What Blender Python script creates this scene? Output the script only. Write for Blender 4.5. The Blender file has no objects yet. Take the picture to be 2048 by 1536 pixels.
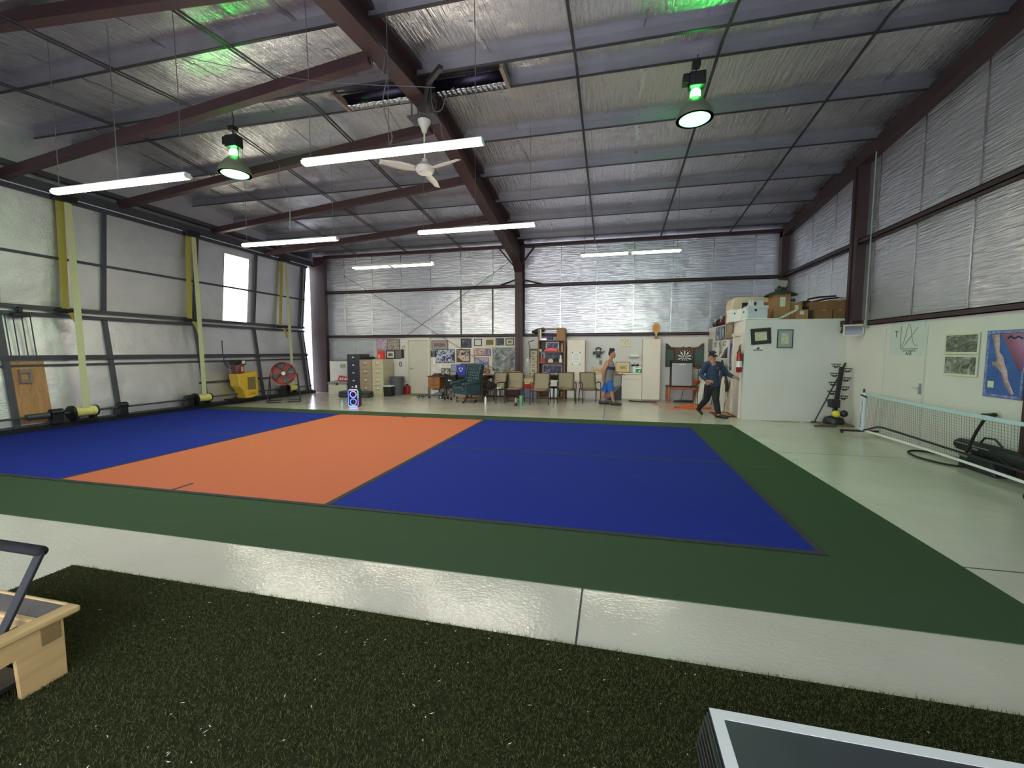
import bpy, math, random
from mathutils import Vector, Matrix, Euler
random.seed(7)
SC = bpy.context.scene
COL = SC.collection
PI = math.pi
R = math.radians

# ------------------------------------------------------------------ camera
FPX, YAW, PIT, CAMZ = 840.15, R(13.2975), R(-4.429), 1.62
cam_d = bpy.data.cameras.new('camera'); cam = bpy.data.objects.new('camera', cam_d); COL.objects.link(cam)
cam_d.sensor_width = 36; cam_d.lens = FPX / 2048 * 36; cam_d.clip_start = .05; cam_d.clip_end = 200
cam.location = (0, 0, CAMZ); cam.rotation_euler = (PI / 2 + PIT, 0, YAW)
SC.camera = cam

# ------------------------------------------------------------------ world and exposure
W = bpy.data.worlds.new('world'); SC.world = W; W.use_nodes = True
bg = W.node_tree.nodes['Background']; bg.inputs[0].default_value = (.80, .88, 1, 1); bg.inputs[1].default_value = 5.2
vs = SC.view_settings
vs.view_transform = 'Standard'; vs.look = 'None'; vs.gamma = 1; vs.use_curve_mapping = False
vs.exposure = 0.55
TUBE_POWER = 36.0      # glow of the fluorescent diffusers
GREEN_POWER = 2.6      # glow of the high bay lenses
GREEN_WATTS = 48.0     # light each high bay throws down
SKYLIGHT_POWER = 3.4   # daylit wall light panels

# ------------------------------------------------------------------ a pixel of the 2048x1536 photograph as a point on a known plane
_f = Vector((-math.sin(YAW) * math.cos(PIT), math.cos(YAW) * math.cos(PIT), math.sin(PIT)))
_r = Vector((math.cos(YAW), math.sin(YAW), 0)); _u = _r.cross(_f)
def un(px, py): return _r * ((px - 1024) / FPX) - _u * ((py - 768) / FPX) + _f
CO = Vector((0, 0, CAMZ))
def fl(px, py, z=0): d = un(px, py); return d * ((z - CAMZ) / d.z) + CO
def yy(px, py, Y): d = un(px, py); return d * (Y / d.y) + CO
def xx(px, py, X): d = un(px, py); return d * (X / d.x) + CO

# ------------------------------------------------------------------ materials
MATS = {}
class NT:
    def __init__(s, name):
        s.m = bpy.data.materials.new(name); s.m.use_nodes = True; s.t = s.m.node_tree; s.b = s.t.nodes['Principled BSDF']
    def n(s, kind, **kw):
        nd = s.t.nodes.new('ShaderNode' + kind)
        for k, v in kw.items():
            if k in nd.inputs: nd.inputs[k].default_value = v
            else: setattr(nd, k, v)
        return nd
    def l(s, a, b): s.t.links.new(a, b)
    def coord(s, sc=(1, 1, 1), kind='Object'):
        tc = s.n('TexCoord'); mp = s.n('Mapping'); mp.inputs['Scale'].default_value = sc
        s.l(tc.outputs[kind], mp.inputs['Vector']); return mp.outputs[0]
    def noise(s, co, scale, detail=3, rough=.5, dist=0):
        nz = s.n('TexNoise', Scale=scale, Detail=detail, Roughness=rough, Distortion=dist); s.l(co, nz.inputs['Vector']); return nz.outputs[0]
    def ramp(s, fac, stops, interp='LINEAR'):
        r = s.n('ValToRGB'); e = r.color_ramp.elements; r.color_ramp.interpolation = interp
        while len(e) < len(stops): e.new(.5)
        for i, (p, c) in enumerate(stops): e[i].position = p; e[i].color = (*c, 1)
        s.l(fac, r.inputs[0]); return r.outputs[0]
    def bump(s, h, strength, dist=.01, normal=None):
        b = s.n('Bump', Strength=strength, Distance=dist); s.l(h, b.inputs['Height'])
        if normal: s.l(normal, b.inputs['Normal'])
        return b.outputs[0]
def lin(c): return tuple(x / 12.92 if x <= .04045 else ((x + .055) / 1.055) ** 2.4 for x in [v / 255 for v in c])
def mat(name, rgb, rough=.6, metal=0, var=.12, scale=6, bump=0, bscale=60, coat=0, spec=.5, stretch=(1, 1, 1)):
    """plain surface: colour (sRGB 0-255) with a little procedural variation"""
    if name in MATS: return MATS[name]
    t = NT(name); c = lin(rgb); co = t.coord(stretch)
    a = tuple(max(0, x * (1 - var)) for x in c); b = tuple(min(1, x * (1 + var)) for x in c)
    t.l(t.ramp(t.noise(co, scale, 4), [(.3, a), (.7, b)]), t.b.inputs['Base Color'])
    t.b.inputs['Roughness'].default_value = rough; t.b.inputs['Metallic'].default_value = metal
    t.b.inputs['Coat Weight'].default_value = coat; t.b.inputs['Specular IOR Level'].default_value = spec
    if bump: t.l(t.bump(t.noise(co, bscale, 2), bump), t.b.inputs['Normal'])
    MATS[name] = t.m; return t.m
def glow(name, rgb, power, base=None):
    if name in MATS: return MATS[name]
    t = NT(name); c = lin(rgb)
    t.b.inputs['Base Color'].default_value = (*(base or c), 1); t.b.inputs['Emission Color'].default_value = (*c, 1)
    t.b.inputs['Emission Strength'].default_value = power; MATS[name] = t.m; return t.m
def printed(name, stops, scale=8, detail=6, dist=1.0, rough=.45, stretch=(1, 1, 1)):
    """a printed picture: blotches of the picture's own colours"""
    if name in MATS: return MATS[name]
    t = NT(name); co = t.coord(stretch)
    t.l(t.ramp(t.noise(co, scale, detail, .6, dist), [(p, lin(c)) for p, c in stops]), t.b.inputs['Base Color'])
    t.b.inputs['Roughness'].default_value = rough; MATS[name] = t.m; return t.m
def foil(name, rgb, rough, crease, stretch, cscale, bub, bubscale):
    t = NT(name); co = t.coord(stretch); o = t.coord()
    c = lin(rgb); big = t.noise(o, .9, 2)
    t.l(t.ramp(big, [(.3, tuple(x * .86 for x in c)), (.7, c)]), t.b.inputs['Base Color'])
    t.b.inputs['Metallic'].default_value = .88; t.b.inputs['Roughness'].default_value = rough
    n1 = t.bump(t.noise(co, cscale, 3, .6, .4), crease, .02)
    n2 = t.bump(t.noise(o, bubscale, 2, .5), bub, .01, n1)
    n3 = t.bump(t.noise(o, 1.6, 2), .35, .12, n2)
    t.l(n3, t.b.inputs['Normal']); MATS[name] = t.m; return t.m
def wood(name, a, b, scale=3, stretch=(12, 12, 1), rough=.5):
    if name in MATS: return MATS[name]
    t = NT(name); co = t.coord(stretch)
    t.l(t.ramp(t.noise(co, scale, 5, .6, 1.2), [(.3, lin(a)), (.7, lin(b))]), t.b.inputs['Base Color'])
    t.b.inputs['Roughness'].default_value = rough; MATS[name] = t.m; return t.m
def concrete():
    t = NT('painted_concrete'); co = t.coord()
    c = t.ramp(t.noise(co, .55, 5, .6), [(.3, lin((186, 180, 170))), (.7, lin((199, 193, 183)))])
    sp = t.ramp(t.noise(co, 23, 6, .75), [(.24, (.55, .52, .45)), (.33, (1, 1, 1))])
    mx = t.n('MixRGB', blend_type='MULTIPLY'); mx.inputs[0].default_value = .35
    t.l(c, mx.inputs[1]); t.l(sp, mx.inputs[2]); t.l(mx.outputs[0], t.b.inputs['Base Color'])
    t.l(t.ramp(t.noise(co, 2.2, 4), [(.3, (.10,) * 3), (.7, (.17,) * 3)]), t.b.inputs['Roughness'])
    n1 = t.bump(t.noise(co, 42, 2, .5), .16, .012); n2 = t.bump(t.noise(co, 5, 2), .10, .03, n1)
    t.l(n2, t.b.inputs['Normal']); MATS['concrete'] = t.m; return t.m
def carpet(name, rgb, scuff=.18):
    t = NT(name); co = t.coord(); c = lin(rgb)
    f = t.ramp(t.noise(co, 220, 2), [(.25, tuple(x * .8 for x in c)), (.75, tuple(min(1, x * 1.2) for x in c))])
    g = tuple(min(1, x * .8 + .10) for x in c)
    s = t.ramp(t.noise(t.coord((.5, 2.4, 1)), 1.7, 6, .62, .8), [(.60, (0,) * 3), (.84, (scuff,) * 3)])
    mx = t.n('MixRGB'); t.l(s, mx.inputs[0]); t.l(f, mx.inputs[1]); mx.inputs[2].default_value = (*g, 1)
    t.l(mx.outputs[0], t.b.inputs['Base Color']); t.b.inputs['Roughness'].default_value = .95
    t.b.inputs['Specular IOR Level'].default_value = .15
    t.l(t.bump(t.noise(co, 300, 2), .5, .004), t.b.inputs['Normal']); MATS[name] = t.m; return t.m

FOIL_ROOF = foil('roof_foil', (222, 219, 226), .27, 1.0, (10, .7, 1), 2.4, .3, 24)
FOIL_WALL = foil('wall_foil', (226, 225, 232), .32, 1.0, (1.1, 1.1, 15), 1.8, .2, 30)
FOIL_DOOR = foil('door_foil', (222, 222, 228), .40, .25, (1, 2, 9), 6, .5, 46)
CONC = concrete()
M_WALL = mat('white_wall_paint', (214, 207, 201), .45, var=.03, scale=2, bump=.05, bscale=30)
M_RED = mat('red_oxide_steel', (60, 37, 39), .5, var=.15, scale=3)
M_GPAINT = mat('grey_paint', (150, 152, 152), .5, var=.06)
M_PURL = mat('dark_purlin_steel', (58, 54, 58), .45, .3, var=.15, scale=3)
M_DGREY = mat('dark_grey_steel', (70, 70, 76), .5, .2, var=.12)
M_BLACK = mat('black_plastic', (22, 22, 24), .45)
M_RUBBER = mat('black_rubber', (26, 26, 27), .75)
M_WHITE = mat('white_plastic', (226, 226, 220), .4, var=.03)
M_PAPER = mat('white_paper', (222, 222, 214), .7, var=.03)
M_CREAM = mat('cream_laminate', (218, 208, 194), .4, var=.03)
M_ALU = mat('bare_aluminium', (176, 178, 180), .3, 1, var=.08)
M_CHROME = mat('chrome', (210, 210, 212), .12, 1, var=.03)
M_TAPE = mat('silver_seam_tape', (216, 216, 220), .25, 1, var=.12, scale=20, bump=.6, bscale=50)
M_CARD = mat('cardboard', (158, 118, 78), .8, var=.08, scale=4)
M_CARD2 = mat('darker_cardboard', (128, 92, 58), .8, var=.1, scale=4)
M_DKFRAME = mat('dark_frame', (38, 30, 28), .4)
M_TURFBASE = mat('turf_backing', (36, 38, 21), 1, var=.35, scale=40, spec=.1)

# ------------------------------------------------------------------ mesh building
class MB:
    def __init__(s): s.v = []; s.f = []
    def _add(s, vs, fs):
        o = len(s.v); s.v += [tuple(v) for v in vs]; s.f += [tuple(i + o for i in f) for f in fs]; return s
    def hexa(s, p): return s._add(p, [(0, 3, 2, 1), (4, 5, 6, 7), (0, 1, 5, 4), (1, 2, 6, 5), (2, 3, 7, 6), (3, 0, 4, 7)])
    def box(s, x0, x1, y0, y1, z0, z1):
        return s.hexa([(x0, y0, z0), (x1, y0, z0), (x1, y1, z0), (x0, y1, z0), (x0, y0, z1), (x1, y0, z1), (x1, y1, z1), (x0, y1, z1)])
    def obox(s, c, size, rot=(0, 0, 0)):
        m = Euler(rot).to_matrix(); c = Vector(c); h = [x / 2 for x in size]
        return s.hexa([c + m @ Vector((a * h[0], b * h[1], d * h[2])) for d in (-1, 1) for a, b in ((-1, -1), (1, -1), (1, 1), (-1, 1))])
    def bar(s, p0, p1, w, h, up=(0, 0, 1)):
        p0 = Vector(p0); p1 = Vector(p1); d = (p1 - p0).normalized(); up = Vector(up)
        if abs(d.dot(up)) > .99: up = Vector((0, 1, 0))
        a = d.cross(up).normalized() * (w / 2); b = a.cross(d).normalized() * (h / 2)
        return s.hexa([p0 - a - b, p0 + a - b, p0 + a + b, p0 - a + b, p1 - a - b, p1 + a - b, p1 + a + b, p1 - a + b])
    def quad(s, a, b, c, d): return s._add([a, b, c, d], [(0, 1, 2, 3)])
    def poly(s, pts): return s._add(pts, [tuple(range(len(pts)))])
    def prism(s, pts, off):
        """closed outline pts extruded by the vector off"""
        n = len(pts); off = Vector(off); a = [Vector(p) for p in pts]
        return s._add(a + [p + off for p in a], [tuple(range(n))[::-1], tuple(range(n, 2 * n))] + [(i, (i + 1) % n, n + (i + 1) % n, n + i) for i in range(n)])
    def tube(s, path, r, seg=10, closed=False, flat=1.0, up=None, round_ends=False):
        """swept round (or flattened) section; r one radius or one per point"""
        P = [Vector(p) for p in path]; n = len(P); rr = list(r) if isinstance(r, (list, tuple)) else [r] * n
        if round_ends and not closed:
            d0 = (P[0] - P[1]).normalized(); d1 = (P[-1] - P[-2]).normalized(); h, t = [], []
            for k in (1, 2, 3):
                a = k * PI / 6.4
                h.insert(0, (P[0] + d0 * rr[0] * math.sin(a), rr[0] * math.cos(a))); t.append((P[-1] + d1 * rr[-1] * math.sin(a), rr[-1] * math.cos(a)))
            P = [q for q, _ in h] + P + [q for q, _ in t]; rr = [q for _, q in h] + rr + [q for _, q in t]; n = len(P)
        vs = []; ref = None
        for i in range(n):
            a = P[(i - 1) % n] if (i > 0 or closed) else P[i]; b = P[(i + 1) % n] if (i < n - 1 or closed) else P[i]
            d = (b - a).normalized()
            if ref is None:
                g = Vector(up) if up else (Vector((0, 0, 1)) if abs(d.z) < .9 else Vector((0, 1, 0)))
                ref = g
            x = d.cross(ref).normalized(); y = x.cross(d).normalized(); ref = y
            for k in range(seg):
                t = 2 * PI * k / seg; vs.append(P[i] + x * (rr[i] * math.cos(t)) + y * (rr[i] * flat * math.sin(t)))
        fs = [(i * seg + k, i * seg + (k + 1) % seg, ((i + 1) % n) * seg + (k + 1) % seg, ((i + 1) % n) * seg + k) for i in range(n if closed else n - 1) for k in range(seg)]
        if not closed: fs += [tuple(range(seg))[::-1], tuple(range((n - 1) * seg, n * seg))]
        return s._add(vs, fs)
    def cyl(s, p0, p1, r, seg=16): return s.tube([p0, p1], r, seg)
    def lathe(s, prof, c=(0, 0, 0), seg=24, m=None):
        c = Vector(c); vs = []; m = m or Matrix.Identity(3)
        for r, z in prof:
            for k in range(seg):
                t = 2 * PI * k / seg; vs.append(c + m @ Vector((r * math.cos(t), r * math.sin(t), z)))
        n = len(prof)
        fs = [(i * seg + k, i * seg + (k + 1) % seg, (i + 1) * seg + (k + 1) % seg, (i + 1) * seg + k) for i in range(n - 1) for k in range(seg)]
        if prof[0][0] > 1e-6: fs.append(tuple(range(seg))[::-1])
        if prof[-1][0] > 1e-6: fs.append(tuple(range((n - 1) * seg, n * seg)))
        return s._add(vs, fs)
    def ell(s, c, rad, seg=14, rings=9, rot=None):
        prof = [(math.sin(PI * i / rings), -math.cos(PI * i / rings)) for i in range(rings + 1)]
        m = (Euler(rot).to_matrix() if rot else Matrix.Identity(3)) @ Matrix.Diagonal(Vector(rad))
        return s.lathe([(max(a, 1e-4), b) for a, b in prof], c, seg, m)
    def grid(s, fn, nu, nv):
        vs = [fn(i / nu, j / nv) for j in range(nv + 1) for i in range(nu + 1)]
        return s._add(vs, [(j * (nu + 1) + i, j * (nu + 1) + i + 1, (j + 1) * (nu + 1) + i + 1, (j + 1) * (nu + 1) + i) for j in range(nv) for i in range(nu)])
    def frame(s, x0, x1, z0, z1, w, y0, y1):
        """picture frame in local x-z, from y0 to y1"""
        s.box(x0, x1, y0, y1, z0, z0 + w); s.box(x0, x1, y0, y1, z1 - w, z1)
        s.box(x0, x0 + w, y0, y1, z0 + w, z1 - w); return s.box(x1 - w, x1, y0, y1, z0 + w, z1 - w)
    def build(s, name, m, parent=None, org=(0, 0, 0), smooth=True, bevel=0, seg=2, sub=0, solid=0):
        me = bpy.data.meshes.new(name); o = Vector(org)
        me.from_pydata([Vector(v) - o for v in s.v], [], s.f); me.update()
        if smooth:
            me.polygons.foreach_set('use_smooth', [True] * len(me.polygons)); me.set_sharp_from_angle(angle=R(38))
        ob = bpy.data.objects.new(name, me); COL.objects.link(ob); me.materials.append(m)
        if parent is not None: ob.parent = parent
        ob.location = o
        if solid: md = ob.modifiers.new('solid', 'SOLIDIFY'); md.thickness = solid; md.offset = 0
        if bevel: md = ob.modifiers.new('bevel', 'BEVEL'); md.width = bevel; md.segments = seg; md.limit_method = 'ANGLE'; md.angle_limit = R(40)
        if sub: md = ob.modifiers.new('sub', 'SUBSURF'); md.levels = sub; md.render_levels = sub
        return ob
def tag(o, label, cat, group=None, kind=None):
    o['label'] = label; o['category'] = cat
    if group: o['group'] = group
    if kind: o['kind'] = kind
    return o
def thing(name, label, cat, loc=(0, 0, 0), rz=0, group=None, rot=None):
    o = bpy.data.objects.new(name, None); COL.objects.link(o); o.empty_display_size = .1
    o.location = loc; o.rotation_euler = rot or (0, 0, rz); return tag(o, label, cat, group)
def struct(o, label=None):
    o['kind'] = 'structure'
    if label: o['label'] = label
    return o
def dup(root, loc, rz, label, group=None):
    r = root.copy(); COL.objects.link(r); r.location = loc; r.rotation_euler = (0, 0, rz); r['label'] = label
    if group: r['group'] = group
    for ch in list(root.children):
        c = ch.copy(); COL.objects.link(c); c.parent = r
        for g in list(ch.children):
            d = g.copy(); COL.objects.link(d); d.parent = c
    return r
def one(mb, name, m, label, cat, org=None, group=None, kind=None, **kw):
    """a thing that is one mesh; its origin at the base"""
    if org is None:
        xs, ys, zs = zip(*mb.v); org = ((min(xs) + max(xs)) / 2, (min(ys) + max(ys)) / 2, min(zs))
    return tag(mb.build(name, m, None, org, **kw), label, cat, group, kind)
def text(body, size, parent, loc, rot, m, name='lettering', align='CENTER', sx=1, depth=.0008):
    c = bpy.data.curves.new(name, 'FONT'); c.body = body; c.size = size; c.align_x = align; c.align_y = 'CENTER'; c.extrude = depth
    o = bpy.data.objects.new(name, c); COL.objects.link(o); c.materials.append(m); o.location = loc; o.rotation_euler = rot; o.scale = (sx, 1, 1)
    dg = bpy.context.evaluated_depsgraph_get(); me = bpy.data.meshes.new_from_object(o.evaluated_get(dg)); me.name = name; mw = o.matrix_basis.copy()
    bpy.data.objects.remove(o); o = bpy.data.objects.new(name, me); COL.objects.link(o); o.location = loc; o.rotation_euler = rot; o.scale = (sx, 1, 1)
    if not me.materials: me.materials.append(m)
    if parent is not None: o.parent = parent
    return o
# ================================================================== THE SETTING
XR, XL, YB, YF = 5.2, -11.6, 14.85, -1.2
RIDGE_Y, RIDGE_Z, SLOPE = 6.92, 6.19, .1
def roofz(y): return RIDGE_Z - SLOPE * abs(y - RIDGE_Y)
FX0, FX1 = -3.31, -3.04       # flange edges of the middle frame

struct(MB().box(-14.5, XR + .3, YF - .2, YB + .3, -.2, 0).build('floor', CONC), 'glossy pale grey painted concrete floor')
jm = MB(); jx = -.165
jm.box(jx - .006, jx + .006, 0, YB, .0002, .0012); jm.box(1.0, XR, 3.742, 3.754, .0002, .0012)
for y in (7.5,): jm.box(2.6, XR, y - .004, y + .004, .0002, .001)
jm.build('floor_joint', M_BLACK, bpy.data.objects['floor'])
struct(MB().box(-60, XL - 2.9, -40, 60, -.3, -.05).build('ground', mat('concrete_apron', (205, 200, 190), .9)), 'pale apron outside the hangar door')  # slab in one plain pale concrete colour
# roof
rf = MB()
for y0, y1 in ((YF, RIDGE_Y), (RIDGE_Y, YB)):
    def fn(u, v, y0=y0, y1=y1):
        x = XL - .3 + u * (XR - XL + .4); y = y0 + v * (y1 - y0); return (x, y, roofz(y) + .05)
    rf.grid(fn, 40, 30)
ceil = struct(rf.build('ceiling', FOIL_ROOF, smooth=False), 'foil faced insulated roof lining')
tp = MB()
for x in (-1.95, .42, 2.75, 4.35, -4.25, -6.45, -8.55, -10.6):
    n = 60
    for i in range(n):
        y0 = 2 + (YB - 2.1) * i / n; y1 = 2 + (YB - 2.1) * (i + 1) / n
        w = .018 + .022 * random.random(); o = .02 * math.sin(i * 1.7 + x)
        if random.random() < .25: continue
        tp.quad((x + o - w, y0, roofz(y0) + .043), (x + o - w, y1, roofz(y1) + .043), (x + o + w, y1, roofz(y1) + .043), (x + o + w, y0, roofz(y0) + .043))
tp.build('seam_tape', M_TAPE, ceil)
# back wall
wb = struct(MB().box(XL, XR + .15, YB, YB + .1, 0, roofz(YB) + .1).build('wall_back', FOIL_WALL, smooth=False), 'back wall of crinkled silver insulation over white panelling')
MB().box(-11.0, XR, YB - .05, YB - .002, 0, 2.17).build('white_panel', M_WALL, wb)
def seam_strip(mb, p0, p1, w, nrm, side):
    n = 16; p0 = Vector(p0); p1 = Vector(p1); nrm = Vector(nrm) * .008; side = Vector(side)
    last = None
    for i in range(n + 1):
        p = p0.lerp(p1, i / n) + nrm; o = (random.random() - .5) * .012; ww = w * (.6 + .8 * random.random())
        cur = (p + side * (o - ww), p + side * (o + ww))
        if last: mb.quad(last[0], last[1], cur[1], cur[0])
        last = cur
st = MB()
for px in (688.3, 743.7, 801.8, 861, 922, 986, 1122.6, 1194, 1268.5, 1346, 1426.8, 1509.4):
    x = yy(px, 540, YB).x; seam_strip(st, (x, YB, 3.98), (x, YB, 5.25), .014, (0, -1, 0), (1, 0, 0))
for px in (690, 743.7, 800.5, 861, 1120.9, 1191.9, 1266.8, 1342, 1420.8, 1505.9):
    x = yy(px, 610, YB).x; seam_strip(st, (x, YB, 2.25), (x, YB, 3.88), .016, (0, -1, 0), (1, 0, 0))
st.build('seam_tape', M_TAPE, wb)
dk = MB()
for px in (922, 985.5): x = yy(px, 610, YB).x; dk.box(x - .025, x + .025, YB - .012, YB - .001, 2.25, 3.88)
dk.build('dark_joint_strip', M_PURL, wb)
# right wall
wr = MB(); wr.prism([(XR, YF, 0), (XR, YB, 0), (XR, YB, roofz(YB) + .1), (XR, RIDGE_Y, RIDGE_Z + .1), (XR, YF, roofz(YF) + .1)], (.1, 0, 0))
wr = struct(wr.build('wall_right', FOIL_WALL, smooth=False), 'right wall of crinkled silver insulation over white panelling')
MB().box(5.1, XR - .002, YF, 10.96, 0, 2.17).build('white_panel', M_WALL, wr)
st = MB()
for px in (1617.7, 1662.7, 1744.6, 1826.5, 1939):
    y = xx(px, 563, XR).y
    seam_strip(st, (XR, y, 2.25), (XR, y, 3.88), .016, (-1, 0, 0), (0, 1, 0)); seam_strip(st, (XR, y - .06, 3.98), (XR, y - .06, roofz(y) - .2), .014, (-1, 0, 0), (0, 1, 0))
st.build('seam_tape', M_TAPE, wr)
# left wall above the hangar door, and the return beside it
wl = MB(); wl.prism([(XL - .2, YF, 5.0), (XL - .2, YB, 5.0), (XL - .2, YB, roofz(YB) + .1), (XL - .2, RIDGE_Y, RIDGE_Z + .1), (XL - .2, YF, roofz(YF) + .1)], (-.1, 0, 0))
wl.box(XL - .3, XL + .14, 14.5, YB, 5.0, 5.5); wl.box(XL - .3, XL - .2, 14.7, YB, 0, 5.0); wl.box(XL - .3, XL - .2, YF, 1.6, 0, 5.0)
wl = struct(wl.build('wall_left', FOIL_DOOR, smooth=False), 'gable wall above the hangar door')
# front wall behind the camera, with an unseen opening added for fill daylight
wf = MB(); wf.box(XL, -6.5, YF - .1, YF, 0, roofz(YF) + .1).box(2.5, XR + .15, YF - .1, YF, 0, roofz(YF) + .1).box(-6.5, 2.5, YF - .1, YF, 2.6, roofz(YF) + .1)
struct(wf.build('wall_front', M_WALL, smooth=False), 'front wall with an added opening for fill daylight')

# ---- steel
def steel(mb, name, m, label, cat, group=None, **kw):
    o = one(mb, name, m, label, cat, group=group, **kw); o['kind'] = 'structure'; return o
PUR = [7.23, 8.63, 10.0, 11.34, 12.66, 14.1, 6.61, 5.2, 3.84, 2.5, 1.1]
names = ['just behind the ridge', 'second behind the ridge', 'third behind the ridge', 'fourth behind the ridge', 'fifth behind the ridge', 'nearest the back wall', 'just in front of the ridge', 'second in front of the ridge', 'third in front of the ridge', 'fourth in front of the ridge', 'nearest the front wall']
for y, nm in zip(PUR, names):
    for x0, x1, side in ((XL - .2, FX0 + .1, 'left'), (FX1 - .1, XR, 'right')):
        z = roofz(y); m = MB()
        m.box(x0, x1, y - .035, y + .008, z - .115, z - .10)
        o = steel(m, 'roof_purlin', M_PURL, f'dark steel roof purlin {nm}, {side} of the central rafter', 'purlin', f'roof purlins {side} of the rafter')
        w = MB().box(x0, x1, y - .006, y + .006, z - .10, z + .05).build('wrapped_web', mat('dull_wrapped_web', (122, 120, 124), .45, .5, var=.1, scale=2), o, (0, 0, 0), smooth=False); w.location = -o.location
for xs, side in (((-.61, 1.47, 3.5), 'right'), ((-5.35, -5.28, -7.5, -7.42, -9.58, -9.5), 'left')):
    for i, x in enumerate(xs):
        m = MB(); w = .019 if side == 'left' else .022
        for y0, y1 in ((1.2, RIDGE_Y), (RIDGE_Y, YB)):
            m.hexa([(x - w, y0, roofz(y0) - .126), (x + w, y0, roofz(y0) - .126), (x + w, y1, roofz(y1) - .126), (x - w, y1, roofz(y1) - .126),
                    (x - w, y0, roofz(y0) - .116), (x + w, y0, roofz(y0) - .116), (x + w, y1, roofz(y1) - .116), (x - w, y1, roofz(y1) - .116)])
        o_ = ['nearest', 'second from', 'third from', 'fourth from', 'fifth from', 'farthest from'][i]
        steel(m, 'sag_strap', M_PURL, f'thin black strap running up the roof slope {side} of the central rafter, {o_} the rafter', 'strap', f'roof straps {side} of the rafter')
# central rigid frame: column and rafter share one welded outline
low = [(14.5, 0.0)]
for px, py in ((1041, 560), (1036, 512), (1022, 482), (1000, 452), (962, 393), (883, 279), (742, 118), (700, 70)):
    p = xx(px, py, FX0); low.append((min(p.y, 14.5), p.z))
low = [low[0], (14.45, 4.0), (14.38, 4.35), (14.05, 4.62), (13.2, 4.78), (11.9, 5.0), (9.4, 5.4), (7.5, 5.72), (6.92, 5.78), (6.3, 5.74), (4.5, 5.55), (2.5, 5.2), (.6, 4.75), (-.3, 4.5), (-.7, 4.2), (-.75, 0)]
top = [(YB - .02, 0), (YB - .02, roofz(YB) - .02), (RIDGE_Y, RIDGE_Z - .0), (YF + .02, roofz(YF) - .02), (YF + .02, 0)]
xm = (FX0 + FX1) / 2
fr = thing('steel_frame', 'dark red steel column and roof rafter crossing the middle of the hall', 'frame', (xm, 14.5, 0)); fr['kind'] = 'structure'
web = MB(); outl = [(0, y - 14.5, z) for y, z in top + low[::-1]]
nl = len(low)
for (a, b) in zip(low[:-1], low[1:]):
    pass
def upz(y): return roofz(max(min(y, YB), YF)) - .02
for (a, b) in zip(low[1:-1], low[2:-1]):
    web.hexa([(-.008, a[0] - 14.5, a[1]), (.008, a[0] - 14.5, a[1]), (.008, b[0] - 14.5, b[1]), (-.008, b[0] - 14.5, b[1]),
              (-.008, a[0] - 14.5, upz(a[0])), (.008, a[0] - 14.5, upz(a[0])), (.008, b[0] - 14.5, upz(b[0])), (-.008, b[0] - 14.5, upz(b[0]))])
web.box(-.008, .008, -.06, .33, 0, upz(14.8)); web.box(-.008, .008, YF + .02 - 14.5, -.7 - 14.5, 0, upz(YF))
web.build('web', M_RED, fr, smooth=False)
fg = MB(); hw = (FX1 - FX0) / 2
for (a, b) in zip(low[:-1], low[1:]): fg.bar((0, a[0] - 14.5, a[1]), (0, b[0] - 14.5, b[1]), 2 * hw, .022, (0, .7, .7) if abs(a[0] - b[0]) < .2 else (0, 0, 1))
fg.build('inner_flange', M_RED, fr, smooth=False)
fo = MB()
for (a, b) in zip(top[:-1], top[1:]): fo.bar((0, a[0] - 14.5, a[1]), (0, b[0] - 14.5, b[1]), 2 * hw, .022, (0, 1, .3) if a[0] == b[0] else (0, 0, 1))
fo.build('outer_flange', M_RED, fr, smooth=False)
bt = MB()
for dx, nm in ((-1, 'left'), (1, 'right')):
    m = MB(); m.bar((xm + dx * .14, 14.2, 4.55), (xm + dx * .62, 14.12, 5.12), .05, .05)
    steel(m, 'knee_brace', M_RED, f'short slanting brace on the {nm} of the central column head', 'brace', 'knee braces at the column head')
    m = MB(); m.bar((xm + dx * .13, 14.46, 4.1), (xm + dx * .75, 14.78, 3.98), .05, .04)
    steel(m, 'girt_brace', M_RED, f'flat brace from the central column to the middle girt, on its {nm}', 'brace', 'girt braces at the column')
# end frame along the right wall, corner and wall columns
m = MB()
for a, b in (((YB, roofz(YB)), (RIDGE_Y, RIDGE_Z)), ((RIDGE_Y, RIDGE_Z), (YF, roofz(YF)))):
    m.hexa([(5.0, a[0], a[1] - .30), (XR, a[0], a[1] - .30), (XR, b[0], b[1] - .30), (5.0, b[0], b[1] - .30), (5.0, a[0], a[1] - .05), (XR, a[0], a[1] - .05), (XR, b[0], b[1] - .05), (5.0, b[0], b[1] - .05)])
steel(m, 'end_rafter', M_RED, 'dark red rafter following the roof edge along the right wall', 'rafter')
steel(MB().box(5.0, XR, 14.62, YB, 2.36, 5.3), 'corner_column', M_RED, 'dark red column in the back right corner above the white office', 'column')
steel(MB().box(5.02, XR, 10.56, 10.66, 2.22, 5.75).box(5.09, XR, 10.66, 10.74, 2.22, 5.75).box(5.02, XR, 10.74, 10.84, 2.22, 5.75), 'wall_column', M_RED, 'dark red column on the right wall beside the cardboard boxes', 'column')
steel(MB().box(5.0, XR, 6.24, 6.53, 0, 5.9), 'wall_column', M_RED, 'dark red column on the right wall behind the net, at the photo edge', 'column')
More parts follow.
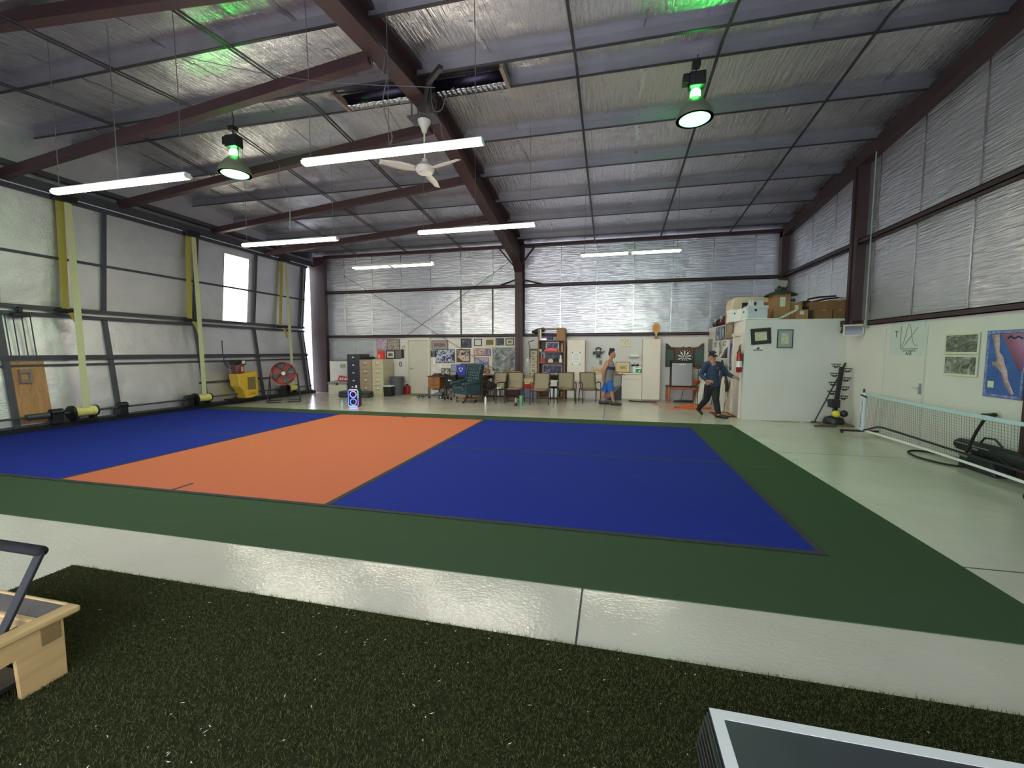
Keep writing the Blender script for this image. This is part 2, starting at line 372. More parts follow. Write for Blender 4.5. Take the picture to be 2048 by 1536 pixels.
for z, h, nm in ((2.2, .10, 'lower'), (3.93, .10, 'middle')):
    for x0, x1, sd in ((-11.0, FX0, 'left'), (FX1, XR, 'right')):
        m = MB(); m.box(x0, x1, YB - .15, YB - .02, z - h / 2, z - h / 2 + .015).box(x0, x1, YB - .15, YB - .138, z - h / 2, z + h / 2).box(x0, x1, YB - .15, YB - .02, z + h / 2 - .015, z + h / 2)
        steel(m, 'wall_girt', M_RED, f'{nm} dark red girt on the back wall {sd} of the central column', 'girt', 'back wall girts')
    m = MB(); m.box(XR - .15, XR - .02, YF, YB - .15, z - h / 2, z - h / 2 + .015).box(XR - .15, XR - .138, YF, YB - .15, z - h / 2, z + h / 2).box(XR - .15, XR - .02, YF, YB - .15, z + h / 2 - .015, z + h / 2)
    steel(m, 'wall_girt', M_RED, f'{nm} dark red girt running along the right wall', 'girt', 'right wall girts')
for x0, x1, sd in ((XL + .5, FX0, 'left'), (FX1, XR, 'right')):
    steel(MB().box(x0, x1, YB - .16, YB - .01, 5.26, 5.36), 'eave_strut', M_RED, f'dark eave strut above the back wall {sd} of the central column', 'strut', 'eave struts')
steel(MB().cyl(yy(1032, 514, YB - .17), yy(812, 672, YB - .17), .009, 6), 'brace_rod', M_PURL, 'thin cross brace rod on the back wall rising to the central column', 'rod', 'cross brace rods')
steel(MB().cyl(yy(688, 552, YB - .19), yy(1010, 752, YB - .19), .009, 6), 'brace_rod', M_PURL, 'thin cross brace rod on the back wall falling behind the pictures', 'rod', 'cross brace rods')
# door header and the inclined beams from it to the rafter
steel(MB().box(XL - .2, XL + .12, 1.6, 14.84, 4.925, 5.12), 'door_header', M_DGREY, 'long dark header beam above the hangar door', 'beam')
steel(MB().box(XL - .1, XL + .05, 1.6, 14.84, 5.26, 5.36), 'header_rail', M_DGREY, 'slimmer dark rail just above the door header', 'beam')
steel(MB().box(XL - .05, XL + .15, 14.56, 14.66, 0, 5.3).box(XL + .15, -11.0, 14.56, 14.74, 0, 5.3), 'door_jamb', M_RED, 'dark red jamb column in the corner beside the hangar door', 'column')
for (rp, lp, nm) in (((740, 118), (2, 350), 'second from the camera'), ((862, 257), (240, 410), 'third from the camera, behind the ceiling fan'), ((940, 358), (425, 463), 'fourth from the camera'), ((985, 436), (530, 507), 'farthest from the camera'), ((440, -105), (2, 65), 'nearest the camera, cut by the top left corner')):
    a = xx(*rp, FX0); b = xx(*lp, XL + .05); m = MB()
    if nm.startswith('nearest'): a = Vector((FX0, 4.0, 5.45)); q = yy(85, 32, 4.12); b = a + (q - a) * ((XL - a.x) / (q.x - a.x))
    m.bar(a, b, .13, .16); steel(m, 'header_kicker', M_RED, f'inclined dark red beam from the hangar door header up to the rafter, {nm}', 'beam', 'inclined beams on the left')

# ---- bifold hangar door: upper leaf, lower leaf, folded out a little at the middle
YD0, YD1 = 2.0, 14.25
def dx(z):   # inside face of the door at height z
    return -11.80 + (z - 2.47) / (4.90 - 2.47) * .24 if z > 2.47 else -11.80 + (2.47 - z) / 2.4 * .29
dr = thing('door_1', 'foil lined bifold hangar door on the left', 'door', (XL, 8, 0)); dr['kind'] = 'structure'; del dr['category']
def dp(mb): mb.v = [(x - XL, y - 8, z) for x, y, z in mb.v]; return mb
wy = sorted((xx(446, 560, -11.7).y, xx(494, 560, -11.7).y)); WZ0, WZ1 = 2.58, 4.62
def leaf(y0, y1, z0, z1, off=0, t=.04):
    m = MB(); m.hexa([(dx(z0 + 1e-4) - t - off, y0, z0), (dx(z0 + 1e-4) - off, y0, z0), (dx(z0 + 1e-4) - off, y1, z0), (dx(z0 + 1e-4) - t - off, y1, z0),
        (dx(z1 - 1e-4) - t - off, y0, z1), (dx(z1 - 1e-4) - off, y0, z1), (dx(z1 - 1e-4) - off, y1, z1), (dx(z1 - 1e-4) - t - off, y1, z1)]); return m
m = MB()
for a in (leaf(YD0, wy[0], 2.4705, 4.9), leaf(wy[1], YD1, 2.4705, 4.9), leaf(wy[0], wy[1], WZ1, 4.9), leaf(wy[0], wy[1], 2.4705, WZ0)): m._add(a.v, a.f)
dp(m).build('upper_leaf', FOIL_DOOR, dr, smooth=False)
dp(leaf(YD0, YD1, .03, 2.4702)).build('lower_leaf', FOIL_DOOR, dr, smooth=False)
dp(leaf(wy[0], wy[1], WZ0, WZ1, .02, .01)).build('light_panel', glow('daylit_panel', (255, 252, 225), SKYLIGHT_POWER), dr, smooth=False)['label'] = 'glowing translucent light panel'
def rail(z, h, w, name, y0=YD0, y1=YD1):
    m = MB(); m.box(dx(z), dx(z) + w, y0, y1, z - h / 2, z + h / 2); dp(m).build(name, M_DGREY, dr, smooth=False)
rail(2.40, .07, .09, 'hinge_rail'); rail(2.54, .08, .09, 'hinge_rail'); rail(3.62, .05, .05, 'middle_rail'); rail(1.49, .10, .08, 'lower_rail'); rail(1.33, .045, .05, 'thin_rail'); rail(4.86, .09, .08, 'top_rail')
rail(.07, .12, .10, 'bottom_rail'); rail(.71, .06, .05, 'short_rail', 9.7, 12.3)
ys = [xx(px, 625, -11.7).y for px in (-2, 211, 392, 509)] + [14.02]
for y in ys:
    m = MB(); m.bar((dx(2.58) + .03, y, 2.58), (dx(4.86) + .03, y, 4.86), .09, .06, (1, 0, 0)); dp(m).build('upper_stile', M_DGREY, dr, smooth=False)
    m = MB(); m.bar((dx(2.36) + .03, y, 2.36), (dx(.12) + .03, y, .12), .09, .06, (1, 0, 0)); dp(m).build('lower_stile', M_DGREY, dr, smooth=False)
m = MB()   # open end frame of the leaves, daylight shows between its rungs
for z in (.1, .5, .95, 1.45, 1.9, 2.35, 2.6, 3.0, 3.6, 4.2, 4.85): m.box(dx(z) - .18, dx(z) + .02, YD1 - .03, YD1 + .02, z - .025, z + .025)
for z0, z1 in ((.05, 2.45), (2.5, 4.9)):
    for o in (0, -.17): m.bar((dx(z0) + o, YD1 - .005, z0), (dx(z1) + o, YD1 - .005, z1), .03, .05, (0, 1, 0))
dp(m).build('end_frame', M_DGREY, dr, smooth=False)
steel(MB().box(-11.46, -11.34, YD0, 14.3, 0, .10), 'door_sill', M_BLACK, 'black sill running along the floor at the foot of the hangar door', 'sill')
# plywood sheet and ironwork at the near end of the door
PY = xx(28, 800, -11.6).y, xx(96, 800, -11.6).y
m = leaf(PY[0], PY[1], .16, 1.42, -.035, .018)
one(m, 'plywood_sheet', wood('plywood', (150, 104, 62), (184, 136, 88), 2.0, (3, 6, 1.0)), 'brown plywood sheet on the lower leaf of the hangar door', 'board', smooth=False)
y0, y1 = xx(41, 757, -11.55).y, xx(66, 757, -11.55).y
m = MB()
for z in (1.02, 1.22): m.box(dx(z) + .04, dx(z) + .09, y0, y1, z - .035, z + .035)
for y in (y0 + .02, y1 - .02): m.box(dx(1.12) + .04, dx(1.12) + .07, y - .015, y + .015, 1.0, 1.24)
one(m, 'metal_bracket', M_ALU, 'square grey metal bracket on the plywood sheet', 'bracket', smooth=False)
y0, y1 = xx(21, 632, -11.7).y, xx(56, 632, -11.7).y; yc = (y0 + y1) / 2
t = thing('latch_gear', 'black latch block with hanging rods at the near end of the door fold', 'latch', (dx(2.3), yc, 2.3))
MB().box(.02, .16, -(yc - y0), y1 - yc, .02, .10).box(.02, .14, -(yc - y0) + .1, y1 - yc - .1, .10, .22).build('block', M_BLACK, t, bevel=.01)
for k in (-.22, -.1, .03, .16): MB().cyl((.08, k, .05), (.02 + .12, k + .02, -.8), .011, 8).build('rod', M_DGREY, t)
# drive shaft, drums, straps
SHX, SHZ = -11.36, .30
one(MB().cyl((SHX, 3, SHZ), (SHX, 14.1, SHZ), .022, 10), 'drive_shaft', M_DGREY, 'long dark drive shaft along the foot of the hangar door', 'shaft')
def sling(mb, a, b, w, n=10, bow=0, t=.006):
    a = Vector(a); b = Vector(b)
    for i in range(n):
        p = a.lerp(b, i / n) + Vector((bow * math.sin(PI * i / n), 0, 0)); q = a.lerp(b, (i + 1) / n) + Vector((bow * math.sin(PI * (i + 1) / n), 0, 0)); mb.bar(p, q, w, t, (1, 0, 0))
    return mb
M_STRAP = mat('pale_lifting_strap', (196, 194, 150), .8, var=.08, scale=30)
M_STRAP2 = mat('olive_lifting_strap', (176, 164, 74), .8, var=.1, scale=30)
for i, (dpx, tpx, bpx, nm) in enumerate((((168, 821), (126, 405), (130, 618), 'beside the plywood sheet'), ((405, 793), (381, 472), (378, 635), 'in the middle of the door'), ((583, 773), (567, 526), (560, 652), 'behind the red drum fan'))):
    p = xx(*dpx, SHX); y = p.y
    t = thing('strap_drum', f'pale yellow strap drum on the drive shaft {nm}', 'drum', (SHX, y, 0), group='strap drums of the door')
    MB().cyl((0, -.20, SHZ), (0, .20, SHZ), .105, 20).build('strap_roll', mat('wound_yellow_strap', (222, 208, 120), .7, var=.25, scale=14, stretch=(1, 6, 1)), t)
    MB().cyl((0, -.25, SHZ), (0, -.2, SHZ), .15, 20).build('flange', M_BLACK, t); MB().cyl((0, .2, SHZ), (0, .23, SHZ), .12, 20).build('flange', M_BLACK, t)
    MB().box(-.09, .08, -.19, -.13, 0.1, SHZ - .1).box(-.09, .08, .13, .19, 0.1, SHZ - .1).box(-.1, .1, -.22, .22, .1, .13).build('bearing_stand', M_BLACK, t)
    yt = xx(*tpx, -11.45).y; tz = 4.86
    t = thing('lifting_strap', f'pale yellow lifting strap rising from the drum {nm}', 'strap', (-11.42, yt, tz), group='lifting straps of the door')
    sling(MB(), (0, .06, 0), (SHX + 11.42 + .08, y - yt, SHZ + .08 - tz), .13).build('webbing', M_STRAP, t, smooth=False)
    MB().box(-.05, .08, -.2, .2, -.06, .08).build('head_pulley', M_BLACK, t, bevel=.01)
    yb = xx(*bpx, -11.68).y
    t = thing('anchor_strap', f'olive yellow strap from the header above the drum {nm}', 'strap', (-11.5, yt, tz), group='anchor straps of the door')
    sling(MB(), (0, -.03, 0), (-11.66 + 11.5, yb - yt, 2.52 - tz), .14).build('webbing', M_STRAP2, t, smooth=False)
    MB().cyl((-.1, yb - yt - .2, 2.5 - tz), (-.1, yb - yt + .2, 2.5 - tz), .05, 12).build('roller', M_BLACK, t)
    sling(MB(), (-.06, yb - yt + .02, 2.47 - tz), (-.02, yb - yt + .14, 2.12 - tz), .09, 5, .03).build('loose_tail', M_STRAP2, t, smooth=False)
for px, py, nm in ((113, 833, 'beside the plywood sheet'), (244, 815, 'between the first two drums'), (378, 797, 'just before the middle drum'), (568, 778, 'under the red drum fan')):
    p = xx(px, py, SHX)
    one(MB().box(SHX - .09, SHX + .07, p.y - .09, p.y + .09, .10, .34).cyl((SHX, p.y - .1, .34), (SHX, p.y + .1, .34), .08, 14), 'shaft_bearing', M_BLACK, f'black bearing block on the drive shaft {nm}', 'bearing', group='bearing blocks on the shaft', bevel=.008)
one(MB().cyl((SHX, xx(52, 833, SHX).y, SHZ), (SHX, xx(97, 829, SHX).y, SHZ), .06, 14), 'shaft_coupling', M_DGREY, 'thick grey sleeve on the drive shaft in front of the plywood', 'coupling')
# door motor
p = xx(484, 780, -11.35)
t = thing('door_motor', 'yellow door motor guard with a maroon motor on top', 'motor', (-11.4, p.y, 0))
M_YEL = mat('yellow_guard', (214, 172, 56), .5, var=.08)
hw_ = .38; prof = [(-hw_, .92), (hw_ - .02, .98), (hw_, .22), (hw_ - .22, .16), (-.1, .16), (-.2, .42), (-.3, .52), (-hw_ + .05, .54)]
MB().prism([(.32, a, b) for a, b in prof], (-.36, 0, 0)).build('guard', M_YEL, t, bevel=.03, seg=3)
MB().box(.32, .328, -.04, .26, .42, .82).build('mesh_window', mat('olive_mesh', (122, 108, 60), .6), t, bevel=.02)
MB().box(.32, .324, -.02, .24, .27, .285).box(.32, .324, .02, .25, .31, .32).build('printed_line', mat('dark_print', (96, 70, 30), .6), t, smooth=False)
MB().lathe([(.16, 0), (.17, .03), (.17, .28), (.15, .32), (.10, .34), (.09, .4)], (.05, -.12, .93), 18).build('motor_body', mat('maroon_enamel', (92, 40, 34), .4), t)
MB().box(-.1, .2, -.28, .06, 1.2, 1.36).build('junction_box', M_BLACK, t, bevel=.012)
MB().box(.2, .204, -.1, .02, 1.24, 1.33).build('white_label', M_PAPER, t); MB().box(.218, .224, -.16, -.08, 1.0, 1.15).build('rating_plate', mat('peach_label', (206, 150, 120), .5), t)
MB().tube([(0, -.28, 1.1), (0, -.4, 1.12), (-.05, -.47, 1.25), (-.1, -.48, 1.6), (-.12, -.46, 1.95)], .014, 8).build('power_cord', M_BLACK, t)
MB().box(-.16, .22, -.5, .44, .1, .17).build('base_plate', M_BLACK, t)
# ================================================================== LAMPS
M_TUBE = glow('lit_diffuser', (255, 246, 226), TUBE_POWER)
M_HOUSE = mat('white_lamp_housing', (205, 205, 200), .4, var=.03)
M_WIRE = mat('thin_grey_cable', (84, 84, 86), .5)
strips = [((-7.93, 4.61, 3.92), 2.44, 0, 'leftmost strip light, nearest the hangar door', 'w'), ((-3.95, 4.91, 4.06), 2.44, 0, 'largest strip light, in front of the ceiling fan', 'w'),
          ((-8.21, 8.12, 4.02), 2.44, 0, 'strip light above the left of the court, over the bright wall panel', 'w'), ((-3.93, 8.24, 4.06), 2.44, 0, 'strip light crossing the central column head', 'w'),
          ((-7.19, 10.76, 3.97), 2.44, 1, 'two lamp strip light hanging left of the central column near the back wall', 't'), ((-.82, 11.1, 4.07), 2.44, 1, 'two lamp strip light hanging right of the central column near the back wall', 't')]
for (x, y, z), L, two, lab, kind in strips:
    t = thing('strip_light', lab, 'ceiling light', (x + L / 2, y, z), group='hanging strip lights')
    h = L / 2
    if not two:
        MB().box(-h, h, -.045, .045, .02, .055).build('housing', M_HOUSE, t, bevel=.008)
        m = MB(); pr = [(-.055, .02), (-.05, -.008), (-.032, -.02), (.032, -.02), (.05, -.008), (.055, .02)]
        m.prism([(-h + .01, a, b) for a, b in pr], (L - .02, 0, 0)).build('diffuser', M_TUBE, t)
        for sx in (-1, 1): MB().prism([(sx * h - .006, a * 1.06, b * 1.06 + (.002 if b > 0 else 0)) for a, b in pr], (.012, 0, 0)).build('end_cap', M_HOUSE, t)
    else:
        m = MB(); m.prism([(-h, -.13, .0), (-h, -.05, .07), (-h, .05, .07), (-h, .13, .0), (-h, .12, -.0), (-h, .045, .06), (-h, -.045, .06), (-h, -.12, 0)], (L, 0, 0)).build('reflector', M_HOUSE, t)
        for a, b in ((-h + .05, -.05), (.05, h - .05)):
            m = MB()
            for yy_ in (-.055, .055): m.cyl((a, yy_, .005), (b, yy_, .005), .026, 10)
            m.build('tube', M_TUBE, t)
        MB().box(-.05, .05, -.10, .10, -.02, .05).build('centre_socket', M_HOUSE, t)
    for q in ((-h + .1), (h - .1)) if two or lab.startswith('strip light a') else (-h + .1, 0, h - .1):
        zt = roofz(y) - z + .04
        MB().tube([(q, 0, .07), (q + .015, 0, zt * .5), (q, 0, zt)], .005, 6).build('suspension_wire', M_WIRE, t)
M_SHADE = mat('grey_green_shade', (112, 118, 100), .4, var=.06)
for (x, y, z), lab in (((-6.78, 6.6, 4.86), 'green glowing bell lamp hanging on the left above the leftmost strip lights'), ((1.18, 7.23, 5.18), 'green glowing bell lamp hanging alone on the right')):
    t = thing('high_bay_lamp', lab, 'ceiling light', (x, y, z), group='green high bay lamps')
    rr = .275
    m = MB(); m.lathe([(rr, 0), (rr * .97, .05), (rr * .85, .13), (rr * .6, .22), (rr * .36, .29), (rr * .30, .31), (rr * .28, .30), (rr * .34, .27), (rr * .57, .20), (rr * .82, .115), (rr * .95, .03), (rr * .985, 0)], seg=32).build('shade', M_SHADE, t)
    MB().lathe([(.0001, -.035), (rr * .4, -.03), (rr * .75, -.01), (rr * .94, .02), (rr * .93, .03), (.0001, .03)], seg=32).build('lens', glow('green_lens', (130, 255, 160), GREEN_POWER), t)
    MB().lathe([(.06, .30), (.075, .33), (.075, .40), (.06, .43)], seg=14).build('lit_neck', glow('green_neck', (70, 255, 90), 45), t)
    ld = bpy.data.lights.new('green_lamp', 'AREA'); ld.shape = 'DISK'; ld.size = .46; ld.energy = GREEN_WATTS; ld.color = (.30, 1, .38); lo = bpy.data.objects.new('green_lamp', ld); COL.objects.link(lo); lo.parent = t; lo.location = (0, 0, -.045)
    m = MB()
    for s in (-1, 1): m.bar((s * .085, 0, .29), (s * .085, 0, .52), .03, .012)
    m.build('bracket', M_BLACK, t)
    MB().box(-.10, .13, -.10, .08, .46, .66).box(-.19, -.10, -.07, .06, .52, .66).build('ballast_box', M_BLACK, t, bevel=.008)
    MB().box(-.06, .06, -.06, .06, .76, .84).build('hanger_plate', M_BLACK, t, bevel=.006)
    MB().cyl((0, 0, .66), (0, 0, .78), .012, 8).tube([(0, 0, .84), (.02, 0, .95), (0, 0, roofz(y) - z - .16)], .010, 8).build('hook_cord', M_BLACK, t)
# ceiling fan under the middle of the rafter
t = thing('ceiling_fan', 'white three blade ceiling fan hanging under the rafter ridge', 'fan', (-3.17, 6.92, 4.66))
M_FAN = mat('off_white_fan', (196, 194, 184), .4, var=.03)
MB().lathe([(.05, .0), (.13, .01), (.16, .05), (.16, .10), (.10, .15), (.05, .2), (.045, .24)], seg=24).build('motor', M_FAN, t)
MB().cyl((0, 0, .24), (0, 0, .72), .014, 10).build('downrod', M_FAN, t)
MB().lathe([(.04, .68), (.055, .74), (.10, .82), (.11, .87), (.06, .89)], seg=20).build('canopy', M_FAN, t)
for k, a in enumerate((97, 219, 341)):
    bl = MB(); n = 8
    def fb(u, v, a=R(a)):
        r = .15 + .60 * u; w = .055 + .035 * math.sin(PI * min(1, u * 1.15)); s = (v - .5) * 2 * w
        return (r * math.cos(a) - s * math.sin(a), r * math.sin(a) + s * math.cos(a), .06 + s * .28)
    bl.grid(fb, 10, 3).build('blade', M_FAN, t, solid=.008)
# steelwork and wiring round the fan mounting
t = thing('fan_mount', 'dark metal mounting cage under the rafter ridge above the ceiling fan', 'bracket', (-3.17, 6.92, 5.54))
m = MB()
for sx in (-.17, .17):
    for sy in (-.12, .12): m.bar((sx, sy, .02), (sx * .95, sy, .34), .02, .02)
    m.bar((sx, -.14, .34), (sx, .14, .34), .025, .025)
m.build('cage', M_DGREY, t); MB().box(-.24, .24, -.16, .16, 0, .02).build('base_plate', M_DGREY, t)
steel(MB().bar(yy(856, 165, 6.5), yy(882, 134, 6.3), .07, .07).bar(yy(845, 225, 6.6), yy(856, 165, 6.5), .05, .05), 'stub_post', M_PURL, 'short dark steel stub with a pale tip beside the fan mounting', 'bracket')
M_CABLE = mat('grey_electric_cable', (92, 90, 96), .6)
def hang(pts, Y, r, lab, cat='cable'):
    P = [yy(px, py, Y + (q[0] if q else 0)) for px, py, *q in pts]
    S = []
    for i in range(len(P) - 1):
        a, b = P[i], P[i + 1]; p = P[i - 1] if i else a; q = P[i + 2] if i + 2 < len(P) else b
        for k in range(6):
            s = k / 6; S.append(.5 * ((2 * a) + (b - p) * s + (2 * p - 5 * a + 4 * b - q) * s * s + (3 * a - p - 3 * b + q) * s ** 3))
    S.append(P[-1]); return one(MB().tube(S, r, 6), 'electric_cable', M_CABLE, lab, cat, group='loose cables on the rafter')
hang([(708, 0), (722, 45), (738, 70), (742, 120), (755, 158), (766, 140), (768, 105), (755, 80), (740, 60)], 5.5, .008, 'grey cable drooping in a loop from the rafter near the top of the photo')
hang([(768, 110), (774, 150), (766, 200), (772, 235), (784, 272), (780, 290)], 5.8, .009, 'long grey cable hanging from the rafter left of the ceiling fan')
hang([(725, 0), (735, 40), (748, 70), (762, 90), (775, 105)], 5.3, .007, 'grey cable lying along the rafter at the top edge')
hang([(862, 165), (863, 200), (870, 222), (884, 218), (893, 190), (908, 175)], 6.7, .008, 'grey cable curling right of the fan mounting')
hang([(868, 222), (880, 245), (884, 268), (890, 285)], 6.9, .008, 'grey cable running down behind the largest strip light')
hang([(0, 22), (100, 50), (330, 105), (600, 158), (870, 175)], 5.4, .004, 'long grey cable strung under the roof from the left to the rafter')
hang([(560, 330), (558, 360), (578, 400), (580, 460)], 7.6, .007, 'grey cable dropping to the strip light over the left of the court')
# open ridge vent strips where the lining stops
for x0, x1, sd in ((-4.75, FX0 - .02, 'left'), (FX1 + .02, -1.75, 'right')):
    t = thing('ridge_vent', f'bare metal ridge trough left open in the roof lining {sd} of the rafter', 'vent', ((x0 + x1) / 2, 6.92, 6.0)); h = (x1 - x0) / 2; t['kind'] = 'structure'
    MB().quad((-h, -.28, .02), (h, -.28, .02), (h, -.02, .16), (-h, -.02, .16)).quad((-h, .02, .16), (h, .02, .16), (h, .28, .02), (-h, .28, .02)).build('dark_trough', mat('dark_ridge_metal', (46, 40, 58), .35, .8), t, solid=.006)
    m = MB()
    for i in range(14):
        a = -h + 2 * h * i / 14; b = -h + 2 * h * (i + 1) / 14; w = .05 + .02 * random.random()
        m.quad((a, .17 - w, .03), (b, .17 - w, .03), (b, .19 + w, .015), (a, .19 + w, .015))
    m.build('torn_foil', M_TAPE, t, solid=.004)
    sx = 1 if sd == 'right' else -1
    MB().box(h * sx - .03, h * sx + .03, -.26, .26, .0, .12).build('end_stop', wood('grey_board', (120, 100, 90), (150, 130, 118)), t)

# ================================================================== COURT
CT = .006
m = MB(); m.box(-11.32, 2.6, 2.8, 10.05, 0, CT)
one(m, 'court_surround', carpet('green_court', (58, 76, 54), .22), 'green court carpet border around the blue and orange zones', 'carpet', smooth=False)
for (x0, x1, y0, y1, nm, lab, c) in ((-11.30, -6.79, 3.75, 9.42, 'court_carpet', 'blue court carpet left of the orange zone, by the hangar door', ('blue_court_left', (27, 43, 136))),
                                (-6.75, -2.92, 3.75, 9.42, 'court_carpet', 'orange court carpet between the two blue zones', ('orange_court', (190, 104, 76))),
                                (-2.86, 1.65, 3.75, 9.42, 'court_carpet', 'blue court carpet right of the orange zone', ('blue_court_right', (27, 42, 134)))):
    one(MB().box(x0, x1, y0, y1, CT, CT + .004), nm, carpet(*c), lab, 'carpet', group='court carpet zones', smooth=False)
M_SEAM = mat('charcoal_seam_tape', (40, 42, 46), .9, var=.25, scale=30)
def seam(x0, x1, y0, y1, lab): one(MB().box(x0, x1, y0, y1, CT + .0042, CT + .006), 'court_line', M_SEAM, lab, 'line', group='dark court lines', smooth=False)
seam(-11.30, 1.70, 3.70, 3.755, 'dark line along the near edge of the blue and orange court zones'); seam(-11.30, 1.70, 9.41, 9.455, 'dark line along the far edge of the blue and orange court zones')
seam(1.64, 1.70, 3.755, 9.41, 'dark line on the right edge of the right blue zone'); seam(-6.80, -6.745, 3.755, 9.41, 'dark line between the left blue zone and the orange zone')
seam(-2.925, -2.855, 3.755, 9.41, 'dark line between the orange zone and the right blue zone'); seam(-2.855, 1.64, 6.52, 6.56, 'dark seam crossing the middle of the right blue zone')
seam(-9.6, -6.80, 6.645, 6.675, 'dark seam crossing the left blue zone'); seam(-4.98, -4.94, 3.755, 4.0, 'short dark tick on the near edge of the orange zone'); seam(-4.92, -4.88, 9.2, 9.41, 'short dark tick on the far edge of the orange zone')
# foreground turf
import numpy as np
TX0, TX1, TY0, TY1 = -3.94, 4.6, -.4, 2.22
tf = one(MB().box(TX0, TX1, TY0, TY1, 0, .008), 'artificial_turf', M_TURFBASE, 'dark olive artificial turf mat covering the foreground floor', 'turf', smooth=False)
rng = np.random.default_rng(3); N = 170000
by = TY1 - (TY1 - .55) * rng.random(N) ** 1.15; bx = TX0 + (TX1 - TX0) * rng.random(N)
keep = (bx > -2.1 * by - .5) & (bx < 1.05 * by + .35); bx, by = bx[keep], by[keep]; n = len(bx)
by += .006 * np.sin(bx * 40) * (by > TY1 - .01)
ang = rng.random(n) * 2 * np.pi; ln = .010 + .010 * rng.random(n); wd = .0011 + .0009 * rng.random(n); le = .010 * rng.standard_normal((n, 2))
P = np.empty((n, 3, 3)); P[:, 0] = np.stack([bx - np.cos(ang) * wd, by - np.sin(ang) * wd, np.full(n, .007)], 1); P[:, 1] = np.stack([bx + np.cos(ang) * wd, by + np.sin(ang) * wd, np.full(n, .007)], 1)
P[:, 2] = np.stack([bx + le[:, 0], by + le[:, 1], .007 + ln], 1)
org = np.array(tf.location)
def tris(name, P, m, parent):
    n = len(P); me = bpy.data.meshes.new(name); me.vertices.add(3 * n); me.vertices.foreach_set('co', (P - org).reshape(-1).astype(np.float32))
    me.loops.add(3 * n); me.loops.foreach_set('vertex_index', np.arange(3 * n, dtype=np.int32)); me.polygons.add(n)
    me.polygons.foreach_set('loop_start', np.arange(0, 3 * n, 3, dtype=np.int32)); me.polygons.foreach_set('loop_total', np.full(n, 3, dtype=np.int32)); me.update(calc_edges=True); me.validate()
    o = bpy.data.objects.new(name, me); COL.objects.link(o); me.materials.append(m); o.parent = parent; o['kind'] = 'stuff'; return o
tris('turf_pile', P, mat('olive_turf_blades', (70, 73, 42), .9, var=.4, scale=60, spec=.08), tf)
k = rng.choice(n, 220, replace=False); Q = P[k].copy(); a2 = rng.random(220) * 6.28; l2 = .003 + .011 * rng.random(220) ** 2
c = Q.mean(1); d = np.stack([np.cos(a2), np.sin(a2), 0 * a2], 1); e = np.stack([-np.sin(a2), np.cos(a2), 0 * a2], 1)
c[:, 2] = .020; Q[:, 0] = c - d * l2[:, None]; Q[:, 1] = c + d * l2[:, None]; Q[:, 2] = c + e * .004
tris('lint_flecks', Q, M_PAPER, tf)

# ================================================================== FOREGROUND THINGS
M_MAPLE = wood('pale_maple', (160, 130, 86), (182, 152, 104), 1.6, (2, .8, 8), .4)
# wooden exercise machine end, bottom left; its face line runs along +y
BX = -2.64
t = thing('exercise_reformer', 'pale wooden exercise machine with a black padded handlebar, bottom left corner', 'exercise machine', (BX, 1.43, 0))
H_ = .30
m = MB(); pr = [(-.02, -.0, .0), (-.02, 0, H_), (-.02, -1.6, H_), (-.02, -1.6, .02), (-.02, -.62, .02), (-.02, -.60, .16), (-.02, -.18, .205), (-.02, -.172, .0)]
m.prism(pr, (.025, 0, 0)).build('side_panel', M_MAPLE, t, bevel=.003)
MB().box(-1.2, -.02, -.03, -.002, .02, H_).build('end_panel', M_MAPLE, t, bevel=.002)
MB().box(-.05, .03, -1.6, .06, H_, H_ + .035).build('top_rail', M_MAPLE, t, bevel=.012, seg=3)
MB().box(-1.2, -.05, .042, .06, H_, H_ + .034).build('cross_rail', M_MAPLE, t, bevel=.008); MB().box(-1.2, -.05, -.09, -.06, H_ - .03, H_ + .03).build('cross_rail', M_MAPLE, t, bevel=.01)
MB().box(-1.15, -.055, -.059, .041, H_ + .005, H_ + .028).build('standing_pad', mat('mauve_grey_rubber', (92, 84, 84), .85, bump=.2, bscale=150), t, bevel=.004)
MB().box(.006, .012, -.09, -.02, .21, H_).build('corner_strip', mat('brown_corner_strip', (120, 98, 62), .5), t)
m = MB(); m.bar((-.13, -.50, H_ - .05), (-.13, -.08, H_ - .03), .05, .035); m.bar((-.13, -.16, H_ - .02), (-.13, .01, H_ + .32), .016, .05, (1, 0, 0)); m.build('bar_arm', mat('charcoal_metal', (36, 36, 38), .6, spec=.2), t, bevel=.004)
MB().tube([(-.13, .01, H_ + .32), (-1.1, .01, H_ + .32)], .026, 18, round_ends=True).build('padded_handlebar', mat('black_foam_grip', (26, 26, 29), .85, spec=.2), t)
m = MB()
for i in range(4): m.tube([(-.14 - .03 * i, -.55 + .1 * i, .07 + .05 * (i % 3)), (-.16, -.36, .10 + .02 * i), (-.2, -.2, .08)], .018, 8)
m.build('springs', M_BLACK, t); MB().box(-.12, -.05, -.30, -.07, H_ - .05, H_ - .002).build('gear_block', M_BLACK, t, bevel=.01); MB().box(-1.1, -.06, -1.5, -.1, .05, .07).build('frame_floor', M_BLACK, t)
